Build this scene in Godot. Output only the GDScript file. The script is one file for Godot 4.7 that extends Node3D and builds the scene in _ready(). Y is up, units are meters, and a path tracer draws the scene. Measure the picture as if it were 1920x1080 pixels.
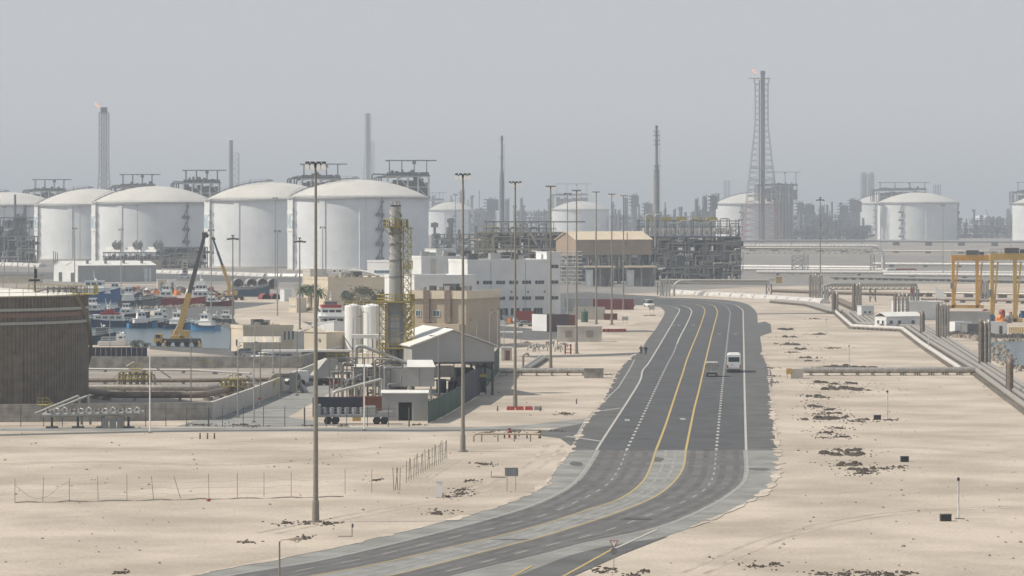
extends Node3D
# An industrial port seen over a long lens from about 28 m above the ground. x right, y up, -z away; metres.

# ---------------------------------------------------------------- mesh building
class Shape:
	var p := PackedVector3Array()
	var n := PackedVector3Array()
	func tri(a: Vector3, b: Vector3, c: Vector3, na: Vector3, nb: Vector3, nc: Vector3) -> void:
		if (c - a).cross(b - a).dot(na + nb + nc) < 0.0:
			p.append_array(PackedVector3Array([a, c, b])); n.append_array(PackedVector3Array([na, nc, nb]))
		else:
			p.append_array(PackedVector3Array([a, b, c])); n.append_array(PackedVector3Array([na, nb, nc]))
	func face(pts: Array, away: Vector3) -> void:      # flat convex face that looks away from a point
		var g: Vector3 = (pts[1] - pts[0]).cross(pts[2] - pts[0]).normalized()
		if g.dot(pts[0] - away) < 0.0:
			g = -g
		for i in range(1, pts.size() - 1):
			tri(pts[0], pts[i], pts[i + 1], g, g, g)
	func box(c: Vector3, s: Vector3, turn := Basis()) -> void:
		var x := turn.x * s.x * 0.5
		var y := turn.y * s.y * 0.5
		var z := turn.z * s.z * 0.5
		for f in [[x, y, z], [y, z, x], [z, x, y]]:
			for k in [-1.0, 1.0]:
				var m: Vector3 = c + f[0] * k
				face([m + f[1] + f[2], m + f[1] - f[2], m - f[1] - f[2], m - f[1] + f[2]], c)
	func block(x0: float, x1: float, y0: float, y1: float, z0: float, z1: float) -> void:
		box(Vector3((x0 + x1) / 2, (y0 + y1) / 2, (z0 + z1) / 2), Vector3(absf(x1 - x0), absf(y1 - y0), absf(z1 - z0)))
	func rod(a: Vector3, b: Vector3, ra: float, rb := -1.0, sides := 8, caps := true) -> void:
		if rb < 0.0:
			rb = ra
		var d := (b - a).normalized()
		var u := d.cross(Vector3.RIGHT if absf(d.x) < 0.8 else Vector3.UP).normalized()
		var w := d.cross(u)
		var ringa := []
		var ringb := []
		var ns := []
		for i in sides:
			var t := TAU * i / sides
			var q := u * cos(t) + w * sin(t)
			ns.append(q); ringa.append(a + q * ra); ringb.append(b + q * rb)
		for i in sides:
			var j := (i + 1) % sides
			if ra > 0.0:
				tri(ringa[i], ringa[j], ringb[j], ns[i], ns[j], ns[j])
			if rb > 0.0:
				tri(ringa[i], ringb[j], ringb[i], ns[i], ns[j], ns[i])
		if caps:
			if ra > 0.001: face(ringa, b)
			if rb > 0.001: face(ringb, a)
	func bar(a: Vector3, b: Vector3, w: float, h := -1.0) -> void:      # a square bar, w across and h deep
		if h < 0.0:
			h = w
		var d := b - a
		var l := d.length()
		if l < 0.001:
			return
		var yy := d / l
		var xx := yy.cross(Vector3.BACK if absf(yy.z) < 0.9 else Vector3.RIGHT).normalized()
		box((a + b) / 2, Vector3(w, l, h), Basis(xx, yy, xx.cross(yy)))
	func path(pts: Array, r: float, sides := 10, bend := 0.0) -> void:   # a round pipe along points, with bends of that radius
		var q := []
		for i in pts.size():
			if i == 0 or i == pts.size() - 1 or bend <= 0.0:
				q.append(pts[i]); continue
			var a: Vector3 = pts[i - 1] - pts[i]
			var b: Vector3 = pts[i + 1] - pts[i]
			var m: float = minf(bend, minf(a.length(), b.length()) * 0.45)
			var s: Vector3 = pts[i] + a.normalized() * m
			var e: Vector3 = pts[i] + b.normalized() * m
			for k in 5:
				var t := k / 4.0
				q.append(s.lerp(pts[i], t).lerp(Vector3(pts[i]).lerp(e, t), t))
		var d0: Vector3 = (q[1] - q[0]).normalized()
		var u := d0.cross(Vector3.RIGHT if absf(d0.x) < 0.8 else Vector3.UP).normalized()
		var last := []
		var lastn := []
		for i in q.size():
			var d: Vector3 = (q[mini(i + 1, q.size() - 1)] - q[maxi(i - 1, 0)]).normalized()
			u = (u - d * u.dot(d)).normalized()
			var w := d.cross(u)
			var ring := []
			var ns := []
			for k in sides:
				var v := u * cos(TAU * k / sides) + w * sin(TAU * k / sides)
				ns.append(v); ring.append(q[i] + v * r)
			if i == 0: face(ring, q[1])
			if i == q.size() - 1: face(ring, q[i - 1])
			if i > 0:
				for k in sides:
					var j := (k + 1) % sides
					tri(last[k], last[j], ring[j], lastn[k], lastn[j], ns[j])
					tri(last[k], ring[j], ring[k], lastn[k], ns[j], ns[k])
			last = ring; lastn = ns
	func lathe(prof: Array, sides := 24, at := Vector3.ZERO, from := 0.0, to := TAU) -> void:   # prof: Vector2(radius, height)
		for i in prof.size() - 1:
			var a: Vector2 = prof[i]
			var b: Vector2 = prof[i + 1]
			var g := Vector2(b.y - a.y, a.x - b.x).normalized()
			for k in sides:
				var t0 := from + (to - from) * k / sides
				var t1 := from + (to - from) * (k + 1) / sides
				var c0 := Vector3(cos(t0), 0, sin(t0))
				var c1 := Vector3(cos(t1), 0, sin(t1))
				var n0 := c0 * g.x + Vector3.UP * g.y
				var n1 := c1 * g.x + Vector3.UP * g.y
				var up := Vector3.UP
				if b.x > 0.001: tri(at + c0 * a.x + up * a.y, at + c1 * b.x + up * b.y, at + c0 * b.x + up * b.y, n0, n1, n0)
				if a.x > 0.001: tri(at + c0 * a.x + up * a.y, at + c1 * a.x + up * a.y, at + c1 * b.x + up * b.y, n0, n1, n1)
	func ball(c: Vector3, r: float, squash := 1.0, sides := 10) -> void:
		for i in 6:
			for k in sides:
				var q := []
				for e in [[i, k], [i + 1, k], [i + 1, k + 1], [i, k + 1]]:
					var la: float = PI * e[0] / 6 - PI / 2
					var lo: float = TAU * e[1] / sides
					q.append(Vector3(cos(la) * cos(lo), sin(la), cos(la) * sin(lo)))
				var sc := Vector3(r, r * squash, r)
				if i < 5: tri(c + q[0] * sc, c + q[1] * sc, c + q[2] * sc, q[0], q[1], q[2])
				if i > 0: tri(c + q[0] * sc, c + q[2] * sc, c + q[3] * sc, q[0], q[2], q[3])
	func extrude(pts: Array, by: Vector3) -> void:      # a convex outline given thickness
		var mid := by / 2
		for q in pts:
			mid += q / pts.size()
		var other := []
		for q in pts:
			other.append(q + by)
		face(pts, mid); face(other, mid)
		for i in pts.size():
			var j: int = (i + 1) % pts.size()
			face([pts[i], pts[j], other[j], other[i]], mid)
	func loft(rings: Array, closed := true) -> void:      # flat shaded skin over a list of rings with the same count of points
		for i in rings.size() - 1:
			var mid := Vector3.ZERO
			var cnt: int = rings[i].size()
			for k in cnt:
				mid += (rings[i][k] + rings[i + 1][k]) / (2.0 * cnt)
			for k in (cnt if closed else cnt - 1):
				var j: int = (k + 1) % cnt
				face([rings[i][k], rings[i][j], rings[i + 1][j]], mid)
				face([rings[i][k], rings[i + 1][j], rings[i + 1][k]], mid)
	func flat(pts: Array, y: float) -> void:              # a level polygon of any outline, x and z given as Vector2
		var idx := Geometry2D.triangulate_polygon(PackedVector2Array(pts))
		for i in range(0, idx.size(), 3):
			var q := []
			for k in 3:
				q.append(Vector3(pts[idx[i + k]].x, y, pts[idx[i + k]].y))
			tri(q[0], q[1], q[2], Vector3.UP, Vector3.UP, Vector3.UP)
	func strip(pts: Array, w: float, y: float) -> void:   # a level band along points (Vector2 x, z)
		for i in pts.size() - 1:
			var a: Vector2 = pts[i]
			var b: Vector2 = pts[i + 1]
			var sa := side(pts, i) * w / 2
			var sb := side(pts, i + 1) * w / 2
			var q := [a - sa, a + sa, b + sb, b - sb]
			var v := []
			for e in q: v.append(Vector3(e.x, y, e.y))
			tri(v[0], v[1], v[2], Vector3.UP, Vector3.UP, Vector3.UP)
			tri(v[0], v[2], v[3], Vector3.UP, Vector3.UP, Vector3.UP)
	func side(pts: Array, i: int) -> Vector2:
		var d: Vector2 = (pts[mini(i + 1, pts.size() - 1)] - pts[maxi(i - 1, 0)]).normalized()
		return Vector2(-d.y, d.x)
	func wall(pts: Array, w: float, y0: float, y1: float) -> void:     # an upright wall along points (Vector2 x, z)
		for i in pts.size() - 1:
			var sa := side(pts, i) * w / 2
			var sb := side(pts, i + 1) * w / 2
			var q := []
			for e in [pts[i] - sa, pts[i] + sa, pts[i + 1] + sb, pts[i + 1] - sb]:
				q.append(Vector3(e.x, y0, e.y))
			extrude(q, Vector3.UP * (y1 - y0))
	func rail(pts: Array, h: float, every := 2.0, r := 0.05, closed := false) -> void:   # a hand rail: posts, two rails
		var q := pts.duplicate()
		if closed: q.append(pts[0])
		for i in q.size() - 1:
			var a: Vector3 = q[i]
			var b: Vector3 = q[i + 1]
			for k in [0.5, 1.0]:
				bar(a + Vector3.UP * h * k, b + Vector3.UP * h * k, r)
			var cnt := maxi(1, int(round(a.distance_to(b) / every)))
			for k in cnt + 1:
				var m := a.lerp(b, float(k) / cnt)
				bar(m, m + Vector3.UP * (h - r / 2), r * 0.9)
	func truss(a: Vector3, b: Vector3, up: Vector3, every: float, r: float) -> void:     # two chords and a zigzag between
		bar(a, b, r); bar(a + up, b + up, r)
		var cnt := maxi(1, int(round(a.distance_to(b) / every)))
		for k in cnt:
			var m := a.lerp(b, float(k) / cnt)
			var e := a.lerp(b, float(k + 1) / cnt)
			bar(m, e + up, r * 0.7); bar(m, m + up, r * 0.7)
		bar(b, b + up, r * 0.7)
	func mast(levels: Array, r: float) -> void:       # a four-legged lattice tower; levels: [height, half width]
		for i in levels.size() - 1:
			var a: Array = levels[i]
			var b: Array = levels[i + 1]
			for k in 4:
				var c0 := Vector3(1 if k in [0, 3] else -1, 0, 1 if k < 2 else -1)
				var c1 := Vector3(1 if k in [3, 2] else -1, 0, 1 if (k + 1) % 4 < 2 else -1)
				c1 = Vector3([1, -1, -1, 1][(k + 1) % 4], 0, [1, 1, -1, -1][(k + 1) % 4])
				c0 = Vector3([1, -1, -1, 1][k], 0, [1, 1, -1, -1][k])
				var p0: Vector3 = c0 * a[1] + Vector3.UP * a[0]
				var p1: Vector3 = c0 * b[1] + Vector3.UP * b[0]
				var q0: Vector3 = c1 * a[1] + Vector3.UP * a[0]
				var q1: Vector3 = c1 * b[1] + Vector3.UP * b[0]
				bar(p0, p1, r); bar(p1, q1, r * 0.6); bar(p0, q1, r * 0.55); bar(q0, p1, r * 0.55)
	func pieces() -> Array:        # the same shape as separate connected pieces
		var ids := {}
		var up := PackedInt32Array()
		var find := func(i: int) -> int:
			while up[i] != i: i = up[i]
			return i
		var at := PackedInt32Array()
		for q in p:
			var key := Vector3i((q * 1000.0).round())
			if not ids.has(key):
				ids[key] = up.size(); up.append(up.size())
			at.append(ids[key])
		for i in range(0, p.size(), 3):
			var a: int = find.call(at[i])
			for k in [1, 2]:
				var b: int = find.call(at[i + k])
				up[b] = a
		var out := {}
		for i in p.size():
			var r: int = find.call(at[i])
			if not out.has(r): out[r] = Shape.new()
			out[r].p.append(p[i]); out[r].n.append(n[i])
		return out.values()
	func mesh(m: Material) -> ArrayMesh:
		var a := []
		a.resize(Mesh.ARRAY_MAX)
		a[Mesh.ARRAY_VERTEX] = p
		a[Mesh.ARRAY_NORMAL] = n
		var am := ArrayMesh.new()
		am.add_surface_from_arrays(Mesh.PRIMITIVE_TRIANGLES, a)
		am.surface_set_material(0, m)
		return am

var rng := RandomNumberGenerator.new()
var M := {}
var taken := {}

func numbered(called: String) -> String:
	taken[called] = taken.get(called, 0) + 1
	return called if taken[called] == 1 else "%s_%03d" % [called, taken[called] - 1]

const APART := "post leg stilt pedestal roof air_cooler fan_housing cooler_unit duct_panel pipe_loop vent_pipe stack_pipe loop_pipe pipe louvre slat stripe riser_pipe wall_panel outrigger machinery machine inner_unit pump_unit pipe_spool cornice lower_duct dormer gable barrier_block shelf light_panel roof_fitting side_cladding stair hoist_trolley deck pump_equipment"
const SMALL := "railing corrugation ladder caged_ladder pipe_support fence_wire dome_railing girder_rib stake"

func obj(called: String, s: Shape, m: Material, parent: Node3D, at := Vector3.ZERO) -> MeshInstance3D:
	if parent != self and called in APART.split(" "):
		var each := s.pieces()
		if each.size() > 1 and each.size() < 60:
			var first: MeshInstance3D
			for e in each:
				var o := MeshInstance3D.new()
				o.mesh = e.mesh(m); o.name = called; o.position = at
				parent.add_child(o, true)
				if first == null: first = o
			return first
	var o := MeshInstance3D.new()
	o.mesh = s.mesh(m)
	o.name = called
	o.position = at
	parent.add_child(o, true)
	if called in SMALL.split(" "): o.set_meta("kind", "stuff")
	return o

func piece(called: String, mesh: Mesh, parent: Node3D, xf: Transform3D) -> MeshInstance3D:     # alike pieces share a mesh
	var o := MeshInstance3D.new()
	o.mesh = mesh
	o.name = called
	o.transform = xf
	parent.add_child(o, true)
	return o

func thing(called: String, label: String, category: String, at := Vector3.ZERO, turn := 0.0, group := "") -> Node3D:
	var o := Node3D.new()
	o.name = numbered(called)
	add_child(o)
	o.position = at
	o.rotation.y = turn
	o.set_meta("label", label)
	o.set_meta("category", category)
	o.set_meta("kind", "thing")
	if group: o.set_meta("group", group)
	return o

func solo(called: String, s: Shape, m: Material, label: String, category: String, at := Vector3.ZERO, turn := 0.0, group := "") -> MeshInstance3D:
	var o := obj(numbered(called), s, m, self, at)
	o.rotation.y = turn
	o.set_meta("label", label)
	o.set_meta("category", category)
	o.set_meta("kind", "thing")
	if group: o.set_meta("group", group)
	return o

func copy(src: Node3D, label: String, at: Vector3, turn := 0.0, group := "") -> Node3D:
	var o: Node3D = src.duplicate()
	o.name = numbered(String(src.name).rstrip("0123456789").trim_suffix("_"))
	add_child(o)
	o.position = at
	o.rotation.y = turn
	o.set_meta("label", label)
	if group: o.set_meta("group", group)
	return o

func struct(called: String, s: Shape, m: Material, kind := "structure") -> MeshInstance3D:
	var o := obj(numbered(called), s, m, self)
	o.set_meta("kind", kind)
	return o

func grain(sd: int, freq: float, lo: Color, hi: Color, octaves := 4, size := 512) -> NoiseTexture2D:
	var f := FastNoiseLite.new()
	f.seed = sd
	f.noise_type = FastNoiseLite.TYPE_SIMPLEX_SMOOTH
	f.frequency = freq
	f.fractal_octaves = octaves
	f.fractal_gain = 0.6
	var t := NoiseTexture2D.new()
	t.width = size; t.height = size
	t.seamless = true
	t.noise = f
	var g := Gradient.new()
	g.set_color(0, lo); g.set_color(1, hi)
	g.set_offset(0, 0.22); g.set_offset(1, 0.78)
	t.color_ramp = g
	return t

func paint(called: String, r: float, g: float, b: float, rough := 0.7, metal := 0.0, tex: Texture2D = null, scale := 0.2, fine: Texture2D = null, fscale := 1.0) -> StandardMaterial3D:
	var m := StandardMaterial3D.new()
	m.resource_name = called
	m.albedo_color = Color(r, g, b).linear_to_srgb()
	m.roughness = rough
	m.metallic = metal
	if tex:
		m.albedo_texture = tex
		m.uv1_triplanar = true
		m.uv1_world_triplanar = true
		m.uv1_scale = Vector3(scale, scale, scale)
	if fine:
		m.detail_enabled = true
		m.detail_albedo = fine
		m.detail_blend_mode = BaseMaterial3D.BLEND_MODE_MUL
		m.detail_uv_layer = BaseMaterial3D.DETAIL_UV_2
		m.uv2_triplanar = true
		m.uv2_world_triplanar = true
		m.uv2_scale = Vector3(fscale, fscale, fscale)
	M[called] = m
	return m

func smooth(pts: Array, per := 6) -> Array:      # a curve through points
	var out := []
	for i in pts.size() - 1:
		var a: Vector2 = pts[maxi(i - 1, 0)]
		var b: Vector2 = pts[i]
		var c: Vector2 = pts[i + 1]
		var d: Vector2 = pts[mini(i + 2, pts.size() - 1)]
		for k in per:
			out.append(b.cubic_interpolate(c, a, d, float(k) / per))
	out.append(pts[-1])
	return out

func _ready() -> void:
	rng.seed = 7
	var cam := Camera3D.new()
	cam.name = "camera"
	cam.projection = Camera3D.PROJECTION_FRUSTUM
	cam.keep_aspect = Camera3D.KEEP_HEIGHT
	cam.near = 2.0
	cam.size = 2.0 * 1080.0 / 7000.0
	cam.frustum_offset = Vector2(0, 2.0 * (401.0 - 540.0) / 7000.0)
	cam.far = 60000.0
	cam.position = Vector3(0, 28, 0)
	add_child(cam)
	cam.current = true
	var env := Environment.new()
	env.background_mode = Environment.BG_SKY
	var sm := ProceduralSkyMaterial.new()
	sm.sky_top_color = Color(0.665, 0.70, 0.742)
	sm.sky_horizon_color = Color(0.812, 0.81, 0.818)
	sm.sky_curve = 0.12
	sm.ground_bottom_color = Color(0.55, 0.52, 0.48)
	sm.ground_horizon_color = Color(0.74, 0.74, 0.75)
	sm.sun_angle_max = 30.0
	sm.sky_energy_multiplier = 1.0
	var sky := Sky.new()
	sky.sky_material = sm
	env.sky = sky
	env.tonemap_mode = Environment.TONE_MAPPER_LINEAR
	env.tonemap_exposure = 1.02
	env.sdfgi_enabled = true
	env.ssao_enabled = true
	env.ssil_enabled = true
	env.fog_enabled = true
	env.fog_density = 0.000175
	env.fog_light_color = Color(0.92, 0.957, 1.0)
	var we := WorldEnvironment.new()
	we.name = "world_environment"
	we.environment = env
	add_child(we)
	var sun := DirectionalLight3D.new()
	sun.name = "sun"
	sun.light_color = Color(1.0, 0.96, 0.90)
	sun.light_energy = 1.5
	sun.light_angular_distance = 1.0
	sun.shadow_enabled = true
	add_child(sun)
	sun.look_at_from_position(Vector3.ZERO, Vector3(29.6, -32.6, -3.0))
	materials()
	setting()
	far_plants()
	tanks()
	flares()
	mid_plant()
	harbour()
	town()
	works()
	left_yard()
	right_side()
	roadside()
	masts()

func materials() -> void:
	var g1 := grain(1, 0.012, Color(0.93, 0.93, 0.925), Color(1, 1, 1))
	var g2 := grain(2, 0.05, Color(0.94, 0.94, 0.94), Color(1, 1, 1))
	var g3 := grain(3, 0.02, Color(0.80, 0.785, 0.77), Color(1, 1, 1), 5)
	var g4 := grain(6, 0.01, Color(0.93, 0.93, 0.93), Color(1, 1, 1))
	var sandt := grain(4, 0.006, Color(0.85, 0.845, 0.835), Color(1, 1, 1), 6, 1024)
	var sandf := grain(5, 0.03, Color(0.90, 0.895, 0.89), Color(1, 1, 1), 5, 1024)
	paint("sand", 0.555, 0.483, 0.403, 0.95, 0, sandt, 0.006, sandf, 0.06)
	paint("rut sand", 0.535, 0.46, 0.385, 0.95, 0, sandt, 0.02, sandf, 0.1)
	paint("packed sand", 0.60, 0.525, 0.445, 0.95, 0, sandt, 0.011, sandf, 0.05)
	paint("gravel", 0.36, 0.33, 0.29, 0.95, 0, sandt, 0.012, sandf, 0.09)
	paint("industrial ground", 0.275, 0.262, 0.245, 0.95, 0, sandt, 0.008, sandf, 0.03)
	paint("far plain", 0.33, 0.30, 0.265, 0.95, 0, sandt, 0.004, sandf, 0.02)
	paint("asphalt", 0.085, 0.089, 0.096, 0.9, 0, sandt, 0.02, sandf, 0.13)
	paint("old asphalt", 0.295, 0.299, 0.29, 0.9, 0, sandt, 0.02, sandf, 0.13)
	paint("pale asphalt", 0.34, 0.34, 0.33, 0.9, 0, sandt, 0.05, sandf, 0.2)
	paint("worn lane", 0.158, 0.156, 0.156, 0.9, 0, sandt, 0.02, sandf, 0.13)
	paint("tyre track", 0.128, 0.127, 0.129, 0.9, 0, sandt, 0.03, sandf, 0.2)
	paint("shoulder asphalt", 0.122, 0.125, 0.126, 0.9, 0, sandt, 0.02, sandf, 0.13)
	paint("fresh patch", 0.06, 0.06, 0.063, 0.85, 0, sandt, 0.03)
	paint("road white", 0.52, 0.51, 0.48, 0.7, 0, g3, 0.4)
	paint("faded white", 0.38, 0.375, 0.36, 0.8, 0, g3, 0.5)
	paint("road yellow", 0.56, 0.41, 0.15, 0.7, 0, g3, 0.4)
	paint("faded yellow", 0.48, 0.39, 0.20, 0.8, 0, g3, 0.5)
	paint("concrete", 0.40, 0.385, 0.355, 0.9, 0, g3, 0.05, g2, 0.3)
	paint("pale concrete", 0.58, 0.55, 0.50, 0.9, 0, g1, 0.06, g2, 0.3)
	paint("white wall", 0.77, 0.79, 0.80, 0.8, 0, g1, 0.02, g2, 0.11)
	paint("cream wall", 0.70, 0.62, 0.49, 0.85, 0, g1, 0.04, g2, 0.2)
	paint("beige wall", 0.47, 0.40, 0.31, 0.85, 0, g1, 0.04, g2, 0.2)
	paint("tan cladding", 0.40, 0.30, 0.22, 0.7, 0, g1, 0.02, g2, 0.1)
	paint("tan roof", 0.72, 0.60, 0.44, 0.6, 0, g1, 0.02)
	paint("white roof", 0.80, 0.79, 0.76, 0.6, 0, g1, 0.03, g2, 0.14)
	paint("grey cladding", 0.44, 0.44, 0.435, 0.6, 0.1, g1, 0.03, g2, 0.2)
	paint("dark grey", 0.09, 0.092, 0.095, 0.7, 0, g1, 0.1)
	paint("mid grey", 0.22, 0.22, 0.22, 0.7, 0, g1, 0.1)
	paint("black", 0.02, 0.02, 0.022, 0.6)
	paint("window", 0.03, 0.045, 0.06, 0.12)
	paint("teal glass", 0.04, 0.10, 0.14, 0.15)
	paint("galvanised", 0.40, 0.40, 0.385, 0.5, 0.35, g1, 0.3)
	paint("aged pole", 0.27, 0.25, 0.215, 0.65, 0.2, g1, 0.3)
	paint("pipe lagging", 0.50, 0.475, 0.43, 0.45, 0.45, g3, 0.12, g2, 0.6)
	paint("white lagging", 0.74, 0.73, 0.70, 0.45, 0.15, g3, 0.08)
	paint("brown pipe", 0.25, 0.20, 0.165, 0.6, 0.2, g3, 0.12)
	paint("steel", 0.145, 0.155, 0.17, 0.65, 0.2, g1, 0.1)
	paint("dark steel", 0.075, 0.078, 0.085, 0.7, 0.1, g1, 0.1)
	paint("yellow steel", 0.50, 0.41, 0.10, 0.65, 0, g3, 0.3)
	paint("crane yellow", 0.66, 0.45, 0.13, 0.55, 0, g3, 0.3)
	paint("gantry orange", 0.62, 0.33, 0.05, 0.55, 0, g1, 0.2)
	paint("beige steel", 0.36, 0.32, 0.235, 0.65, 0.1, g1, 0.1)
	paint("stack grey", 0.24, 0.26, 0.28, 0.6, 0.2)
	paint("flare lattice", 0.30, 0.28, 0.27, 0.7, 0.1)
	paint("lattice red", 0.42, 0.16, 0.13, 0.7)
	paint("tank red", 0.20, 0.125, 0.095, 0.7, 0.0)
	paint("brown tank", 0.20, 0.168, 0.135, 0.6, 0.0, g3, 0.05, g2, 0.4)
	paint("tank roof", 0.78, 0.75, 0.69, 0.75, 0, g1, 0.05)
	paint("tank wall", 0.745, 0.77, 0.79, 0.85, 0, g4, 0.012)
	paint("tank dome", 0.58, 0.565, 0.53, 0.85, 0, g4, 0.01)
	paint("sign blue", 0.05, 0.25, 0.36, 0.6)
	paint("logo blue", 0.22, 0.40, 0.50, 0.7)
	paint("hull blue", 0.03, 0.12, 0.34, 0.4, 0, g1, 0.1)
	paint("hull navy", 0.02, 0.07, 0.14, 0.4, 0, g1, 0.1)
	paint("tug blue", 0.06, 0.25, 0.48, 0.4, 0, g1, 0.1)
	paint("hull red", 0.36, 0.035, 0.03, 0.5, 0, g1, 0.1)
	paint("boat white", 0.80, 0.80, 0.78, 0.4)
	paint("boat grey", 0.17, 0.18, 0.19, 0.6, 0, g1, 0.1)
	paint("red", 0.42, 0.05, 0.035, 0.55, 0, g3, 0.3)
	paint("dark red", 0.24, 0.035, 0.04, 0.6, 0, g3, 0.3)
	paint("rust", 0.22, 0.085, 0.05, 0.8, 0, g3, 0.3)
	paint("orange", 0.65, 0.22, 0.03, 0.6)
	paint("navy", 0.018, 0.025, 0.06, 0.7, 0, g3, 0.2)
	paint("green mesh", 0.06, 0.13, 0.10, 0.85, 0, g3, 0.3)
	paint("plum cladding", 0.10, 0.07, 0.085, 0.6, 0, g1, 0.1)
	paint("leaf", 0.045, 0.085, 0.03, 0.8)
	paint("dry leaf", 0.075, 0.085, 0.05, 0.85)
	paint("bark", 0.14, 0.11, 0.085, 0.9)
	paint("rock", 0.34, 0.30, 0.255, 0.9, 0, g3, 0.3)
	paint("dark rock", 0.085, 0.08, 0.075, 0.9, 0, g3, 0.3)
	paint("weed", 0.078, 0.063, 0.05, 0.95, 0, g3, 0.5)
	paint("rubber", 0.02, 0.02, 0.02, 0.85)
	paint("skin", 0.32, 0.19, 0.13, 0.6)
	paint("overalls", 0.012, 0.018, 0.035, 0.9)
	paint("lamp lens", 0.75, 0.74, 0.70, 0.3)
	var w := paint("sea", 0.035, 0.075, 0.095, 0.16)
	w.normal_enabled = true
	var wf := FastNoiseLite.new()
	wf.seed = 9; wf.frequency = 0.03; wf.fractal_octaves = 4
	var wn := NoiseTexture2D.new()
	wn.width = 512; wn.height = 512; wn.seamless = true; wn.noise = wf; wn.as_normal_map = true; wn.bump_strength = 6.0
	w.normal_texture = wn
	w.uv1_triplanar = true; w.uv1_world_triplanar = true; w.uv1_scale = Vector3(0.05, 0.05, 0.05)
	var fl := paint("flame", 1.0, 0.5, 0.2, 1.0)
	fl.emission_enabled = true
	fl.emission = Color(1.0, 0.62, 0.44)
	fl.emission_energy_multiplier = 1.2

# ---------------------------------------------------------------- ground, roads and water
func dashes(s: Shape, pts: Array, w: float, y: float, on: float, off: float, from := 0.0) -> void:
	var walked := from
	for i in pts.size() - 1:
		var a: Vector2 = pts[i]
		var b: Vector2 = pts[i + 1]
		var l := a.distance_to(b)
		var t := 0.0
		while t < l:
			var ph := fposmod(walked + t, on + off)
			var step := minf(l - t, (on - ph) if ph < on else (on + off - ph)) + 0.001
			if ph < on:
				s.strip([a.lerp(b, t / l), a.lerp(b, minf(1.0, (t + step) / l))], w, y)
			t += step
		walked += l

func between(s: Shape, left: Array, right: Array, y: float, k0 := 0.0, k1 := 1.0) -> void:   # a sheet between two lines of the same count
	for i in left.size() - 1:
		var q := []
		for e in [left[i].lerp(right[i], k0), left[i].lerp(right[i], k1), left[i + 1].lerp(right[i + 1], k1), left[i + 1].lerp(right[i + 1], k0)]:
			q.append(Vector3(e.x, y, e.y))
		s.tri(q[0], q[1], q[2], Vector3.UP, Vector3.UP, Vector3.UP)
		s.tri(q[0], q[2], q[3], Vector3.UP, Vector3.UP, Vector3.UP)

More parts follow.
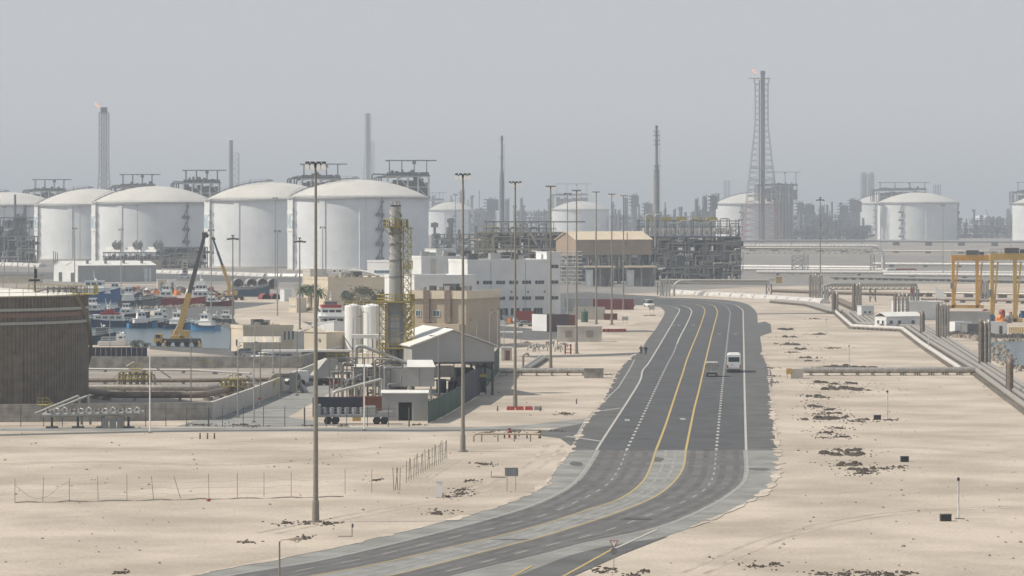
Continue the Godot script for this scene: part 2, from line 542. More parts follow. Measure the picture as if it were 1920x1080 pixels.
func setting() -> void:
	var s := Shape.new()
	s.flat([Vector2(-9000, 60), Vector2(9000, 60), Vector2(9000, -26000), Vector2(-9000, -26000)], 0.0)
	struct("ground", s, M["sand"])
	# the plain beyond the port is greyer
	s = Shape.new()
	s.flat([Vector2(-3000, -2400), Vector2(600, -2500), Vector2(4000, -2400), Vector2(9000, -3000), Vector2(9000, -26000), Vector2(-9000, -26000), Vector2(-9000, -3000)], 0.03)
	struct("far_plain", s, M["far plain"])
	s = Shape.new()
	s.flat([Vector2(-257.52,-1430.66),Vector2(-186.67,-1484.85),Vector2(-140,-1484.85),Vector2(-70,-1361.11),Vector2(-13.58,-1187.88),Vector2(25.79,-1289.47),Vector2(51.08,-1324.32),Vector2(89.93,-1430.66),Vector2(158.17,-1496.18),Vector2(265.04,-1496.18),Vector2(596.36,-2545.45),Vector2(-567.27,-2545.45)], 0.002)
	struct("industrial_ground", s, M["industrial ground"])
	# ---- main road: outlines surveyed from near to far
	var left_edge := smooth([Vector2(-26.86,-284.88),Vector2(-23.4,-292.54),Vector2(-16.23,-309.64),Vector2(-11.87,-322.05),Vector2(-5.24,-342.66),Vector2(0,-363.64),Vector2(3.13,-384.31),Vector2(5.23,-416.14),Vector2(6.97,-443.44),Vector2(10.03,-501.28),Vector2(12.46,-538.46),Vector2(16.09,-608.7),Vector2(19.11,-668.94),Vector2(23.7,-734.08),Vector2(26.36,-765.62),Vector2(29.89,-827),Vector2(33.15,-878.92),Vector2(35.92,-924.53),Vector2(42.82,-1048.13),Vector2(44.21,-1097.42),Vector2(43.57,-1129.68),Vector2(36.46,-1149.56),Vector2(23.06,-1152.94)])
	var right_edge := smooth([Vector2(-2.37,-276.45),Vector2(1.64,-286.55),Vector2(4.67,-297.42),Vector2(9.13,-311.61),Vector2(13.44,-324.5),Vector2(17.41,-338.51),Vector2(22.21,-358.97),Vector2(26,-379.11),Vector2(28.63,-403.29),Vector2(31.41,-441.44),Vector2(37.67,-541.44),Vector2(42.39,-614.42),Vector2(46.6,-678.2),Vector2(48.26,-712.73),Vector2(50.62,-753.85),Vector2(56.61,-852.17),Vector2(62.97,-956.1),Vector2(68.73,-1048.13),Vector2(71.26,-1101.12),Vector2(72.91,-1162.51),Vector2(70.17,-1209.88),Vector2(60.59,-1236.59),Vector2(46.52,-1252.4),Vector2(25.29,-1264.52)])
	var outline := left_edge.duplicate()
	var back := right_edge.duplicate()
	back.reverse()
	outline.append_array(back)
	s = Shape.new(); s.flat(outline, 0.012)
	struct("main_road", s, M["shoulder asphalt"])
	s = Shape.new()
	s.flat([Vector2(62.56,-956.1),Vector2(65.84,-970.3),Vector2(65.6,-946.86),Vector2(61.42,-882.88),Vector2(56,-848.48)], 0.016)
	s.flat([Vector2(47.2,-700),Vector2(47.69,-692.58),Vector2(44.31,-634.3),Vector2(42.17,-604.94),Vector2(41.1,-599.39),Vector2(44.58,-655.52)], 0.016)
	struct("road_bay", s, M["shoulder asphalt"])
	# older, paler surface in front of the new one
	var lw := smooth([Vector2(-25.99,-275.67),Vector2(-21.89,-289.09),Vector2(-15.78,-301.08),Vector2(-11.53,-312.75),Vector2(-5.09,-332.77),Vector2(0.3,-351.89),Vector2(3.85,-369.11),Vector2(6.72,-392),Vector2(9.15,-427.02),Vector2(10.05,-442.44)])
	var ll := smooth([Vector2(-25.42,-269.6),Vector2(-19.91,-284.47),Vector2(-15.5,-295.63),Vector2(-11.72,-303.88),Vector2(-4.94,-323.43),Vector2(-0.48,-335.62),Vector2(4.01,-351.25),Vector2(9.26,-381.32),Vector2(11.69,-409.19),Vector2(13.59,-442.44)])
	var yl := smooth([Vector2(-25.14,-266.67),Vector2(-19.23,-280.4),Vector2(-15.16,-289.09),Vector2(-10.98,-297.87),Vector2(-4.8,-314.25),Vector2(1.9,-333.33),Vector2(7.05,-352.52),Vector2(10.88,-368.42),Vector2(14.11,-395.16),Vector2(17.07,-442.44)])
	var yr := smooth([Vector2(-20.46,-265.22),Vector2(-14.32,-278.41),Vector2(-9.87,-287.81),Vector2(-6.77,-296.07),Vector2(-2.64,-308.32),Vector2(3.4,-326.29),Vector2(10.39,-351.89),Vector2(14.99,-374.76),Vector2(18.43,-405.8),Vector2(20.6,-442.44)])
	var rl := smooth([Vector2(-17.24,-262.38),Vector2(-11.81,-275.67),Vector2(-7.36,-286.13),Vector2(-2.56,-299.24),Vector2(2.37,-313.25),Vector2(8.13,-329.02),Vector2(13.5,-350),Vector2(17.93,-369.11),Vector2(21.04,-392.79),Vector2(24.21,-442.44)])
	var rw := smooth([Vector2(-13.64,-265.22),Vector2(-7.97,-278.81),Vector2(-2.52,-293.85),Vector2(2.63,-306.73),Vector2(6.83,-318.7),Vector2(12.98,-332.77),Vector2(17.53,-350.63),Vector2(21.87,-373.33),Vector2(24.99,-397.57),Vector2(27.75,-442.44)])
	s = Shape.new()
	var near_outline := []
	for q in left_edge:
		if q.y > -442.44: near_outline.append(q)
	near_outline.append(Vector2(6.89,-442.44))
	near_outline.append(Vector2(31.48,-442.44))
	var nb := []
	for q in right_edge:
		if q.y > -442.44: nb.append(q)
	nb.reverse()
	near_outline.append_array(nb)
	s.flat(near_outline, 0.018)
	struct("old_road_surface", s, M["old asphalt"])
	s = Shape.new()
	between(s, lw, yl, 0.024, 0.02, 0.98)
	between(s, yr, rw, 0.024, 0.02, 0.98)
	struct("worn_lane", s, M["worn lane"])
	s = Shape.new()
	for e in [[lw, ll, 0.20], [lw, ll, 0.64], [ll, yl, 0.2], [ll, yl, 0.64], [yr, rl, 0.2], [yr, rl, 0.64], [rl, rw, 0.2], [rl, rw, 0.62]]:
		between(s, e[0], e[1], 0.028, e[2] - 0.05, e[2] + 0.14)
	struct("tyre_track", s, M["tyre track"])
	s = Shape.new()      # long pale scuffs along the median and shoulders
	for e in [[yl, yr, 0.3], [yl, yr, 0.62], [rl, rw, 0.9], [lw, ll, 0.02]]:
		between(s, e[0], e[1], 0.03, e[2], e[2] + 0.1)
	struct("pale_scuff", s, M["pale asphalt"])
	# new surface
	var lw2 := smooth([Vector2(10.05,-442.44),Vector2(11.02,-459.02),Vector2(20.8,-614.42),Vector2(23.33,-666.67),Vector2(26.32,-711.43),Vector2(37.28,-892.53),Vector2(45.93,-1037.04),Vector2(48.31,-1076.92),Vector2(49.2,-1107.34),Vector2(47.75,-1136.89),Vector2(44.62,-1144.19),Vector2(31.11,-1146.2)])
	var ll2 := smooth([Vector2(13.59,-442.44),Vector2(17.2,-501.66),Vector2(23.15,-600.12),Vector2(28.79,-692.58),Vector2(32.71,-754.72),Vector2(37.36,-835.46),Vector2(44.06,-943.21),Vector2(50.31,-1048.13),Vector2(51.98,-1082.87),Vector2(52.48,-1120),Vector2(49.41,-1152.94),Vector2(31.67,-1166.67)])
	var yl2 := smooth([Vector2(17.07,-442.44),Vector2(20.38,-495.32),Vector2(26.38,-595.74),Vector2(30.18,-658.82),Vector2(34.53,-732.44),Vector2(45.24,-903.23),Vector2(54.01,-1048.13),Vector2(56.47,-1094.97),Vector2(57.3,-1139.53),Vector2(53.49,-1170.15),Vector2(32.24,-1187.88)])
	var yr2 := smooth([Vector2(20.6,-442.44),Vector2(26.16,-535.96),Vector2(29.87,-595.74),Vector2(36.89,-711.43),Vector2(48.65,-903.23),Vector2(56.96,-1037.04),Vector2(59.73,-1088.89),Vector2(61.24,-1146.2),Vector2(56,-1187.88),Vector2(32.74,-1206.15)])
	var rl2 := smooth([Vector2(24.21,-442.44),Vector2(33.74,-599.39),Vector2(42.69,-745.25),Vector2(51.87,-894.98),Vector2(57.99,-994.92),Vector2(62.77,-1076.92),Vector2(64.95,-1159.76),Vector2(58.58,-1206.15),Vector2(33.25,-1225)])
	var rw2 := smooth([Vector2(27.75,-442.44),Vector2(37.33,-599.39),Vector2(50.9,-820.08),Vector2(63.52,-1026.18),Vector2(66.62,-1076.92),Vector2(67.93,-1113.64),Vector2(68.06,-1156.34),Vector2(60.49,-1209.88),Vector2(33.67,-1240.51)])
	var far_outline := lw2.duplicate()
	var fb := rw2.duplicate()
	fb.reverse()
	far_outline.append_array(fb)
	s = Shape.new(); s.flat(far_outline, 0.022)
	struct("new_road_surface", s, M["asphalt"])
	# painted lines
	s = Shape.new()
	s.strip(lw2, 0.3, 0.034)
	s.strip(rw2, 0.3, 0.034)
	dashes(s, ll2, 0.34, 0.034, 3.0, 4.2)
	dashes(s, rl2, 0.34, 0.034, 3.0, 4.2)
	s.strip(ll2.slice(28), 0.3, 0.035)
	struct("white_line", s, M["road white"])
	s = Shape.new()
	s.strip(yl2, 0.28, 0.034); s.strip(yr2, 0.28, 0.034)
	struct("yellow_line", s, M["road yellow"])
	s = Shape.new()
	s.strip(lw, 0.26, 0.036); s.strip(rw, 0.26, 0.036)
	dashes(s, ll, 0.2, 0.036, 3.4, 4.6); dashes(s, rl, 0.2, 0.036, 3.4, 4.6)
	struct("faded_white_line", s, M["faded white"])
	s = Shape.new()
	s.strip(yl, 0.26, 0.036); s.strip(yr, 0.26, 0.036)
	struct("faded_yellow_line", s, M["faded yellow"])
	s = Shape.new()      # junction lines, arrows and studs
	s.strip([Vector2(11.44,-526.88),Vector2(15.85,-538.46)], 0.7, 0.036)
	s.strip([Vector2(6.71,-470.02),Vector2(11.02,-459.02)], 0.9, 0.036)
	s.strip([Vector2(8.02,-467.78),Vector2(10.01,-507.77),Vector2(11.44,-526.88),Vector2(17.23,-603.08),Vector2(21.51,-678.2),Vector2(23.59,-717.95)], 0.26, 0.036)
	for e in [Vector2(40.59,-937.8),Vector2(45.66,-940.05),Vector2(41.93,-937.8),Vector2(48.3,-869.18),Vector2(52.03,-869.18),Vector2(15.63,-506.46),Vector2(23.27,-509.09)]:
		s.strip([e + Vector2(-0.35, 0), e + Vector2(0.35, 0)], 4.5, 0.036)
	struct("road_marking", s, M["faded white"])
	# slip road at the lower right
	s = Shape.new()
	s.flat([Vector2(-1.6,-280.4),Vector2(4.72,-305.77),Vector2(7.62,-313.6),Vector2(9.98,-317.67),Vector2(12.89,-322.37),Vector2(13.68,-324.5),Vector2(9.03,-306.73),Vector2(5.41,-291.23),Vector2(1.58,-276.45)], 0.042)
	struct("slip_road", s, M["shoulder asphalt"])
	s = Shape.new()
	s.strip([Vector2(3.04,-283.65),Vector2(4.22,-289.51),Vector2(8.21,-310.62)], 0.22, 0.05)
	s.strip([Vector2(-2.38,-278.01),Vector2(0.21,-289.09),Vector2(1.61,-296.52)], 0.22, 0.05)
	struct("slip_road_line", s, M["road yellow"])
	s = Shape.new()
	s.strip([Vector2(8.22,-311.11),Vector2(8.96,-313.6),Vector2(12.91,-331.08)], 0.28, 0.05)
	struct("slip_road_white_line", s, M["road white"])
	# blown sand over the road's edges, ragged
	s = Shape.new()
	var r := RandomNumberGenerator.new(); r.seed = 12
	for edge in [left_edge, right_edge]:
		for i in edge.size() - 1:
			var a: Vector2 = edge[i]
			var b: Vector2 = edge[i + 1]
			if a.y < -760.0 or (edge == right_edge and a.y > -335.0): continue
			var cnt := maxi(1, int(a.distance_to(b) / 4.0))
			for k in cnt:
				var p := a.lerp(b, (k + r.randf()) / cnt)
				var d := (b - a).normalized()
				var l := 1.0 + r.randf() * 3.0
				var w := 0.1 + pow(r.randf(), 2.0) * 0.6
				var q := []
				for j in 9: q.append(p + d * cos(TAU * j / 9) * l + Vector2(-d.y, d.x) * sin(TAU * j / 9) * w * (0.6 + r.randf() * 0.8))
				s.flat(q, 0.044 + s.p.size() * 0.0000002 * 10.0)
	struct("blown_sand", s, M["packed sand"], "stuff")
	# wheel ruts in the sand
	s = Shape.new()
	for e in [[Vector2(-59.45,-416.14),Vector2(-46.97,-421.51),Vector2(-32.1,-416.14),Vector2(-19.69,-430.77),Vector2(-10.07,-440.45),Vector2(2.56,-448.51)], [Vector2(-64.07,-448.51),Vector2(-44.44,-444.44),Vector2(-25.17,-440.45),Vector2(-12.81,-448.51)], [Vector2(-21.5,-327.21),Vector2(-13.02,-350.63),Vector2(-5.29,-370.51),Vector2(1.75,-409.19),Vector2(5.61,-456.88)], [Vector2(61,-427.02),Vector2(50.79,-444.44),Vector2(41.01,-448.51),Vector2(34.29,-444.44)], [Vector2(14.12,-290.8),Vector2(24.31,-327.21),Vector2(37.07,-350.63),Vector2(51,-357.01)]]:
		var c := smooth(e, 10)
		for off in [-0.9, 0.9]:
			var q := []
			for i in c.size(): q.append(c[i] + s.side(c, i) * off)
			s.strip(q, 0.45, 0.012)
	struct("wheel_rut", s, M["rut sand"], "stuff")
	# dark repairs on the old surface
	s = Shape.new()
	for e in [[1190.0, 971.0, 3.0, 1.4], [1297.0, 894.0, 2.2, 3.0], [1335.0, 842.0, 2.0, 2.0], [1100.0, 905.0, 2.6, 6.0], [960.0, 1012.0, 3.6, 1.6], [1230.0, 862.0, 2.0, 8.0], [1420.0, 880.0, 2.4, 5.0], [1080.0, 870.0, 1.6, 9.0]]:
		var c := Vector2((e[0] - 960) * 28.0 / (e[1] - 401), -196000.0 / (e[1] - 401))
		var q := []
		for j in 10: q.append(c + Vector2(cos(TAU * j / 10) * e[2] / 2, sin(TAU * j / 10) * e[3] / 2) * (0.75 + r.randf() * 0.5))
		s.flat(q, 0.031)
	struct("road_patch", s, M["tyre track"], "stuff")
	# side roads
	s = Shape.new()
	s.strip([Vector2(-69.83,-470.02),Vector2(-57.09,-475.73),Vector2(-45.29,-480.39),Vector2(-27.62,-483.35),Vector2(-11.02,-482.16),Vector2(0,-483.95),Vector2(6.88,-481.57),Vector2(10.53,-491.23)], 3.4, 0.008)
	s.flat([Vector2(2.73,-476.89),Vector2(7.16,-491.23),Vector2(10.03,-501.28),Vector2(7.18,-448.51),Vector2(5.99,-465.56),Vector2(3.37,-471.15)], 0.02)
	struct("crossing_road", s, M["shoulder asphalt"])
	s = Shape.new()
	s.flat([Vector2(-71.04,-487.56),Vector2(-11.2,-490),Vector2(-4.2,-490),Vector2(2.84,-496.2),Vector2(7.24,-506.46),Vector2(11.33,-511.75),Vector2(10.39,-491.23),Vector2(2.79,-487.56),Vector2(-10.95,-479.22),Vector2(-70.17,-481.57)], 0.006)
	struct("service_road", s, M["old asphalt"])
	s = Shape.new()
	s.flat([Vector2(-44.21,-491.23),Vector2(-40.22,-531.17),Vector2(-36.13,-574.78),Vector2(-34.37,-628.21),Vector2(-30.42,-626.2),Vector2(-27.74,-606.81),Vector2(-29.58,-552.11),Vector2(-30.87,-514.44),Vector2(-22.57,-493.7),Vector2(-30.8,-490)], 0.009)
	struct("yard_road", s, M["old asphalt"])
	s = Shape.new()
	dashes(s, [Vector2(-42.42,-494.95),Vector2(-36.2,-517.15),Vector2(-32.55,-549.02),Vector2(-30.83,-599.39),Vector2(-29.78,-622.22)], 0.2, 0.016, 3.0, 6.0)
	struct("yard_road_line", s, M["faded white"])
	s = Shape.new()
	s.strip([Vector2(2.61,-731.34),Vector2(14.74,-736.84),Vector2(23.42,-745.25),Vector2(28.43,-750.96)], 9.0, 0.008)
	s.strip([Vector2(20.27,-886.88),Vector2(34.44,-892.94)], 12.0, 0.008)
	s.strip([Vector2(65.71,-1045.33),Vector2(89.84,-1048.13)], 10.0, 0.008)
	struct("side_road", s, M["shoulder asphalt"])
	s = Shape.new()      # yard behind the tan building
	s.flat([Vector2(-3.64,-848.48),Vector2(3.54,-827),Vector2(10.13,-834.04),Vector2(10.87,-894.98),Vector2(3.27,-915.89),Vector2(-4.02,-937.8)], 0.012)
	s.flat([Vector2(-7.96,-928.91),Vector2(5.49,-960.78),Vector2(50.58,-1264.52),Vector2(26.67,-1333.33),Vector2(-17.61,-1232.7)], 0.006)
	struct("yard_paving", s, M["shoulder asphalt"])
	s = Shape.new()
	s.flat([Vector2(6.39,-745.25),Vector2(35.18,-984.92),Vector2(42.82,-1048.13),Vector2(44.11,-1094.97),Vector2(36.35,-1146.2),Vector2(23.92,-984.92),Vector2(9.67,-787.15)], 0.007)
	struct("verge", s, M["packed sand"])
	# bunded yard of the brown tank: grey gravel
	s = Shape.new()
	s.flat([Vector2(-86.15,-519.89),Vector2(-40.85,-519.89),Vector2(-32,-622.22),Vector2(-31,-678.2),Vector2(-34.07,-745.25),Vector2(-85.17,-745.25),Vector2(-123.5,-745.25)], 0.005)
	struct("yard_gravel", s, M["gravel"])
	# harbour quay and roads in the middle distance
	s = Shape.new()
	s.flat([Vector2(-74.96,-771.65),Vector2(-54.53,-734.08),Vector2(-33.56,-734.08),Vector2(-36.32,-820.08),Vector2(-49.17,-956.1),Vector2(-71.83,-1026.18),Vector2(-74.67,-1005.13),Vector2(-81.34,-1094.97),Vector2(-73.77,-1173.65),Vector2(-114.07,-1209.88)], 0.006)
	struct("quay_road", s, M["shoulder asphalt"])
	s = Shape.new()
	s.flat([Vector2(-135.24,-1333.33),Vector2(-97.55,-1264.52),Vector2(-62.61,-1217.39),Vector2(-56.35,-1232.7),Vector2(-72.52,-1410.07),Vector2(-112.84,-1462.69),Vector2(-148.36,-1462.69),Vector2(-233.7,-1543.31),Vector2(-206.11,-1361.11)], 0.006)
	struct("quay_apron", s, M["gravel"])
	s = Shape.new()
	s.flat([Vector2(-78.58,-1026.18),Vector2(-68.06,-937.8),Vector2(-50.68,-886.88),Vector2(-48.64,-920.19),Vector2(-56.28,-984.92),Vector2(-72.59,-1037.04)], 0.02)
	struct("sand_island", s, M["packed sand"])
	s = Shape.new()
	s.flat([Vector2(-272.94,-1647.06),Vector2(-152.32,-1568),Vector2(-69.46,-1519.38),Vector2(-52.91,-1543.31),Vector2(-55.54,-1619.83),Vector2(-171.53,-1765.77),Vector2(-303.55,-1831.78)], 0.008)
	struct("harbour_road", s, M["shoulder asphalt"])
	s = Shape.new()
	s.flat([Vector2(-135.9,-820.08),Vector2(-70.84,-787.15),Vector2(-58.43,-771.65),Vector2(-63.45,-841.2),Vector2(-68.39,-903.23),Vector2(-77.17,-956.1),Vector2(-73.73,-984.92),Vector2(-92.86,-984.92),Vector2(-106.8,-1071.04),Vector2(-99.66,-1107.34),Vector2(-92.24,-1152.94),Vector2(-116.23,-1232.7),Vector2(-141.77,-1240.51),Vector2(-209.55,-1264.52)], 0.06)
	struct("harbour_water", s, M["sea"])
	s = Shape.new()
	s.flat([Vector2(93.96,-734.08),Vector2(91.49,-646.86),Vector2(80.93,-456.88),Vector2(107.04,-456.88),Vector2(156.99,-820.08),Vector2(114.23,-820.08),Vector2(104.77,-816.67)], 0.06)
	struct("sea_water", s, M["sea"])

# ---------------------------------------------------------------- storage tanks
func lettering(text: String, height: float, m: Material, parent: Node3D, xf: Transform3D, called := "lettering", wide := 1.0, deep := 0.03) -> void:
	var t := TextMesh.new()
	var f := SystemFont.new()
	f.font_names = PackedStringArray(["Droid Sans"])
	t.font = f
	t.text = text
	t.font_size = 64
	t.pixel_size = height / 47.0
	t.depth = deep
	t.material = m
	piece(called, t, parent, xf * Transform3D(Basis.from_scale(Vector3(wide, 1, 1)), Vector3.ZERO))

func pump_platform(t: Node3D, at: Vector3, w: float, d: float, y0: float, y1: float, y2: float, m: Material, sd := 1) -> void:
	var r := RandomNumberGenerator.new()
	r.seed = sd
	var f := Shape.new()
	for i in 5:
		var x := at.x - w / 2 + w * i / 4.0
		for z in [at.z - d / 2, at.z + d / 2]:
			f.block(x - 0.35, x + 0.35, y0, y1, z - 0.35, z + 0.35)
			if i < 4:
				var x2 := x + w / 4
				for y in [lerpf(y0, y1, 0.5), y1 - 0.4]:
					f.bar(Vector3(x, y, z), Vector3(x2, y, z), 0.4)
				if i % 2 == 1:
					f.bar(Vector3(x, y1 - 0.4, z), Vector3(x2, lerpf(y0, y1, 0.5), z), 0.35)
					f.bar(Vector3(x, lerpf(y0, y1, 0.5), z), Vector3(x2, y0, z), 0.35)
	obj("support_frame", f, M["white lagging"], t)
	var k := Shape.new()
	k.box(Vector3(at.x, y1, at.z), Vector3(w + 1.5, 0.5, d + 1.5))
	obj("deck", k, M["steel"], t)
	var q := Shape.new()
	for i in 18:
		var x := at.x - w / 2 + 1.5 + r.randf() * (w - 3)
		var z := at.z + (r.randf() - 0.5) * (d - 2)
		if r.randf() < 0.5: q.rod(Vector3(x, y1 + 0.25, z), Vector3(x, y1 + 1.2 + r.randf() * 2.2, z), 0.5 + r.randf() * 0.6)
		else: q.box(Vector3(x, y1 + 1.0, z), Vector3(1 + r.randf() * 2, 1.5, 1.5))
	for i in 5:
		var z := at.z + (r.randf() - 0.5) * d
		q.path([Vector3(at.x - w / 2 - 8 + i * 1.2, y0 + 1.5, z), Vector3(at.x - w / 2 - 8 + i * 1.2, y1 - 1 + r.randf() * 2, z), Vector3(at.x + w / 3, y1 - 0.5 + r.randf() * 1.5, z)], 0.38, 8, 1.2)
	for i in 8:
		q.box(Vector3(at.x - w / 2 + w * (i + 0.5) / 8, lerpf(y0, y1, 0.4 + 0.15 * r.randf()), at.z - 1), Vector3(w / 8.4, (y1 - y0) * (0.55 + 0.3 * r.randf()), d * 0.6))
		q.box(Vector3(at.x - w / 2 + w * (i + 0.5) / 8, y1 + 0.7, at.z), Vector3(w / 10, 0.8 + r.randf(), d * 0.7))
	obj("pump_equipment", q, m, t)
	var h := Shape.new()
	h.rail([Vector3(at.x - w / 2, y1, at.z + d / 2), Vector3(at.x + w / 2, y1, at.z + d / 2), Vector3(at.x + w / 2, y1, at.z - d / 2), Vector3(at.x - w / 2, y1, at.z - d / 2)], 1.6, 2.0, 0.14, true)
	obj("railing", h, m, t)
	var g := Shape.new()      # hoist gantry over the pumps
	for i in 4:
		var x := at.x - w / 2 + 1 + (w - 2) * i / 3.0
		for z in [at.z - d / 4, at.z + d / 4]:
			g.rod(Vector3(x, y1, z), Vector3(x, y2, z), 0.22, -1, 6)
	for z in [at.z - d / 4, at.z + d / 4]:
		g.box(Vector3(at.x + 1.5, y2, z), Vector3(w + 5, 0.5, 0.4))
	for i in 3:
		g.box(Vector3(at.x - w / 2 + w * i / 2, y2 - 0.35, at.z), Vector3(0.4, 0.4, d * 0.55))
	g.box(Vector3(at.x + w * 0.15, y2 - 1.1, at.z), Vector3(1.8, 1.5, 1.6))
	obj("hoist_gantry", g, M["steel"], t)

func lng_tank(at: Vector3, r: float, h: float, top: float, label: String, group: String, look := {}) -> Node3D:
	var t := thing("storage_tank", label, "tank", at, 0.0, group)
	var s := Shape.new()
	s.lathe([Vector2(r, 0), Vector2(r, h)], 96)
	obj("tank_wall", s, M["tank wall"], t)
	s = Shape.new()
	s.lathe([Vector2(r + 1.0, 0), Vector2(r + 1.0, 0.8), Vector2(r + 0.02, 0.8)], 64)
	obj("foundation_ring", s, M["pale concrete"], t)
	s = Shape.new()
	var prof := []
	var rr := (r * r + (top - h) * (top - h)) / (2 * (top - h))
	for i in 13:
		var x := (r - 0.3) * (1.0 - i / 12.0)
		prof.append(Vector2(x, top - rr + sqrt(rr * rr - x * x) + 0.02))
	s.lathe(prof, 72)
	obj("dome", s, M["tank dome"], t)
	s = Shape.new()
	s.lathe([Vector2(r, h - 0.9), Vector2(r + 1.1, h - 0.9), Vector2(r + 1.1, h - 0.35), Vector2(r - 0.4, h - 0.3)], 72)
	obj("rim_walkway", s, M["galvanised"], t)
	s = Shape.new()
	var ring := []
	for i in 48:
		ring.append(Vector3(cos(TAU * i / 48) * (r + 0.9), h - 0.35, sin(TAU * i / 48) * (r + 0.9)))
	s.rail(ring, 1.2, 4.6, 0.12, true)
	obj("railing", s, M["galvanised"], t)
	s = Shape.new()         # pipe and ladder way up over the dome
	var over := []
	for i in 12:
		var x := -r + i * r / 11.0
		over.append(Vector3(x, top - rr + sqrt(maxf(0, rr * rr - x * x)) + 0.9, -4))
	s.path(over, 0.3, 6)
	for i in range(1, 11):
		s.rod(over[i], over[i] - Vector3(0, 0.9, 0), 0.12, -1, 5)
		s.bar(over[i] + Vector3(0, 1.1, 2), over[i] + Vector3(0, -0.9, 2), 0.12)
	for i in 10:
		s.bar(over[i + 1] + Vector3(0, 1.1, 2), over[i] + Vector3(0, 1.1, 2), 0.12)
	obj("dome_walkway", s, M["steel"], t)
	s = Shape.new()
	for e in [[-12.0, 0.02], [-2.0, 0.1], [9.0, 0.1]]:
		var x: float = e[0]
		s.rod(Vector3(x, top - rr + sqrt(rr * rr - x * x) - 0.3, e[1]), Vector3(x, top + 1.5 + absf(x) * 0.02, e[1]), 0.14, -1, 5)
	s.box(Vector3(-2, top + 1.4, 0.1), Vector3(2.6, 0.3, 0.3))
	obj("vent_mast", s, M["steel"], t)
	if look.has("scaffold"):
		s = Shape.new()
		var y := top - rr + sqrt(rr * rr - 200.0)
		s.rail([Vector3(-16, y - 2.4, 12), Vector3(-2, y + 0.3, 13)], 1.3, 4.0, 0.12)
		obj("dome_railing", s, M["galvanised"], t)
	for a in look.get("ribs", [-0.55, 0.2]):      # post-tensioning buttresses of the wall
		s = Shape.new()
		var c := Vector3(sin(a), 0, cos(a))
		var side := Vector3(cos(a), 0, -sin(a))
		var q := []
		for e in [[-1.9, -0.6], [-1.5, 0.45], [1.5, 0.45], [1.9, -0.6]]:
			q.append(c * (r + e[1]) + side * e[0])
		s.extrude(q, Vector3.UP * (h - 0.95))
		obj("buttress", s, M["tank wall"], t)
	for a in look.get("risers", [0.33]):           # stair riser with landings
		s = Shape.new()
		var c := Vector3(sin(a), 0, cos(a))
		s.rod(c * (r + 0.9), c * (r + 0.9) + Vector3.UP * h, 0.32, -1, 6)
		for k in 4:
			var y := h * (0.16 + k * 0.2)
			s.box(c * (r + 1.2) + Vector3(-1.0, y, 0), Vector3(4.2, 1.5, 1.6))
			s.bar(c * (r + 1.2) + Vector3(-2.4, y, 0), c * (r + 1.2) + Vector3(0.8, y + h * 0.2, 0), 0.5)
		obj("stair_riser", s, M["steel"], t)
	if look.has("letters"):
		var a: float = look.letters
		var c := Vector3(sin(a), 0, cos(a))
		var side := Vector3(cos(a), 0, -sin(a))
		s = Shape.new()
		var q := []
		for e in [[-6.4, -2.0], [-6.4, 0.5], [6.4, 0.5], [6.4, -2.0]]:
			q.append(c * (r + e[1]) + side * e[0])
		s.extrude(q, Vector3.UP * (h + 0.2))
		var strip := obj("letter_pier", s, M["white wall"], t)
		s = Shape.new()
		q = []
		for e in [[-6.0, 0.52], [-6.0, 0.8], [6.0, 0.8], [6.0, 0.52]]:
			q.append(c * (r + e[1]) + side * e[0] + Vector3.UP * h * 0.53)
		s.extrude(q, Vector3.UP * h * 0.28)
		obj("letter_board", s, M["boat white"], strip)
		lettering("NG", h * 0.21, M["logo blue"], strip, Transform3D(Basis(side, Vector3.UP, c), c * (r + 0.86) + Vector3.UP * h * 0.67 + side * 0.3), "lettering", 0.83, 0.1)
		s = Shape.new()
		for k in 5:
			s.box(c * (r + 0.6) + side * 7.3 + Vector3(0, h * (0.14 + 0.17 * k), 0), Vector3(1.2, 0.6, 1.2))
		s.rod(c * (r + 0.8) + side * 7.3, c * (r + 0.8) + side * 7.3 + Vector3.UP * h, 0.3, -1, 6)
		for k in 5:
			s.bar(c * (r + 0.6) + side * 6.8 + Vector3(0, h * 0.17 * k, 0), c * (r + 0.6) + side * 8.0 + Vector3(0, h * 0.17 * (k + 1), 0), 0.4)
		obj("ladder", s, M["galvanised"], t)
	if look.has("platform"):
		var e: Array = look.platform
		pump_platform(t, Vector3(e[0], 0, e[1]), e[2], 10.0, h - 0.5, e[3], e[4], M["steel"], int(r * 10 + at.x))
	if look.has("vents"):
		var e: Array = look.vents
		s = Shape.new()
		for k in 5:
			s.rod(Vector3(e[0] + k * 1.6, h, e[1]), Vector3(e[0] + k * 1.6, e[2], e[1]), 0.3, -1, 6)
		s.box(Vector3(e[0] + 3.2, h + 2, e[1]), Vector3(8.5, 3.5, 3.0))
		obj("vent_pipe", s, M["steel"], t)
	return t

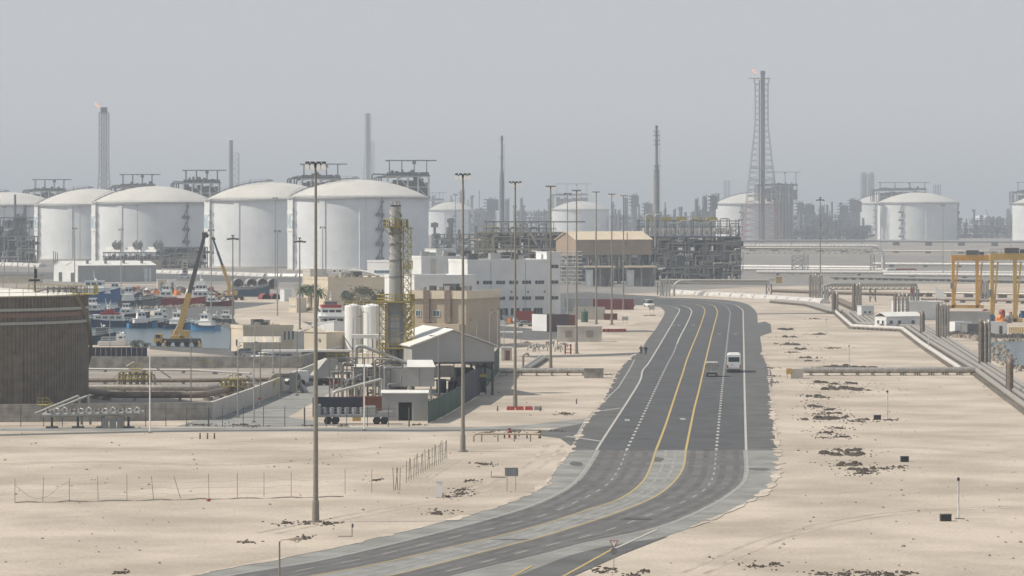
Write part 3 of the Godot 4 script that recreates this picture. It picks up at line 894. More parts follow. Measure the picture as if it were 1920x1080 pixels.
func tanks() -> void:
	var group := "white domed storage tanks in the haze"
	lng_tank(Vector3(-77, 0, -1880), 35, 36.3, 45.2, "large white domed tank directly behind the spiral-ribbed chimney, nearest of the big tanks", group, {"ribs": [-0.5, 0.09], "risers": [0.36], "letters": -1.28, "platform": [24, -23, 21, 47.5, 55.2], "scaffold": 1})
	lng_tank(Vector3(-125.8, 0, -1965), 35, 35.6, 44.6, "large white domed tank with lettered pier just right of the crane tips", group, {"ribs": [-0.5], "risers": [], "letters": -1.25, "platform": [24, -23, 20, 47, 54.5], "scaffold": 1})
	lng_tank(Vector3(-202.6, 0, -2120), 35, 34.4, 43.7, "greyer domed tank between the crane and the first lettered pier, behind the air-cooler sheds", group, {"ribs": [-0.5], "risers": [0.62], "letters": -1.25, "platform": [24.5, -23, 20, 46, 53]})
	lng_tank(Vector3(-258, 0, -2300), 35, 33.6, 43.4, "domed tank below the left flare stack, behind the white gabled warehouse", group, {"ribs": [-0.3], "risers": [], "letters": -1.25, "platform": [25, -23, 20, 45, 52.5]})
	lng_tank(Vector3(-334, 0, -2480), 35, 33.8, 42.3, "domed tank cut by the left edge of the photo", group, {"ribs": [], "risers": [0.42], "platform": [24, -23, 21, 43.5, 51.0]})
	lng_tank(Vector3(-79.8, 0, -4900), 30, 33, 43.5, "small pale tank with pinkish dome in the haze right of the biggest tank", group, {"ribs": [-0.3, 0.5], "risers": [0.2], "platform": [-18, -22, 16, 46, 56]})
	lng_tank(Vector3(85.94, 0, -4700), 36, 33.5, 44, "hazy tank whose dome shows above the tan clad shed", group, {"ribs": [], "risers": [], "platform": [-10, -32, 40, 52, 66]})
	lng_tank(Vector3(258.29, 0, -4000), 41, 38.8, 50, "white domed tank behind the tallest lattice flare tower", group, {"ribs": [-0.3], "risers": [-0.35], "vents": [-30, -20, 64]})
	lng_tank(Vector3(515, 0, -5150), 45, 42.5, 55, "pale domed tank partly hidden on the left of the bright right-hand tank", group, {"ribs": [], "risers": [-0.4], "vents": [-28, -25, 83]})
	lng_tank(Vector3(397.89, 0, -3660), 39.4, 38.9, 48.9, "bright white domed tank right of centre with a stair riser, left of the gantry cranes", group, {"ribs": [0.13], "risers": [-0.5, 1.25], "vents": [19, -30, 57], "platform": [-11, -40, 46, 52, 59]})
	lng_tank(Vector3(547.19, 0, -3770), 41.5, 38.5, 48.5, "domed tank cut by the right edge of the photo", group, {"ribs": [], "risers": [], "platform": [-20, -30, 26, 50, 60]})
	# the tall dark pipe tower on the right of the tank behind the flare tower
	var t := thing("pipe_tower", "dark pump tower with open top frame right of the tallest lattice flare tower", "tower", Vector3(281.84, 0, -3930))
	pump_platform(t, Vector3(0, 0, 0), 36, 14, 40, 58, 72, M["dark steel"], 3)
	var s := Shape.new()
	s.block(-6, 14, 0.5, 57, -6, 6)
	obj("pipe_shaft", s, M["steel"], t)
	s = Shape.new()
	for i in 6:
		s.rod(Vector3(-4 + i * 3.4, 0, 7), Vector3(-4 + i * 3.4, 58, 7), 0.6, -1, 6)
	for i in 8:
		s.box(Vector3(16, 4 + i * 7, 5), Vector3(5, 1.0, 5))
	obj("riser_pipe", s, M["mid grey"], t)

# ---------------------------------------------------------------- flare stacks
func flame(t: Node3D, at: Vector3, k: float) -> void:
	var s := Shape.new()
	s.path([at, at + Vector3(-2.0, 1.4, 0) * k, at + Vector3(-4.2, 3.6, 0.4) * k, at + Vector3(-5.4, 5.6, 0) * k], 0.8 * k, 7, 1.0)
	s.rod(at + Vector3(-5.4, 5.6, 0) * k, at + Vector3(-6.4, 7.6, 0) * k, 0.8 * k, 0.1, 7)
	obj("flame", s, M["flame"], t)

func flares() -> void:
	var t := thing("flare_stack", "tall flare stack of bundled pipes with a flame, behind the left tanks", "flare stack", Vector3(-382.5, 0, -3500), 0.0, "flare stacks")
	var s := Shape.new()
	for i in 4:
		s.rod(Vector3(-2.5 + i * 1.67, 0, 0), Vector3(-2.5 + i * 1.67, 122, 0), 0.52, -1, 10)
	obj("stack_pipe", s, M["stack grey"], t)
	s = Shape.new(); s.block(-3, 3, 122, 128, -2, 2); obj("burner_tip", s, M["dark steel"], t)
	s = Shape.new()
	var lv := []
	for i in 21:
		var y := i * 6.15
		lv.append([y, 4.4 + maxf(0.0, 70.0 - y) * 0.06])
	s.mast(lv, 0.42)
	s.box(Vector3(0, 122.6, 0), Vector3(10, 0.5, 8))
	obj("lattice", s, M["galvanised"], t)
	flame(t, Vector3(-4, 127.5, 0), 0.7)
	t = thing("flare_stack", "slim flare stack standing just right of the crane, left behind the second big tank", "flare stack", Vector3(-271.03, 0, -3600), 0.0, "flare stacks")
	s = Shape.new(); s.rod(Vector3.ZERO, Vector3(0, 99, 0), 2.2, 2.0, 14); obj("stack_pipe", s, M["stack grey"], t)
	s = Shape.new(); lv = []
	for i in 15: lv.append([i * 6.2, 4.2 + maxf(0.0, 40.0 - i * 6.2) * 0.06])
	s.mast(lv, 0.36); var la := obj("lattice", s, M["galvanised"], t); la.position.x = 3.4
	flame(t, Vector3(-2, 99, 0), 0.3)
	t = thing("flare_stack", "pale hazy lattice flare stack rising behind the biggest tank", "flare stack", Vector3(-165.86, 0, -4300), 0.0, "flare stacks")
	s = Shape.new()
	for i in 3: s.rod(Vector3(-1.6 + i * 1.6, 0, 0), Vector3(-1.6 + i * 1.6, 144, 0), 0.7, -1, 8)
	obj("stack_pipe", s, M["galvanised"], t)
	s = Shape.new(); lv = []
	for i in 24: lv.append([i * 6.2, 3.4 + maxf(0.0, 100.0 - i * 6.2) * 0.055])
	s.mast(lv, 0.3); obj("lattice", s, M["galvanised"], t)
	s = Shape.new(); lv = []
	for i in 19: lv.append([i * 6.2, 2.0])
	s.mast(lv, 0.36); la = obj("ladder_tower", s, M["galvanised"], t); la.position.x = 5
	# two slim steel stacks of the middle distance
	for e in [[941.0, 3050.0, 258.0, "dark slim stack with collars standing left behind the steel process structure"], [1231.0, 2500.0, 240.0, "slim grey stack with collars standing behind the tan clad shed"]]:
		var h: float = 28.0 + (401.0 - e[2]) * e[1] / 7000.0
		t = thing("slim_stack", e[3], "stack", Vector3((e[0] - 960.0) * e[1] / 7000.0, 0, -e[1]), 0.0, "slim steel stacks")
		s = Shape.new()
		s.lathe([Vector2(2.0, 0), Vector2(1.9, h * 0.6), Vector2(1.5, h * 0.67), Vector2(1.0, h * 0.72), Vector2(0.85, h)], 18)
		obj("shaft", s, M["steel"] if e[0] < 1000 else M["mid grey"], t)
		s = Shape.new()
		s.rod(Vector3(0, h, 0), Vector3(0, h + 1.6, 0), 0.9, -1, 12)
		obj("burner_tip", s, M["dark steel"], t)
		s = Shape.new()
		for k in ([0.985, 0.82] if e[0] < 1000 else [0.97, 0.94, 0.90, 0.87, 0.70, 0.66, 0.62]):
			s.lathe([Vector2(0.8, h * k - 0.2), Vector2(2.1, h * k - 0.2), Vector2(2.1, h * k + 0.2), Vector2(0.8, h * k + 0.2)], 14)
			for i in 8: s.bar(Vector3(cos(i * 0.785) * 2, h * k, sin(i * 0.785) * 2), Vector3(cos(i * 0.785) * 2, h * k + 1.2, sin(i * 0.785) * 2), 0.1)
		obj("collar_platform", s, M["steel"], t)
		s = Shape.new()
		for k in 40: s.bar(Vector3(1.6, h * k / 40.0, 1.3), Vector3(2.3, h * k / 40.0, 1.3), 0.1)
		s.bar(Vector3(1.6, 0, 1.3), Vector3(1.6, h * 0.95, 1.3), 0.14); s.bar(Vector3(2.3, 0, 1.3), Vector3(2.3, h * 0.95, 1.3), 0.14)
		obj("ladder", s, M["steel"], t)
	# the tallest, a derrick
	t = thing("flare_tower", "tallest lattice flare tower with red and white legs and a flame, right of centre", "flare stack", Vector3(242.69, 0, -3630), 0.0, "flare stacks")
	s = Shape.new(); s.rod(Vector3(1.2, 0, 0), Vector3(1.2, 163, 0), 2.1, -1, 16); s.rod(Vector3(-2.2, 0, 1), Vector3(-2.2, 158, 1), 0.5, -1, 8)
	obj("stack_pipe", s, M["steel"], t)
	s = Shape.new(); s.rod(Vector3(1.2, 163, 0), Vector3(1.2, 167, 0), 2.4, -1, 16); obj("burner_tip", s, M["dark steel"], t)
	lv = []
	for i in 29:
		var y := i * 5.7
		lv.append([y, 6.2 + maxf(0.0, 115.0 - y) * 0.11 + maxf(0.0, y - 155.0) * 0.3])
	s = Shape.new(); s.mast(lv.slice(7), 0.4)
	s.box(Vector3(-2, 159.8, 0), Vector3(21, 0.4, 10))
	obj("lattice", s, M["flare lattice"], t)
	s = Shape.new(); s.mast(lv.slice(0, 8), 0.42); obj("lower_lattice", s, M["lattice red"], t)
	s = Shape.new()
	for y in [45.0, 60.0, 72.0]:
		var w: float = 6.2 + maxf(0.0, 115.0 - y) * 0.11
		s.rail([Vector3(-w, y, w), Vector3(w, y, w)], 1.5, 3.0, 0.25); s.box(Vector3(0, y, 0), Vector3(2 * w, 0.4, 2 * w))
	obj("platform", s, M["flare lattice"], t)
	flame(t, Vector3(-5, 164.5, 0), 0.65)

# ---------------------------------------------------------------- hazy process plants on the skyline
func column_tower(u: float, top: float, d: float, r: float, label: String, fat := false) -> void:
	var h := 28.0 + (401.0 - top) * d / 7000.0
	var t := thing("process_column", label, "column", Vector3((u - 960.0) * d / 7000.0, 0, -d), 0.0, "columns of the far process plants")
	var s := Shape.new()
	s.lathe([Vector2(r, 0), Vector2(r, h - r), Vector2(r * 0.7, h - r * 0.3), Vector2(0.01, h)], 14)
	obj("shell", s, M["steel"], t)
	s = Shape.new()
	var cnt := int(h / 9.0)
	for k in cnt:
		var y := 6.0 + k * 9.0
		var a := rng.randf() * 6.0
		s.box(Vector3(cos(a) * r, y, sin(a) * r * 0.5), Vector3(r * 2.0, 0.5, r * 2.4))
	if fat:
		for k in 4: s.box(Vector3(0, h - 3 - k * 4.0, 0), Vector3(r * 3.6, 1.4, r * 3.0))
		s.box(Vector3(r * 0.8, h - 10, 0), Vector3(r * 2.4, 13, r * 2))
	s.rod(Vector3(r + 0.5, 0, 0), Vector3(r + 0.5, h + 1, 0), 0.5, -1, 6)
	obj("platform", s, M["dark steel"], t)

func process_unit(called: String, label: String, at: Vector3, w: float, d: float, h: float, sd: int, m1: String, m2: String, category := "process unit", group := "") -> Node3D:
	var r := RandomNumberGenerator.new()
	r.seed = sd
	var t := thing(called, label, category, at, 0.0, group)
	var f := Shape.new()
	var bays := maxi(2, int(w / 7.0))
	var levels := maxi(2, int(h / 6.0))
	for i in bays + 1:
		var x := -w / 2 + w * i / bays
		for z in [-d / 2, d / 2]:
			f.box(Vector3(x, h / 2, z), Vector3(0.55, h, 0.55))
	for k in levels:
		var y := h * (k + 1) / levels
		for z in [-d / 2, d / 2]:
			f.box(Vector3(0, y - 0.3, z), Vector3(w, 0.6, 0.4))
		for i in bays + 1:
			f.box(Vector3(-w / 2 + w * i / bays, y - 0.3, 0), Vector3(0.4, 0.5, d))
	obj("steel_frame", f, M[m1], t)
	var dk := Shape.new()
	for k in levels:
		dk.box(Vector3(0, h * (k + 1) / levels - 0.65, 0), Vector3(w - 0.6, 0.12, d - 0.6))
	obj("deck", dk, M["dark steel"], t)
	var near := at.z > -2000.0
	var q := Shape.new()
	for i in int(w * h / (4.4 if near else 9.0)):
		var x := (r.randf() - 0.5) * (w - 3)
		var k := r.randi() % levels
		var y := h * k / levels
		var z := (r.randf() - 0.5) * (d - 3)
		var c := r.randf()
		var hh := h / levels
		var v := Shape.new() if near else q
		if c < 0.35: v.rod(Vector3(x, y, z), Vector3(x, y + hh * (0.4 + r.randf() * 0.5), z), 0.5 + r.randf() * 1.0, -1, 8)
		elif c < 0.65: v.box(Vector3(x, y + hh * 0.35, z), Vector3(1.0 + r.randf() * 3.0, hh * 0.65, 1.5 + r.randf() * 2.0))
		else: v.rod(Vector3(x - 2 - r.randf() * 3, y + hh * 0.5, z), Vector3(x + 2 + r.randf() * 3, y + hh * 0.5, z), 0.35 + r.randf() * 0.9, -1, 8)
		if near: obj("vessel", v, M[[m2, "dark steel", "steel"][r.randi() % 3]], t)
	if not near:
		for i in int(w / 4.0):
			var x := (r.randf() - 0.5) * w
			var k := h * (1.0 + pow(r.randf(), 3.0) * 0.8)
			q.rod(Vector3(x, 0, 0), Vector3(x, k, 0), 0.6 + r.randf() * 1.3, -1, 6)
			if i % 3 == 0: q.box(Vector3(x, k - 2, 0), Vector3(5, 3, 4))
	if not near: obj("vessel", q, M[m2], t).set_meta("kind", "stuff")
	if near:      # cable trays, ducts and pipe bundles fill the inside
		q = Shape.new()
		for i in int(w * levels / 1.3):
			var k := r.randi() % levels
			var x := (r.randf() - 0.5) * (w - 4)
			q.box(Vector3(x, h * (k + 0.25 + 0.65 * r.randf()) / levels, (r.randf() - 0.5) * d * 0.8), Vector3(2.0 + r.randf() * 7.0, 0.25 + r.randf() * 0.7, 0.4 + r.randf()))
			q.box(Vector3((r.randf() - 0.5) * w, h * (k + 0.5) / levels, (r.randf() - 0.5) * d * 0.8), Vector3(0.3 + r.randf() * 0.6, h / levels * 0.9, 0.5))
		obj("cable_tray", q, M["dark steel"], t).set_meta("kind", "stuff")
	var p := Shape.new()
	for i in int(w * (1.6 if near else 0.5)):
		var z := d / 2 - r.randf() * 1.5
		var x := (r.randf() - 0.5) * w
		var y := h * (0.1 + 0.85 * r.randf())
		var l := 3.0 + r.randf() * 10.0
		var x2 := clampf(x + l, -w / 2, w / 2)
		p.path([Vector3(x, maxf(0.3, y - 2 - 3 * r.randf()), z), Vector3(x, y, z), Vector3(x2, y, z), Vector3(x2, minf(h, y + 3 * r.randf()), z)], 0.14 + r.randf() * 0.28, 6, 0.5)
	obj("pipework", p, M["pipe lagging"] if near else M["galvanised"], t).set_meta("kind", "stuff")
	return t

func far_plants() -> void:
	var cols := [[812.0, 366.0, 5600.0, 2.0], [866.0, 355.0, 5600.0, 3.6], [884.0, 368.0, 5600.0, 1.6], [950.0, 372.0, 4600.0, 2.4], [977.0, 371.0, 4700.0, 1.4], [1172.0, 366.0, 4700.0, 2.6], [1305.0, 372.0, 3900.0, 1.5], [1320.0, 366.0, 3900.0, 2.0], [1276.0, 388.0, 3900.0, 1.0], [1264.0, 392.0, 3900.0, 1.0], [1246.0, 391.0, 3900.0, 1.0], [1160.0, 393.0, 4300.0, 1.4], [1619.0, 322.0, 7600.0, 6.0], [1633.0, 322.0, 7600.0, 6.0], [1599.0, 388.0, 5000.0, 3.0], [1540.0, 384.0, 4800.0, 3.5], [1889.0, 391.0, 5600.0, 1.8]]
	var says := ["short hazy column beside the biggest tank's right edge", "fat pale column left of the dark slim stack, in the far haze", "thin column just right of a fat pale one in the far haze", "column close behind the dark slim stack", "thin spike between the dark slim stack and the high-mast lights", "column left of the mushroom-headed vessel", "thin column left of the white tank behind the flare tower", "column touching the left side of the white tank behind the flare tower", "stub stack above the right end of the process structure", "second stub stack above the right end of the process structure", "third stub stack right of the slim grey stack", "stub column above the tan shed", "faint twin chimney, left one, behind the right-hand tanks", "faint twin chimney, right one, behind the right-hand tanks", "column at the left edge of the right-hand tank pair", "thick column in the dark plant between the flare tower and the right-hand tanks", "lone thin stack just left of the tank cut by the right edge"]
	for i in cols.size():
		column_tower(cols[i][0], cols[i][1], cols[i][2], cols[i][3], says[i])
	var fats := [[920.0, 370.0, 4700.0, 5.0], [1188.0, 363.0, 4600.0, 3.2], [1212.0, 378.0, 4600.0, 3.0], [1336.0, 363.0, 3950.0, 2.6], [1499.0, 377.0, 4700.0, 3.0], [1515.0, 380.0, 4700.0, 4.0], [1580.0, 382.0, 4700.0, 3.6], [1597.0, 371.0, 4900.0, 3.0], [1608.0, 374.0, 4900.0, 2.6]]
	var says2 := ["bulky blue-grey reactor tower left of the dark slim stack", "mushroom-headed column left of the slim grey stack", "stepped column just left of the slim grey stack", "flare-topped column beside the white tank behind the flare tower", "leftmost stepped column of the dark plant right of the flare tower", "broad stepped column second from the left in the dark plant right of the flare tower", "stepped column near the pale tank pair in the dark plant", "taller stepped column rising left of the pale tank pair", "stepped column nearest the pale tank pair's left wall"]
	for i in fats.size():
		column_tower(fats[i][0], fats[i][1], fats[i][2], fats[i][3], says2[i], true)
	var g := "low process blocks in the far haze"
	process_unit("far_process_block", "blue-grey plant block between the small pale tank and the dark slim stack", Vector3(-36.93, 0, -4700), 34, 20, 30, 41, "steel", "steel", "process unit", g)
	process_unit("far_process_block", "low hazy plant between the dark slim stack and the second row of mast lights", Vector3(32.14, 0, -5000), 60, 30, 32, 42, "steel", "steel", "process unit", g)
	process_unit("far_process_block", "low hazy plant behind the tan shed and slim grey stack", Vector3(164.5, 0, -4700), 80, 30, 27, 43, "steel", "steel", "process unit", g)
	process_unit("far_process_block", "low hazy plant behind the right end of the steel process structure", Vector3(202.71, 0, -4300), 60, 30, 25, 44, "steel", "steel", "process unit", g)
	process_unit("far_process_block", "long dark plant block between the flare tower and the pale tank pair", Vector3(391.54, 0, -4750), 78, 40, 27, 45, "dark steel", "dark steel", "process unit", g)
	process_unit("far_process_block", "low pipe field in front of the dark plant between flare tower and tanks", Vector3(334.29, 0, -4000), 90, 20, 10, 46, "steel", "steel", "process unit", g)
	process_unit("far_process_block", "low plant between the bright right-hand tank and the right edge", Vector3(545.49, 0, -4300), 62, 26, 14, 47, "steel", "steel", "process unit", g)
	process_unit("far_process_block", "plant block beyond the low plant at the far right", Vector3(681.43, 0, -5300), 60, 30, 22, 48, "steel", "steel", "process unit", g)
	process_unit("far_process_block", "low plant directly behind the bright right-hand tank's left side", Vector3(399.29, 0, -4300), 30, 26, 14, 49, "steel", "steel", "process unit", g)
	process_unit("far_process_block", "pipe block at the left edge below the leftmost domed tank", Vector3(-306.23, 0, -2330), 24, 14, 26, 50, "steel", "steel", "process unit", g)
	process_unit("far_process_block", "pipe block between the biggest tank and the steel process structure", Vector3(-38.63, 0, -2600), 34, 14, 14, 51, "steel", "steel", "process unit", g)
	process_unit("far_process_block", "tallish hazy plant between the biggest tank and the bulky reactor tower", Vector3(-60.57, 0, -5300), 60, 30, 34, 61, "steel", "steel", "process unit", g)
	process_unit("far_process_block", "hazy plant to the left of the white tank behind the flare tower", Vector3(224.21, 0, -4300), 36, 30, 30, 62, "steel", "steel", "process unit", g)
	process_unit("far_process_block", "dark plant rows before the long block between flare tower and tank pair", Vector3(370.86, 0, -4400), 64, 30, 20, 63, "dark steel", "steel", "process unit", g)
	# pale round building and crane in the far right haze
	var t := thing("pale_dome", "faint pale dome shaped building in the far right haze", "building", Vector3(780.31, 0, -6200))
	var s := Shape.new()
	s.lathe([Vector2(15, 0), Vector2(15, 19), Vector2(12, 23), Vector2(6, 25.5), Vector2(0.01, 26)], 24)
	obj("shell", s, M["tank wall"], t)
	t = thing("far_crane", "faint dark crane boom in the far right haze", "crane", Vector3(778.19, 0, -6100))
	s = Shape.new()
	s.bar(Vector3(0, 24, 0), Vector3(-4, 35, 0), 1.0)
	obj("boom", s, M["dark steel"], t)
	s = Shape.new(); s.block(-2, 4, 0, 24.4, -2, 2); obj("carrier", s, M["steel"], t)

# ---------------------------------------------------------------- steel process structures in the middle distance
func hanging(t: Node3D, called: String, outline: Array, by: Vector3, m: Material) -> void:
	var s := Shape.new()
	s.extrude(outline, by)
	obj(called, s, m, t)

func mid_plant() -> void:
	var at := Vector3(74.52,0,-1580.65)
	var t := process_unit("process_structure", "big dark steel process structure of many bays right of the tan shed", at, 43, 20, 18.5, 11, "steel", "mid grey", "process plant")
	var s := Shape.new()
	for i in 13:      # air coolers on the deck
		s.block(-19 + i * 3.0, -17.2 + i * 3.0, 19.4, 22.0, -8, 8)
	obj("air_cooler", s, M["white lagging"], t)
	s = Shape.new()
	for y in [22.5, 25.0]:
		s.box(Vector3(0, y, 9), Vector3(43, 0.35, 0.4)); s.box(Vector3(0, y, -9), Vector3(43, 0.35, 0.4))
	for i in 12:
		for z in [-9.0, 9.0]: s.box(Vector3(-21 + i * 3.8, 22.0, z), Vector3(0.35, 7.4, 0.35))
	s.rail([Vector3(-21, 22.6, 9.6), Vector3(21, 22.6, 9.6)], 1.3, 1.8, 0.12)
	obj("upper_frame", s, M["steel"], t)
	s = Shape.new()
	for x in [-17.0, -13.2]:
		s.path([Vector3(x - 1.1, 14, 10.5), Vector3(x - 1.1, 27.6, 10.5), Vector3(x + 1.1, 27.6, 10.5), Vector3(x + 1.1, 19, 10.5)], 0.42, 10, 1.1)
	for i in 7:
		s.path([Vector3(-8 + i * 4.2, 19, 9.4), Vector3(-8 + i * 4.2, 24 + (i % 3), 9.4), Vector3(-4 + i * 4.2, 24 + (i % 3), 9.4)], 0.28, 8, 0.7)
	obj("pipe_loop", s, M["galvanised"], t)
	s = Shape.new()
	for i in 5: s.box(Vector3(-16 + i * 6.5, 25.9, 0), Vector3(4.5, 1.4, 8))
	obj("fan_housing", s, M["yellow steel"], t)
	# stair tower at its right end
	t = thing("stair_tower", "open steel stair tower on the right end of the big dark process structure", "stair tower", Vector3(95.15,0,-1593.5))
	s = Shape.new(); var lv := []
	for i in 8: lv.append([i * 3.2, 1.9])
	s.mast(lv, 0.24)
	for i in 7: s.box(Vector3(0, 0.3 + i * 3.2, 0), Vector3(3.6, 0.15, 3.6))
	for i in 6: s.bar(Vector3(-1.6, 0.4 + i * 3.2, 1.2), Vector3(1.6, 3.6 + i * 3.2, 1.2), 0.5)
	obj("frame", s, M["mid grey"], t)
	at = Vector3(3.33,0,-1555.56)
	t = process_unit("process_structure", "pale beige steel process structure left of the tan shed, behind the white office block", at, 36, 16, 20.5, 12, "beige steel", "beige steel", "process plant")
	s = Shape.new()
	for i in 10: s.box(Vector3(-14 + i * 3.1, 22.4, 8), Vector3(0.3, 4.4, 0.3))
	s.box(Vector3(6, 24.7, 8), Vector3(42, 0.5, 0.5)); s.box(Vector3(0, 22.0, 8), Vector3(30, 0.3, 0.4))
	s.rail([Vector3(-15, 20.6, 8.4), Vector3(15, 20.6, 8.4)], 1.3, 1.8, 0.14)
	obj("upper_frame", s, M["steel"], t)
	s = Shape.new()
	for i in 6:
		s.path([Vector3(-12 + i * 4, 20.6, 6), Vector3(-12 + i * 4, 22.5 + (i % 2) * 1.5, 6), Vector3(-9 + i * 4, 22.5 + (i % 2) * 1.5, 6), Vector3(-9 + i * 4, 21, 6)], 0.35, 8, 0.8)
	s.path([Vector3(7, 15, 9), Vector3(4, 21, 9), Vector3(0, 24, 9)], 0.5, 8, 2)
	obj("pipe_loop", s, M["pipe lagging"], t)
	t = thing("stair_tower", "yellowish stair tower at the left end of the pale steel process structure", "stair tower", Vector3(-9.84,0,-1531.25))
	s = Shape.new(); lv = []
	for i in 8: lv.append([i * 3.0, 2.0])
	s.mast(lv, 0.26)
	for i in 7: s.bar(Vector3(-1.7, 0.2 + i * 3.0, 1.3), Vector3(1.7, 3.2 + i * 3.0, 1.3), 0.55)
	for i in 7: s.box(Vector3(0, 0.3 + i * 3.0, 0), Vector3(3.8, 0.14, 3.8))
	obj("frame", s, M["beige steel"], t)
	s = Shape.new()
	for y in [9.0, 22.0]: s.rail([Vector3(-2.6, y, 2.4), Vector3(3.4, y, 2.4)], 1.2, 1.2, 0.16)
	obj("railing", s, M["yellow steel"], t)
	# tan shed on stilts
	t = thing("elevated_shed", "tan clad gabled shed raised on steel stilts in the middle of the plant", "shed", Vector3(25.45,0,-1484.85), 0.55)
	var L := 36.0
	var W := 15.0
	s = Shape.new()
	s.block(0, L, 11.6, 17.8, -W, 0)
	obj("cladding", s, M["tan cladding"], t)
	s = Shape.new()
	for x in [0.0, L - 0.3]:
		s.extrude([Vector3(x, 17.8, 0), Vector3(x, 17.8, -W), Vector3(x, 20.6, -W / 2)], Vector3(0.3, 0, 0))
	obj("gable", s, M["tan cladding"], t)
	s = Shape.new()
	s.extrude([Vector3(-0.5, 17.5, 0.5), Vector3(L + 0.5, 17.5, 0.5), Vector3(L + 0.5, 20.75, -W / 2), Vector3(-0.5, 20.75, -W / 2)], Vector3(0, 0.25, 0))
	s.extrude([Vector3(-0.5, 17.5, -W - 0.5), Vector3(L + 0.5, 17.5, -W - 0.5), Vector3(L + 0.5, 20.75, -W / 2), Vector3(-0.5, 20.75, -W / 2)], Vector3(0, 0.25, 0))
	obj("roof", s, M["tan roof"], t)
	s = Shape.new()
	for x in [9.0, 24.0]: s.rod(Vector3(x, 15, 0.5), Vector3(x, 20.5, 0.5), 0.22, -1, 6)
	obj("vent_pipe", s, M["tan cladding"], t)
	s = Shape.new()
	for i in 8:
		var x := 0.6 + i * (L - 1.2) / 7.0
		for z in [-0.6, -W + 0.6]:
			s.box(Vector3(x, 5.8, z), Vector3(0.6, 11.6, 0.6))
			if i < 7:
				s.box(Vector3(x + 2.5, 6.0, z), Vector3(5, 0.4, 0.3))
				s.bar(Vector3(x, 0.3, z), Vector3(x + (L - 1.2) / 14.0, 5.6, z), 0.35)
				s.bar(Vector3(x + (L - 1.2) / 7.0, 0.3, z), Vector3(x + (L - 1.2) / 14.0, 5.6, z), 0.35)
	obj("stilt", s, M["mid grey"], t)
	s = Shape.new()
	for i in 4:
		s.box(Vector3(5 + i * 8.5, 3.6, -7), Vector3(5.5, 5.4, 5)); s.rod(Vector3(9 + i * 8, 1, -3), Vector3(9 + i * 8, 8.6, -3), 0.7, -1, 8)
	obj("machinery", s, M["steel"], t)
	process_unit("process_structure", "dark steel pipework packed behind the stilts of the tan shed", Vector3(40.5,0,-1619.83), 36, 10, 12, 15, "steel", "dark steel", "process plant")
	# little stairs and pipes below, on its left
	t = thing("pipe_stack_frame", "whitish steel frame of stacked pipes beside the white office tower", "pipe frame", Vector3(22.91,0,-1484.85))
	s = Shape.new(); lv = []
	for i in 6: lv.append([i * 2.6, 3.2])
	s.mast(lv, 0.3)
	for i in 9: s.rod(Vector3(-4, 1.0 + i * 1.5, 3.4), Vector3(5, 1.0 + i * 1.5, 3.4), 0.22, -1, 6)
	obj("frame", s, M["white lagging"], t)
	# two open shelters
	for e in [[1124.0, "left one of the two open pale-roofed shelters below the tan shed"], [1201.0, "right one of the two open pale-roofed shelters below the tan shed"]]:
		t = thing("open_shelter", e[1], "shelter", Vector3((e[0] - 960.0) * 28.0 / 136.0, 0, -196000.0 / 136.0), 0.0, "open shelters below the tan shed")
		s = Shape.new(); s.box(Vector3(0, 7.6, 0), Vector3(12.2, 0.6, 8)); obj("roof", s, M["tan roof"], t)
		s = Shape.new(); s.block(-5.6, -2.6, 0, 6.4, 2.4, 3.0); obj("side_panel", s, M["white wall"], t)
		s = Shape.new(); s.block(-5.4, 5.4, 0, 7.3, -3.2, -3.0); obj("back_panel", s, M["mid grey"], t)
		s = Shape.new()
		for x in [-5.4, 0.2, 5.4]: s.block(x - 0.2, x + 0.2, 0, 7.3, 3.2, 3.6)
		s.bar(Vector3(3.4, 0.2, 3.4), Vector3(5.2, 7.2, 3.4), 0.25)
		obj("post", s, M["galvanised"], t)
		s = Shape.new()
		s.block(-1.6, 2.4, 0, 3.2, -1.5, 1.0); s.rod(Vector3(0.4, 3.2, 0), Vector3(0.4, 5.0, 0), 0.7)
		obj("pump_unit", s, M["mid grey"], t)
	pipe_lines()

func rack(called: String, label: String, a: Vector3, b: Vector3, h: float, depth: float, every: float, m: Material) -> Node3D:   # a trestle carrying pipes
	var t := thing(called, label, "pipe rack", a, 0.0, "pipe racks")
	var d := b - a
	var n := maxi(1, int(round(d.length() / every)))
	var f := Shape.new()
	f.truss(Vector3(0, h - depth, 0), d + Vector3(0, h - depth, 0), Vector3(0, depth, 0), depth * 1.3, 0.3)
	obj("truss", f, m, t)
	for i in n + 1:
		var q := d * (float(i) / n)
		var s := Shape.new()
		s.bar(q + Vector3(-0.9, 0, -1), q + Vector3(-0.9, h - depth, -1), 0.35); s.bar(q + Vector3(0.9, 0, -1), q + Vector3(0.9, h - depth, -1), 0.35)
		s.bar(q + Vector3(-0.9, 0.5, -1), q + Vector3(0.9, h - depth, -1), 0.2); s.bar(q + Vector3(0.9, 0.5, -1), q + Vector3(-0.9, h - depth, -1), 0.2)
		obj("trestle", s, m, t)
	var p := Shape.new()
	for k in 4:
		var o := Vector3(0, h + 0.35, -1.8 + k * 1.0)
		p.rod(o, d + o, 0.34, -1, 8)
	obj("pipe", p, M["pipe lagging"], t)
	return t

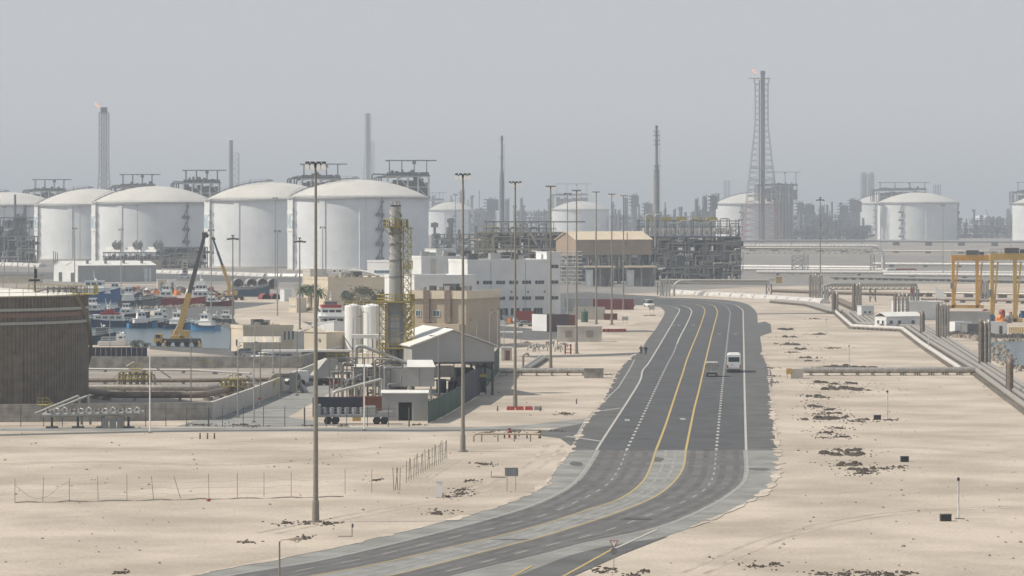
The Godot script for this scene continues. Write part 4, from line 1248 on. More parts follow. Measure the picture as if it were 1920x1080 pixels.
func covered_pipe(label: String, pts: Array, n: int, r: float) -> void:      # lagged lines under segmented covers
	var t := thing("covered_pipeline", label, "pipeline", Vector3(pts[0].x, 0, pts[0].y), 0.0, "pipelines under white segmented covers")
	var len := 0.0
	for i in pts.size() - 1: len += pts[i].distance_to(pts[i + 1])
	var seg := len / n
	var s := Shape.new()
	var q := []
	for k in 9: q.append(Vector3(0, sin(PI * k / 8.0) * r * 0.9, cos(PI * k / 8.0) * r))
	for k in 8: s.extrude([q[k], q[k + 1], Vector3(0, 0, 0)], Vector3(seg - 0.5, 0, 0))
	s.extrude([Vector3(0, r * 0.6, r), Vector3(0, r, 0), Vector3(0, r * 0.6, -r), Vector3(0, 0, -r), Vector3(0, 0, r)], Vector3(0.5, 0, 0))
	var me := s.mesh(M["white lagging"])
	var i := 0
	var walked := 0.0
	for k in n:
		var at := seg * k
		while i < pts.size() - 2 and at > walked + pts[i].distance_to(pts[i + 1]):
			walked += pts[i].distance_to(pts[i + 1]); i += 1
		var d: Vector2 = (pts[i + 1] - pts[i]).normalized()
		var c: Vector2 = pts[i] + d * (at - walked) - pts[0]
		piece("cover_segment", me, t, Transform3D(Basis(Vector3.UP, -atan2(d.y, d.x)), Vector3(c.x, 0, c.y)))

func ground_pipes(label: String, pts: Array, n: int, r: float, gap: float, y: float, m: Material, every := 8.0, called := "ground_pipeline", group := "pipelines on low supports") -> Node3D:
	var t := thing(called, label, "pipeline", Vector3(pts[0].x, 0, pts[0].y), 0.0, group)
	var c := Shape.new()
	for k in n:
		var line := []
		for i in pts.size():
			var sd := c.side(pts, i) * (k - (n - 1) / 2.0) * gap
			line.append(Vector3(pts[i].x - pts[0].x + sd.x, y, pts[i].y - pts[0].y + sd.y))
		var s := Shape.new()
		s.path(line, r, 12, r * 3)
		obj("pipe", s, m, t)
	var f := Shape.new()
	for i in pts.size() - 1:
		var l: float = pts[i].distance_to(pts[i + 1])
		var cnt := maxi(1, int(l / every))
		for k in cnt:
			var q: Vector2 = pts[i].lerp(pts[i + 1], (k + 0.5) / cnt) - pts[0]
			var d: Vector2 = (pts[i + 1] - pts[i]).normalized()
			f.box(Vector3(q.x, (y - r) / 2, q.y), Vector3(0.3, y - r, n * gap + 0.3), Basis(Vector3.UP, -atan2(d.y, d.x)))
	obj("pipe_support", f, M["concrete"], t)
	return t

func pipe_lines() -> void:
	rack("pipe_rack", "low pipe bridge on trestles crossing just above the far bend of the road", Vector3(50.88,0,-1281.05), Vector3(87.64,0,-1272.73), 5.0, 1.0, 30.0, M["mid grey"])
	var t := thing("pipe_riser", "cluster of vertical risers where the low pipe bridge comes down by the road bend", "pipe riser", Vector3(51.85,0,-1264.52), 0.0, "pipe risers")
	var s := Shape.new()
	for i in 4: s.rod(Vector3(-1.5 + i, 0, 0), Vector3(-1.5 + i, 7 - (i % 2) * 1.2, 0), 0.3, -1, 8)
	s.path([Vector3(3, 0, 0.4), Vector3(3, 4, 0.4), Vector3(5, 5.4, 0.4), Vector3(9, 5.4, 0.4)], 0.4, 8, 1.4)
	obj("pipe", s, M["galvanised"], t)
	# tall pipe bridge right of the process structure
	t = rack("pipe_rack", "tall pipe bridge on lattice legs right of the dark process structure", Vector3(108.47,0,-1765.77), Vector3(167.5,0,-1734.51), 11.6, 2.4, 30.0, M["galvanised"])
	s = Shape.new()
	s.path([Vector3(-2, 12.6, 1.5), Vector3(64.5, 12.6, 1.5), Vector3(66.75, 9.0, 1.8), Vector3(67, 0.6, 1.8), Vector3(68.75, 0.6, 5)], 0.95, 12, 2.6)
	obj("main_pipe", s, M["white lagging"], t)
	t = thing("lattice_support", "lattice support tower under the tall pipe bridge, right of the process structure", "support tower", Vector3(131.4,0,-1719.3))
	s = Shape.new()
	var lv := []
	for i in 5: lv.append([i * 2.2, 2.4])
	s.mast(lv, 0.3); obj("frame", s, M["galvanised"], t)
	# long low pipe ways at the foot of the right-hand tanks
	ground_pipes("long low pipe way at the foot of the right-hand tanks", [Vector2(201.22,-3322.03),Vector2(327.46,-3322.03),Vector2(459.02,-3213.11)], 3, 1.1, 3.6, 4.0, M["mid grey"], 30.0)
	ground_pipes("pale pipe way in front of the tank foot lines, running to the right edge", [Vector2(174.49,-2840.58),Vector2(264.66,-2684.93),Vector2(368.42,-2578.95)], 2, 0.6, 3.0, 1.6, M["pipe lagging"], 26.0)
	for e in [[505.0, 1388.0, 1640.0, "white lagged pipes just behind the foot of the tall pipe bridge"], [510.0, 1388.0, 1700.0, "white lagged pipes under the tall pipe bridge, ending at its elbow"], [516.0, 1420.0, 1960.0, "nearest long bank of white lagged pipes running to the right edge"], [521.0, 1660.0, 1960.0, "white lagged pipes seen through the legs of the gantry cranes"], [500.0, 1640.0, 1960.0, "farthest white lagged pipes, right of the tall pipe bridge elbow"]]:
		ground_pipes(e[3], [Vector2((e[1] - 960.0) * 28.0 / (e[0] - 401.0), -196000.0 / (e[0] - 401.0)), Vector2((e[2] - 960.0) * 28.0 / (e[0] + 2 - 401.0), -196000.0 / (e[0] + 2 - 401.0))], 3, 0.75, 2.4, 1.5, M["white lagging"], 18.0)
	ground_pipes("dark pipe line on sleepers just behind the twin pipe loop trestle", [Vector2(93.33,-1333.33),Vector2(111.26,-1298.01),Vector2(139.1,-1264.52)], 2, 0.4, 1.4, 0.8, M["brown pipe"], 3.0)
	ground_pipes("low pipe line on close sleepers left of the gantry cranes", [Vector2(136.59,-1593.5),Vector2(153.55,-1580.65),Vector2(185.2,-1543.31),Vector2(213.74,-1496.18)], 2, 0.5, 1.6, 1.0, M["mid grey"], 4.0)
	t = thing("red_pipe", "short dark red pipe lying above the white pipe bank", "pipe", Vector3(173.79,0,-1689.66))
	s = Shape.new(); s.path([Vector3(0, 3.0, 0), Vector3(9, 3.0, 0), Vector3(9, 1.2, 0)], 0.35, 8, 0.8); obj("pipe", s, M["dark red"], t)
	s = Shape.new(); s.bar(Vector3(1, 0, 0), Vector3(1, 2.7, 0), 0.2); s.bar(Vector3(6, 0, 0), Vector3(6, 2.7, 0), 0.2); obj("pipe_support", s, M["mid grey"], t)
	covered_pipe("row of white segmented pipe covers along the outside of the far road bend", [Vector2(56.37,-1306.67),Vector2(69.09,-1272.73),Vector2(85.22,-1217.39),Vector2(98,-1166.67)], 13, 1.75)
	covered_pipe("far white segmented covers running behind the harbour left of the cream houses", [Vector2(-171.53,-1765.77),Vector2(-140,-1719.3),Vector2(-109.15,-1661.02),Vector2(-81.18,-1647.06)], 20, 1.9)
	covered_pipe("white segmented covers at the left edge beyond the gabled warehouse", [Vector2(-285.77,-2020.62),Vector2(-265.71,-2000),Vector2(-246.4,-1960)], 8, 2.2)
	t = thing("orange_cabin", "small orange cabin standing by the white pipe bank", "cabin", Vector3(107.69,0,-1507.69))
	s = Shape.new(); s.block(-1.3, 1.3, 0, 2.4, -1.2, 1.2); obj("shell", s, M["crane yellow"], t)
	s = Shape.new(); s.block(-1.45, 1.45, 2.4, 2.6, -1.35, 1.35); obj("roof", s, M["orange"], t)

# ---------------------------------------------------------------- small shared pieces
func win(parent: Node3D, at: Vector3, w: float, h: float, turn := 0.0, m := "window", mullions := 0) -> void:
	var s := Shape.new()
	var e := 0.09
	s.box(Vector3(0, h / 2, 0.03), Vector3(w + e * 2, e, 0.12)); s.box(Vector3(0, -h / 2, 0.03), Vector3(w + e * 2, e, 0.16))
	s.box(Vector3(-w / 2 - e / 2, 0, 0.03), Vector3(e, h, 0.12)); s.box(Vector3(w / 2 + e / 2, 0, 0.03), Vector3(e, h, 0.12))
	for i in mullions: s.box(Vector3(-w / 2 + w * (i + 1) / (mullions + 1), 0, 0.03), Vector3(0.06, h, 0.1))
	var f := obj("window", s, M["white wall"], parent, at)
	f.rotation.y = turn
	s = Shape.new(); s.box(Vector3(0, 0, 0.0), Vector3(w, h, 0.06))
	obj("pane", s, M[m], f)

func block_building(called: String, label: String, at: Vector3, turn: float, w: float, d: float, h: float, m: String, category := "building", parapet := 0.7) -> Node3D:
	var t := thing(called, label, category, at, turn)
	var s := Shape.new()
	s.block(-w / 2, w / 2, 0, h, -d, 0)
	obj("wall", s, M[m], t)
	s = Shape.new()
	var e := 0.25
	s.block(-w / 2 - 0.1, w / 2 + 0.1, h, h + parapet, -e, 0.1); s.block(-w / 2 - 0.1, w / 2 + 0.1, h, h + parapet, -d - 0.1, -d + e)
	s.block(-w / 2 - 0.1, -w / 2 + e, h, h + parapet, -d + e, -e); s.block(w / 2 - e, w / 2 + 0.1, h, h + parapet, -d + e, -e)
	obj("parapet", s, M[m], t)
	return t

func roof_clutter(t: Node3D, w: float, d: float, h: float, n: int, sd: int) -> void:
	var r := RandomNumberGenerator.new(); r.seed = sd
	for i in n:
		var s := Shape.new()
		var a := 0.8 + r.randf() * 1.4
		s.box(Vector3((r.randf() - 0.5) * (w - 3), h + 0.5 + a * 0.3, -0.8 - r.randf() * (d - 2)), Vector3(a * 1.3, a, a))
		obj("air_conditioner", s, M["galvanised"] if i % 3 else M["dark grey"], t)

func car(label: String, at: Vector3, turn: float, m: String, kind := 0, group := "parked cars") -> Node3D:
	var t := thing("car" if kind < 2 else "van", label, "car" if kind < 2 else "van", at, turn, group)
	var hi := [1.45, 1.75, 2.1][kind] as float
	var s := Shape.new()
	var lower := [Vector3(-2.2, 0.35, 0.85), Vector3(2.2, 0.35, 0.85), Vector3(2.25, 0.75, 0.85), Vector3(1.5, 0.95, 0.85), Vector3(-1.9, 0.98, 0.85), Vector3(-2.25, 0.8, 0.85)]
	s.extrude(lower, Vector3(0, 0, -1.7))
	obj("body", s, M[m], t)
	s = Shape.new()
	var b := [Vector3(-2.0 if kind else -1.6, 0.97, 0.8), Vector3(1.25, 0.97, 0.8), Vector3(0.55 if kind < 2 else 1.0, hi - 0.08, 0.66), Vector3(-1.2 if kind == 0 else -1.95, hi - 0.08, 0.66)]
	var c := []
	for q in b: c.append(Vector3(q.x, q.y, -q.z))
	s.loft([b, c], true); s.face(b, Vector3.ZERO); s.face(c, Vector3.ZERO)
	obj("window_band", s, M["window"], t)
	s = Shape.new()
	s.block(-1.25 if kind == 0 else -2.0, 0.6 if kind < 2 else 1.05, hi - 0.09, hi, -0.68, 0.68)
	for x in [-0.35, 0.5]: s.box(Vector3(x - 0.4, (hi + 0.95) / 2, 0.74), Vector3(0.09, hi - 1.0, 0.06)); 
	for x in [-0.35, 0.5]: s.box(Vector3(x - 0.4, (hi + 0.95) / 2, -0.74), Vector3(0.09, hi - 1.0, 0.06))
	obj("roof", s, M[m], t)
	for x in [-1.35, 1.4]:
		for z in [0.8, -0.8]:
			s = Shape.new(); s.rod(Vector3(x, 0.34, z - 0.1), Vector3(x, 0.34, z + 0.1), 0.34, -1, 12)
			obj("wheel", s, M["rubber"], t)
	for z in [0.6, -0.6]:
		s = Shape.new(); s.box(Vector3(2.24, 0.72, z), Vector3(0.06, 0.14, 0.36)); obj("headlight", s, M["lamp lens"], t)
		s = Shape.new(); s.box(Vector3(-2.26, 0.78, z), Vector3(0.06, 0.14, 0.32)); obj("tail_light", s, M["red"], t)
	return t

# ---------------------------------------------------------------- boats and the harbour
func boat(called: String, label: String, at: Vector3, turn: float, l: float, w: float, free: float, hull: String, cabins: Array, look := {}) -> Node3D:
	# bow towards +x; cabins: [x from, x to, width share, y from, y to, material, windows?]
	var t := thing(called, label, "boat", at, turn, "boats moored in the harbour")
	var rings := []
	for i in 11:
		var k := i / 10.0
		var x := -l / 2 + l * k
		var half := w / 2 * (1.0 if k < 0.55 else sqrt(maxf(0.0, 1.0 - pow((k - 0.55) / 0.45, 2.0)))) + 0.03
		var y := free * (1.0 + 0.55 * pow(maxf(0.0, k - 0.35) / 0.65, 2.0))
		rings.append([Vector3(x, y, half), Vector3(x - 0.1, 0.05, half * 0.82), Vector3(x - 0.3, -0.6, half * 0.4), Vector3(x - 0.3, -0.6, -half * 0.4), Vector3(x - 0.1, 0.05, -half * 0.82), Vector3(x, y, -half)])
	var s := Shape.new()
	s.loft(rings, false)
	s.face(rings[0], Vector3.ZERO)
	obj("hull", s, M[hull], t)
	s = Shape.new()
	for i in 10:
		var q := []
		for e in [rings[i][0], rings[i][5], rings[i + 1][5], rings[i + 1][0]]: q.append(e - Vector3(0, 0.35, 0))
		s.face(q, Vector3(0, -5, 0))
	obj("deck", s, M[look.get("deck", "mid grey")], t)
	s = Shape.new()
	for z in [0, 5]:
		for i in 10: s.bar(rings[i][z], rings[i + 1][z], 0.16)
	obj("rubbing_strake", s, M[look.get("strake", "boat white")], t)
	for c in cabins:
		s = Shape.new()
		var z: float = w * c[2] / 2
		var sl: float = 0.12 * (c[4] - c[3])
		s.loft([[Vector3(c[0], c[3], z), Vector3(c[1], c[3], z), Vector3(c[1], c[3], -z), Vector3(c[0], c[3], -z)], [Vector3(c[0] + sl, c[4], z - 0.1), Vector3(c[1] - sl * 2, c[4], z - 0.1), Vector3(c[1] - sl * 2, c[4], -z + 0.1), Vector3(c[0] + sl, c[4], -z + 0.1)]])
		s.box(Vector3((c[0] + c[1]) / 2, c[4] + 0.05, 0), Vector3(c[1] - c[0] + 0.1, 0.12, z * 2 + 0.15))
		var cb := obj("cabin", s, M[c[5]], t)
		if c.size() > 6:
			var y: float = lerpf(c[3], c[4], 0.62)
			var n: int = c[6]
			for i in n:
				var x: float = lerpf(c[0], c[1], (i + 0.7) / (n + 0.5))
				for sd in [1.0, -1.0]:
					s = Shape.new(); s.box(Vector3(x, y, sd * (z - 0.03)), Vector3((c[1] - c[0]) / (n + 0.5) * 0.7, (c[4] - c[3]) * 0.34, 0.08))
					obj("window", s, M["window"], cb)
			for i in 3:
				s = Shape.new(); s.box(Vector3(c[1] - sl * 1.2, y, (i - 1) * z * 0.6), Vector3(0.1, (c[4] - c[3]) * 0.34, z * 0.5))
				obj("window", s, M["window"], cb)
	var top: float = cabins[-1][4]
	var mx: float = (cabins[-1][0] + cabins[-1][1]) / 2
	s = Shape.new()
	var mh: float = look.get("mast", 2.5)
	s.rod(Vector3(mx, top, 0), Vector3(mx - 0.3, top + mh, 0), 0.12, 0.06, 6); s.bar(Vector3(mx - 0.2, top + mh * 0.6, -0.8), Vector3(mx - 0.2, top + mh * 0.6, 0.8), 0.1)
	s.ball(Vector3(mx + 0.4, top + 0.5, 0), 0.32, 0.8, 8)
	obj("mast", s, M[look.get("mast_color", "boat white")], t)
	s = Shape.new()
	var line := []
	for i in range(1, 10, 2): line.append(rings[i][0])
	s.rail(line, 0.9, 1.4, 0.06)
	line = []
	for i in range(1, 10, 2): line.append(rings[i][5])
	s.rail(line, 0.9, 1.4, 0.06)
	obj("railing", s, M["boat white"], t)
	for i in look.get("tyres", 0):
		s = Shape.new(); s.lathe([Vector2(0.3, -0.12), Vector2(0.5, -0.12), Vector2(0.5, 0.12), Vector2(0.3, 0.12)], 10)
		var ty := obj("tyre_fender", s, M["rubber"], t, Vector3(-l * 0.35 + i * l * 0.18, free * 0.6, w / 2 + 0.05)); ty.rotation.x = PI / 2
	return t

func mobile_crane(label: String, at: Vector3, turn: float, l: float, tip: Vector3, dark_from: float, m: String, dark: String, k := 1.0) -> Node3D:   # tip relative to the base, in the crane's own axes
	var t := thing("mobile_crane", label, "crane", at, turn, "telescopic mobile cranes on the quay")
	var s := Shape.new()
	s.block(-l * 0.32, l / 2, 0.75 * k, 1.6 * k, -1.25, 1.25)
	obj("carrier", s, M["dark grey"], t)
	s = Shape.new()
	s.extrude([Vector3(-l / 2, 0.7, 1.2), Vector3(-l * 0.33, 0.7, 1.2), Vector3(-l * 0.33, 2.6 * k, 1.2), Vector3(-l * 0.46, 2.6 * k, 1.2), Vector3(-l / 2, 1.6 * k, 1.2)], Vector3(0, 0, -2.4))
	var cb := obj("cab", s, M[m], t)
	s = Shape.new(); s.box(Vector3(-l * 0.41, 2.1 * k, 1.22), Vector3(l * 0.1, 0.7 * k, 0.06)); s.box(Vector3(-l * 0.485, 2.1 * k, 0), Vector3(0.08, 0.8 * k, 2.0), Basis(Vector3.BACK, -0.35)); obj("window", s, M["window"], cb)
	for i in 5:
		for z in [1.1, -1.1]:
			s = Shape.new(); s.rod(Vector3(-l * 0.4 + i * l * 0.2, 0.55 * k, z - 0.2), Vector3(-l * 0.4 + i * l * 0.2, 0.55 * k, z + 0.2), 0.55 * k, -1, 14)
			obj("wheel", s, M["rubber"], t)
	for x in [-l * 0.25, l * 0.48]:
		for z in [1.0, -1.0]:
			s = Shape.new(); s.bar(Vector3(x, 1.0, z), Vector3(x, 0.9, z * 2.8), 0.3); s.bar(Vector3(x, 0.95, z * 2.7), Vector3(x, 0.1, z * 2.7), 0.25); s.box(Vector3(x, 0.06, z * 2.7), Vector3(0.7, 0.12, 0.7))
			obj("outrigger", s, M["red"] if k > 1.0 else M[m], t)
	s = Shape.new()
	s.block(-1.4 * k, 1.4 * k, 1.6 * k, 2.2 * k, -1.3, 1.3); s.block(0.6 * k, 2.4 * k, 1.8 * k, 3.3 * k, -1.3, 1.3); s.block(-1.2 * k, 0, 2.2 * k, 3.5 * k, -1.6, -0.7)
	obj("superstructure", s, M[m], t)
	var foot := Vector3(0.3, 3.0 * k, 0.4)
	var mid := foot.lerp(tip, dark_from)
	s = Shape.new(); s.bar(foot, mid, 1.15 * k, 1.3 * k)
	var bm := obj("boom_base", s, M[m], t)
	s = Shape.new(); s.bar(mid, foot.lerp(tip, dark_from + (1 - dark_from) * 0.5), 0.85 * k, 0.95 * k); s.bar(foot.lerp(tip, dark_from + (1 - dark_from) * 0.5), tip, 0.66 * k, 0.75 * k)
	obj("boom_section", s, M[dark], bm)
	s = Shape.new(); s.box(tip, Vector3(1.1, 1.0, 0.8) * k); s.rod(tip + Vector3(0.4, -0.2, -0.3) * k, tip + Vector3(0.4, -0.2, 0.3) * k, 0.45 * k, -1, 10)
	obj("boom_head", s, M["dark grey"], bm)
	s = Shape.new(); s.rod(Vector3(-0.8 * k, 2.4 * k, 0.4), foot.lerp(tip, 0.22), 0.2 * k, -1, 8); obj("lift_cylinder", s, M["galvanised"], bm)
	s = Shape.new(); s.rod(tip, Vector3(tip.x, tip.y - 4.5, tip.z), 0.05, -1, 4); s.box(Vector3(tip.x, tip.y - 4.6, tip.z), Vector3(0.5, 0.8, 0.4)); obj("hook_block", s, M["dark grey"], bm)
	return t

func rocks(called: String, pts: Array, n: int, spread: float, size: float, m: Material, sd: int) -> void:
	var r := RandomNumberGenerator.new(); r.seed = sd
	var s := Shape.new()
	var len := 0.0
	for i in pts.size() - 1: len += pts[i].distance_to(pts[i + 1])
	for k in n:
		var at := r.randf() * len
		var i := 0
		while i < pts.size() - 2 and at > pts[i].distance_to(pts[i + 1]):
			at -= pts[i].distance_to(pts[i + 1]); i += 1
		var d: Vector2 = (pts[i + 1] - pts[i]).normalized()
		var c: Vector2 = pts[i] + d * at + Vector2(-d.y, d.x) * (r.randf() - 0.5) * spread + d * (r.randf() - 0.5) * spread * 0.3
		var z := size * (0.5 + r.randf())
		var q := []
		var ph := r.randf() * 6.0
		for j in 6: q.append(Vector3(c.x + cos(ph + j * 1.05) * z * (0.7 + r.randf() * 0.5), -0.1, c.y + sin(ph + j * 1.05) * z * (0.7 + r.randf() * 0.5)))
		var top := []
		for j in 6: top.append(Vector3(c.x + cos(ph + j * 1.05) * z * 0.55, z * (0.6 + r.randf() * 0.5), c.y + sin(ph + j * 1.05) * z * 0.55))
		s.loft([q, top]); s.face([top[0], top[2], top[4]], Vector3(c.x, -9, c.y)); s.face([top[0], top[1], top[2]], Vector3(c.x, -9, c.y)); s.face([top[2], top[3], top[4]], Vector3(c.x, -9, c.y)); s.face([top[4], top[5], top[0]], Vector3(c.x, -9, c.y))
	struct(called, s, m, "stuff")

func harbour() -> void:
	var s := Shape.new()
	# white gabled warehouse
	var t := thing("warehouse", "white warehouse with long grey side wall and pale roof left of the cranes", "warehouse", Vector3(-177.84,0,-1531.25), 0.48)
	var L := 34.0
	var W := 28.0
	s.block(0, L, 0, 6.6, -W, 0); obj("wall", s, M["grey cladding"], t)
	s = Shape.new()
	for k in 2:
		var z0: float = -k * W / 2
		s.extrude([Vector3(-0.25, 0, z0), Vector3(-0.25, 6.6, z0), Vector3(-0.25, 8.2, z0 - W / 4), Vector3(-0.25, 6.6, z0 - W / 2), Vector3(-0.25, 0, z0 - W / 2)], Vector3(0.2, 0, 0))
	obj("gable", s, M["white wall"], t)
	s = Shape.new()
	for k in 2:
		var z0: float = -k * W / 2
		s.extrude([Vector3(-0.4, 6.62, z0 + 0.3), Vector3(L + 0.4, 6.62, z0 + 0.3), Vector3(L + 0.4, 8.25, z0 - W / 4), Vector3(-0.4, 8.25, z0 - W / 4)], Vector3(0, 0.2, 0))
		s.extrude([Vector3(-0.4, 6.62, z0 - W / 2), Vector3(L + 0.4, 6.62, z0 - W / 2), Vector3(L + 0.4, 8.25, z0 - W / 4), Vector3(-0.4, 8.25, z0 - W / 4)], Vector3(0, 0.2, 0))
	obj("roof", s, M["white roof"], t)
	for i in 4:
		s = Shape.new(); s.rod(Vector3(5 + i * 8, 7.6, -3), Vector3(5 + i * 8, 9.0, -3), 0.6, -1, 10); obj("roof_vent", s, M["mid grey"], t)
	for z in [-6.0, -20.0]:
		s = Shape.new(); s.block(-0.4, -0.24, 0, 3.8, z - 1.8, z + 1.8); obj("door", s, M["dark grey"], t)
	for i in 6:
		s = Shape.new(); s.block(L * i / 5.0 - 0.15, L * i / 5.0 + 0.15, 0, 6.5, 0.02, 0.2); obj("wall_post", s, M["grey cladding"], t)
	s = Shape.new(); s.block(L - 5, L - 3.6, 0, 5.5, 0.02, 0.1); s.block(L - 3, L - 2, 0, 5.5, 0.02, 0.1); obj("wall_panel", s, M["white wall"], t)
	t = block_building("flat_building", "long low beige building with white roof edge behind the gabled warehouse", Vector3(-180.73,0,-1781.82), 0.1, 27, 14, 5.2, "beige wall")
	for i in 7:
		s = Shape.new(); s.block(-12 + i * 3.6, -11.4 + i * 3.6, 0, 5.1, 0.02, 0.5); obj("pilaster", s, M["cream wall"], t)
	# air cooler sheds and pipe structure below the third big tank
	t = thing("cooler_shed", "row of pitched cooler sheds with brown fan stacks below the third big tank", "shed", Vector3(-201.43,0,-2000))
	for i in 3:
		s = Shape.new()
		s.extrude([Vector3(-17 + i * 11, 7.4, 4), Vector3(-17 + i * 11 + 9, 7.4, 4), Vector3(-17 + i * 11 + 8, 10, -1), Vector3(-17 + i * 11 + 1, 10, -1)], Vector3(0, 0.3, 0))
		obj("roof", s, M["white roof"], t)
		s = Shape.new(); s.lathe([Vector2(1.9, 7.5), Vector2(2.1, 10), Vector2(2.8, 12.2), Vector2(2.7, 12.6), Vector2(0.02, 12.6)], 12, Vector3(-10 + i * 11, 0, 0))
		for k in 7: s.box(Vector3(-12.4 + i * 11 + k * 0.8, 11.4 + (k % 3) * 0.7, 0.6), Vector3(0.4, 2.2, 3))
		obj("fan_stack", s, M["mid grey"], t)
	s = Shape.new()
	for i in 13:
		for z in [3.6, -3.6]: s.box(Vector3(-17 + i * 2.8, 3.7, z), Vector3(0.35, 7.4, 0.35))
	s.box(Vector3(0, 5.2, 3.7), Vector3(35, 0.5, 0.3)); s.box(Vector3(0, 7.2, 3.7), Vector3(35, 0.5, 0.3))
	obj("frame", s, M["steel"], t)
	s = Shape.new()
	for i in 16: s.box(Vector3(-16 + i * 2.1, 3.0 + (i % 3) * 0.8, 0), Vector3(1.6, 3.4, 4))
	obj("cooler_unit", s, M["dark steel"], t)
	process_unit("process_structure", "hazy steel frame between the cooler sheds and the second lettered pier", Vector3(-168.82,0,-1921.57), 23, 12, 11, 13, "mid grey", "dark steel", "process plant")
	process_unit("process_structure", "blue-grey steel structure at the left edge in front of the leftmost domed tanks", Vector3(-271.25,0,-2041.67), 22, 12, 16, 14, "mid grey", "dark steel", "process plant")
	t = thing("vent_stack_group", "three thin vent pipes in front of the far warehouse roof at left", "vent", Vector3(-215.93,0,-1765.77))
	for i in 3:
		s = Shape.new(); s.rod(Vector3(i * 0.9 - 0.9, 0, 0), Vector3(i * 0.9 - 0.9, 10.5 - i * 0.4, 0), 0.22, -1, 6); obj("vent_pipe", s, M["mid grey"], t)
	t = thing("small_tower", "small pale louvred tower beside the crane boom", "tower", Vector3(-150.56,0,-1719.3))
	s = Shape.new(); s.block(-1.2, 1.2, 0, 6.5, -1.2, 1.2); obj("shell", s, M["pale concrete"], t)
	s = Shape.new(); for i in 4: s.block(-0.7, 0.7, 1 + i * 1.3, 1.8 + i * 1.3, 1.22, 1.3)
	obj("louvre", s, M["dark grey"], t)
	t = thing("low_warehouse", "long pale shed row at the left edge before the harbour", "shed", Vector3(-200.31,0,-1507.69))
	s = Shape.new(); s.block(-14, 10, 0, 3.2, -6, 0); obj("wall", s, M["cream wall"], t)
	s = Shape.new(); s.block(-14.3, 10.3, 3.2, 3.5, -6.3, 0.3); obj("roof", s, M["mid grey"], t)
	# boats
	boat("crew_boat", "blue and white crew boat with raked bow, highest boat right of the brown tank", Vector3(-133.04,0,-1187.88), 0.0, 17, 5, 3.0, "hull blue", [[-8.2, 5.6, 0.92, 2.7, 4.4, "boat white"], [-3, 3.5, 0.7, 4.5, 6.6, "boat white", 3]], {"mast": 3.5})
	boat("work_boat", "grey workboat with pale wheelhouse and tangled deck gear", Vector3(-112.97,0,-1132.95), 0.05, 13, 4.4, 1.6, "boat grey", [[-5.5, -1.5, 0.7, 1.5, 3.4, "boat white"], [-4.6, -2.0, 0.6, 3.5, 5.8, "boat white", 2], [0.5, 2.0, 0.5, 1.6, 3.0, "mid grey"]], {"mast": 3.2, "tyres": 3, "strake": "rubber"})
	boat("supply_ship", "red hulled supply ship with white bridge behind the crane boom", Vector3(-98.98,0,-1139.53), 0.0, 18, 5.4, 2.2, "hull red", [[1.5, 6.6, 0.8, 2.3, 4.4, "boat white", 3], [2.3, 6.0, 0.7, 4.5, 6.4, "boat white", 3], [2.8, 5.2, 0.6, 6.5, 7.4, "boat white"]], {"mast": 3.4, "deck": "red", "strake": "hull red"})
	boat("motor_yacht", "navy hulled boat with white cabin and red canopy", Vector3(-99.45,0,-924.53), PI, 13.5, 4, 1.5, "hull navy", [[-3.4, 4.2, 0.75, 1.4, 3.0, "boat white", 4], [-2.4, 2.6, 0.8, 3.1, 3.4, "red"], [-1.0, 1.5, 0.4, 3.5, 4.1, "red"]], {"mast": 2.6, "strake": "hull navy"})
	var tugs := [[268.0, 615.0, "small blue pilot boat, leftmost of the four", 0.3], [300.0, 614.0, "small blue pilot boat moored second from the left of four", 0.1], [337.0, 617.0, "small blue pilot boat partly hidden behind the crane boom", -0.2], [383.0, 620.0, "small blue pilot boat with red trim just right of the crane boom", PI - 0.4]]
	for e in tugs:
		boat("pilot_boat", e[2], Vector3((e[0] - 960.0) * 28.0 / (e[1] - 401.0), 0, -196000.0 / (e[1] - 401.0)), e[3], 7.4, 3.2, 1.2, "tug blue" if e[0] < 300 or e[0] > 330 else "hull navy", [[-2.4, 1.2, 0.7, 1.0, 2.3, "boat white"], [-1.6, 0.7, 0.62, 2.35, 3.9, "boat white", 2]], {"mast": 1.8, "tyres": 4, "strake": "rubber"})
	boat("patrol_ship", "grey and white ship with red bridge roof seen end on behind the white silos", Vector3(-41.21,0,-848.48), -PI / 2 + 0.12, 22, 7.2, 2.6, "boat white", [[-8, 5, 0.86, 2.5, 4.8, "boat white", 5], [-4, 4, 0.7, 4.9, 6.6, "boat white", 4], [-3.2, 3.2, 0.62, 6.7, 7.2, "red"], [-2, 1.0, 0.4, 7.3, 8.0, "mid grey"]], {"mast": 2.4, "tyres": 2, "deck": "mid grey"})
	var more := [[232.0, 563.0, 13.0, "hull navy", "dark hulled boat behind the grey workboat, white house aft", 0.1], [296.0, 566.0, 12.0, "boat grey", "low grey boat astern of the red supply ship", PI], [318.0, 607.0, 8.5, "tug blue", "blue tug lying behind the middle pilot boats", 0.2], [250.0, 597.0, 9.0, "hull navy", "dark blue launch behind the red-canopied boat", 0.0], [412.0, 606.0, 7.5, "boat grey", "grey launch right of the rightmost pilot boat", PI], [410.0, 574.0, 9.5, "dark red", "dark red low boat at the far crane's foot", 0.0], [190.0, 592.0, 11.0, "hull blue", "blue boat half hidden between crew boat and red-canopied boat", 0.0]]
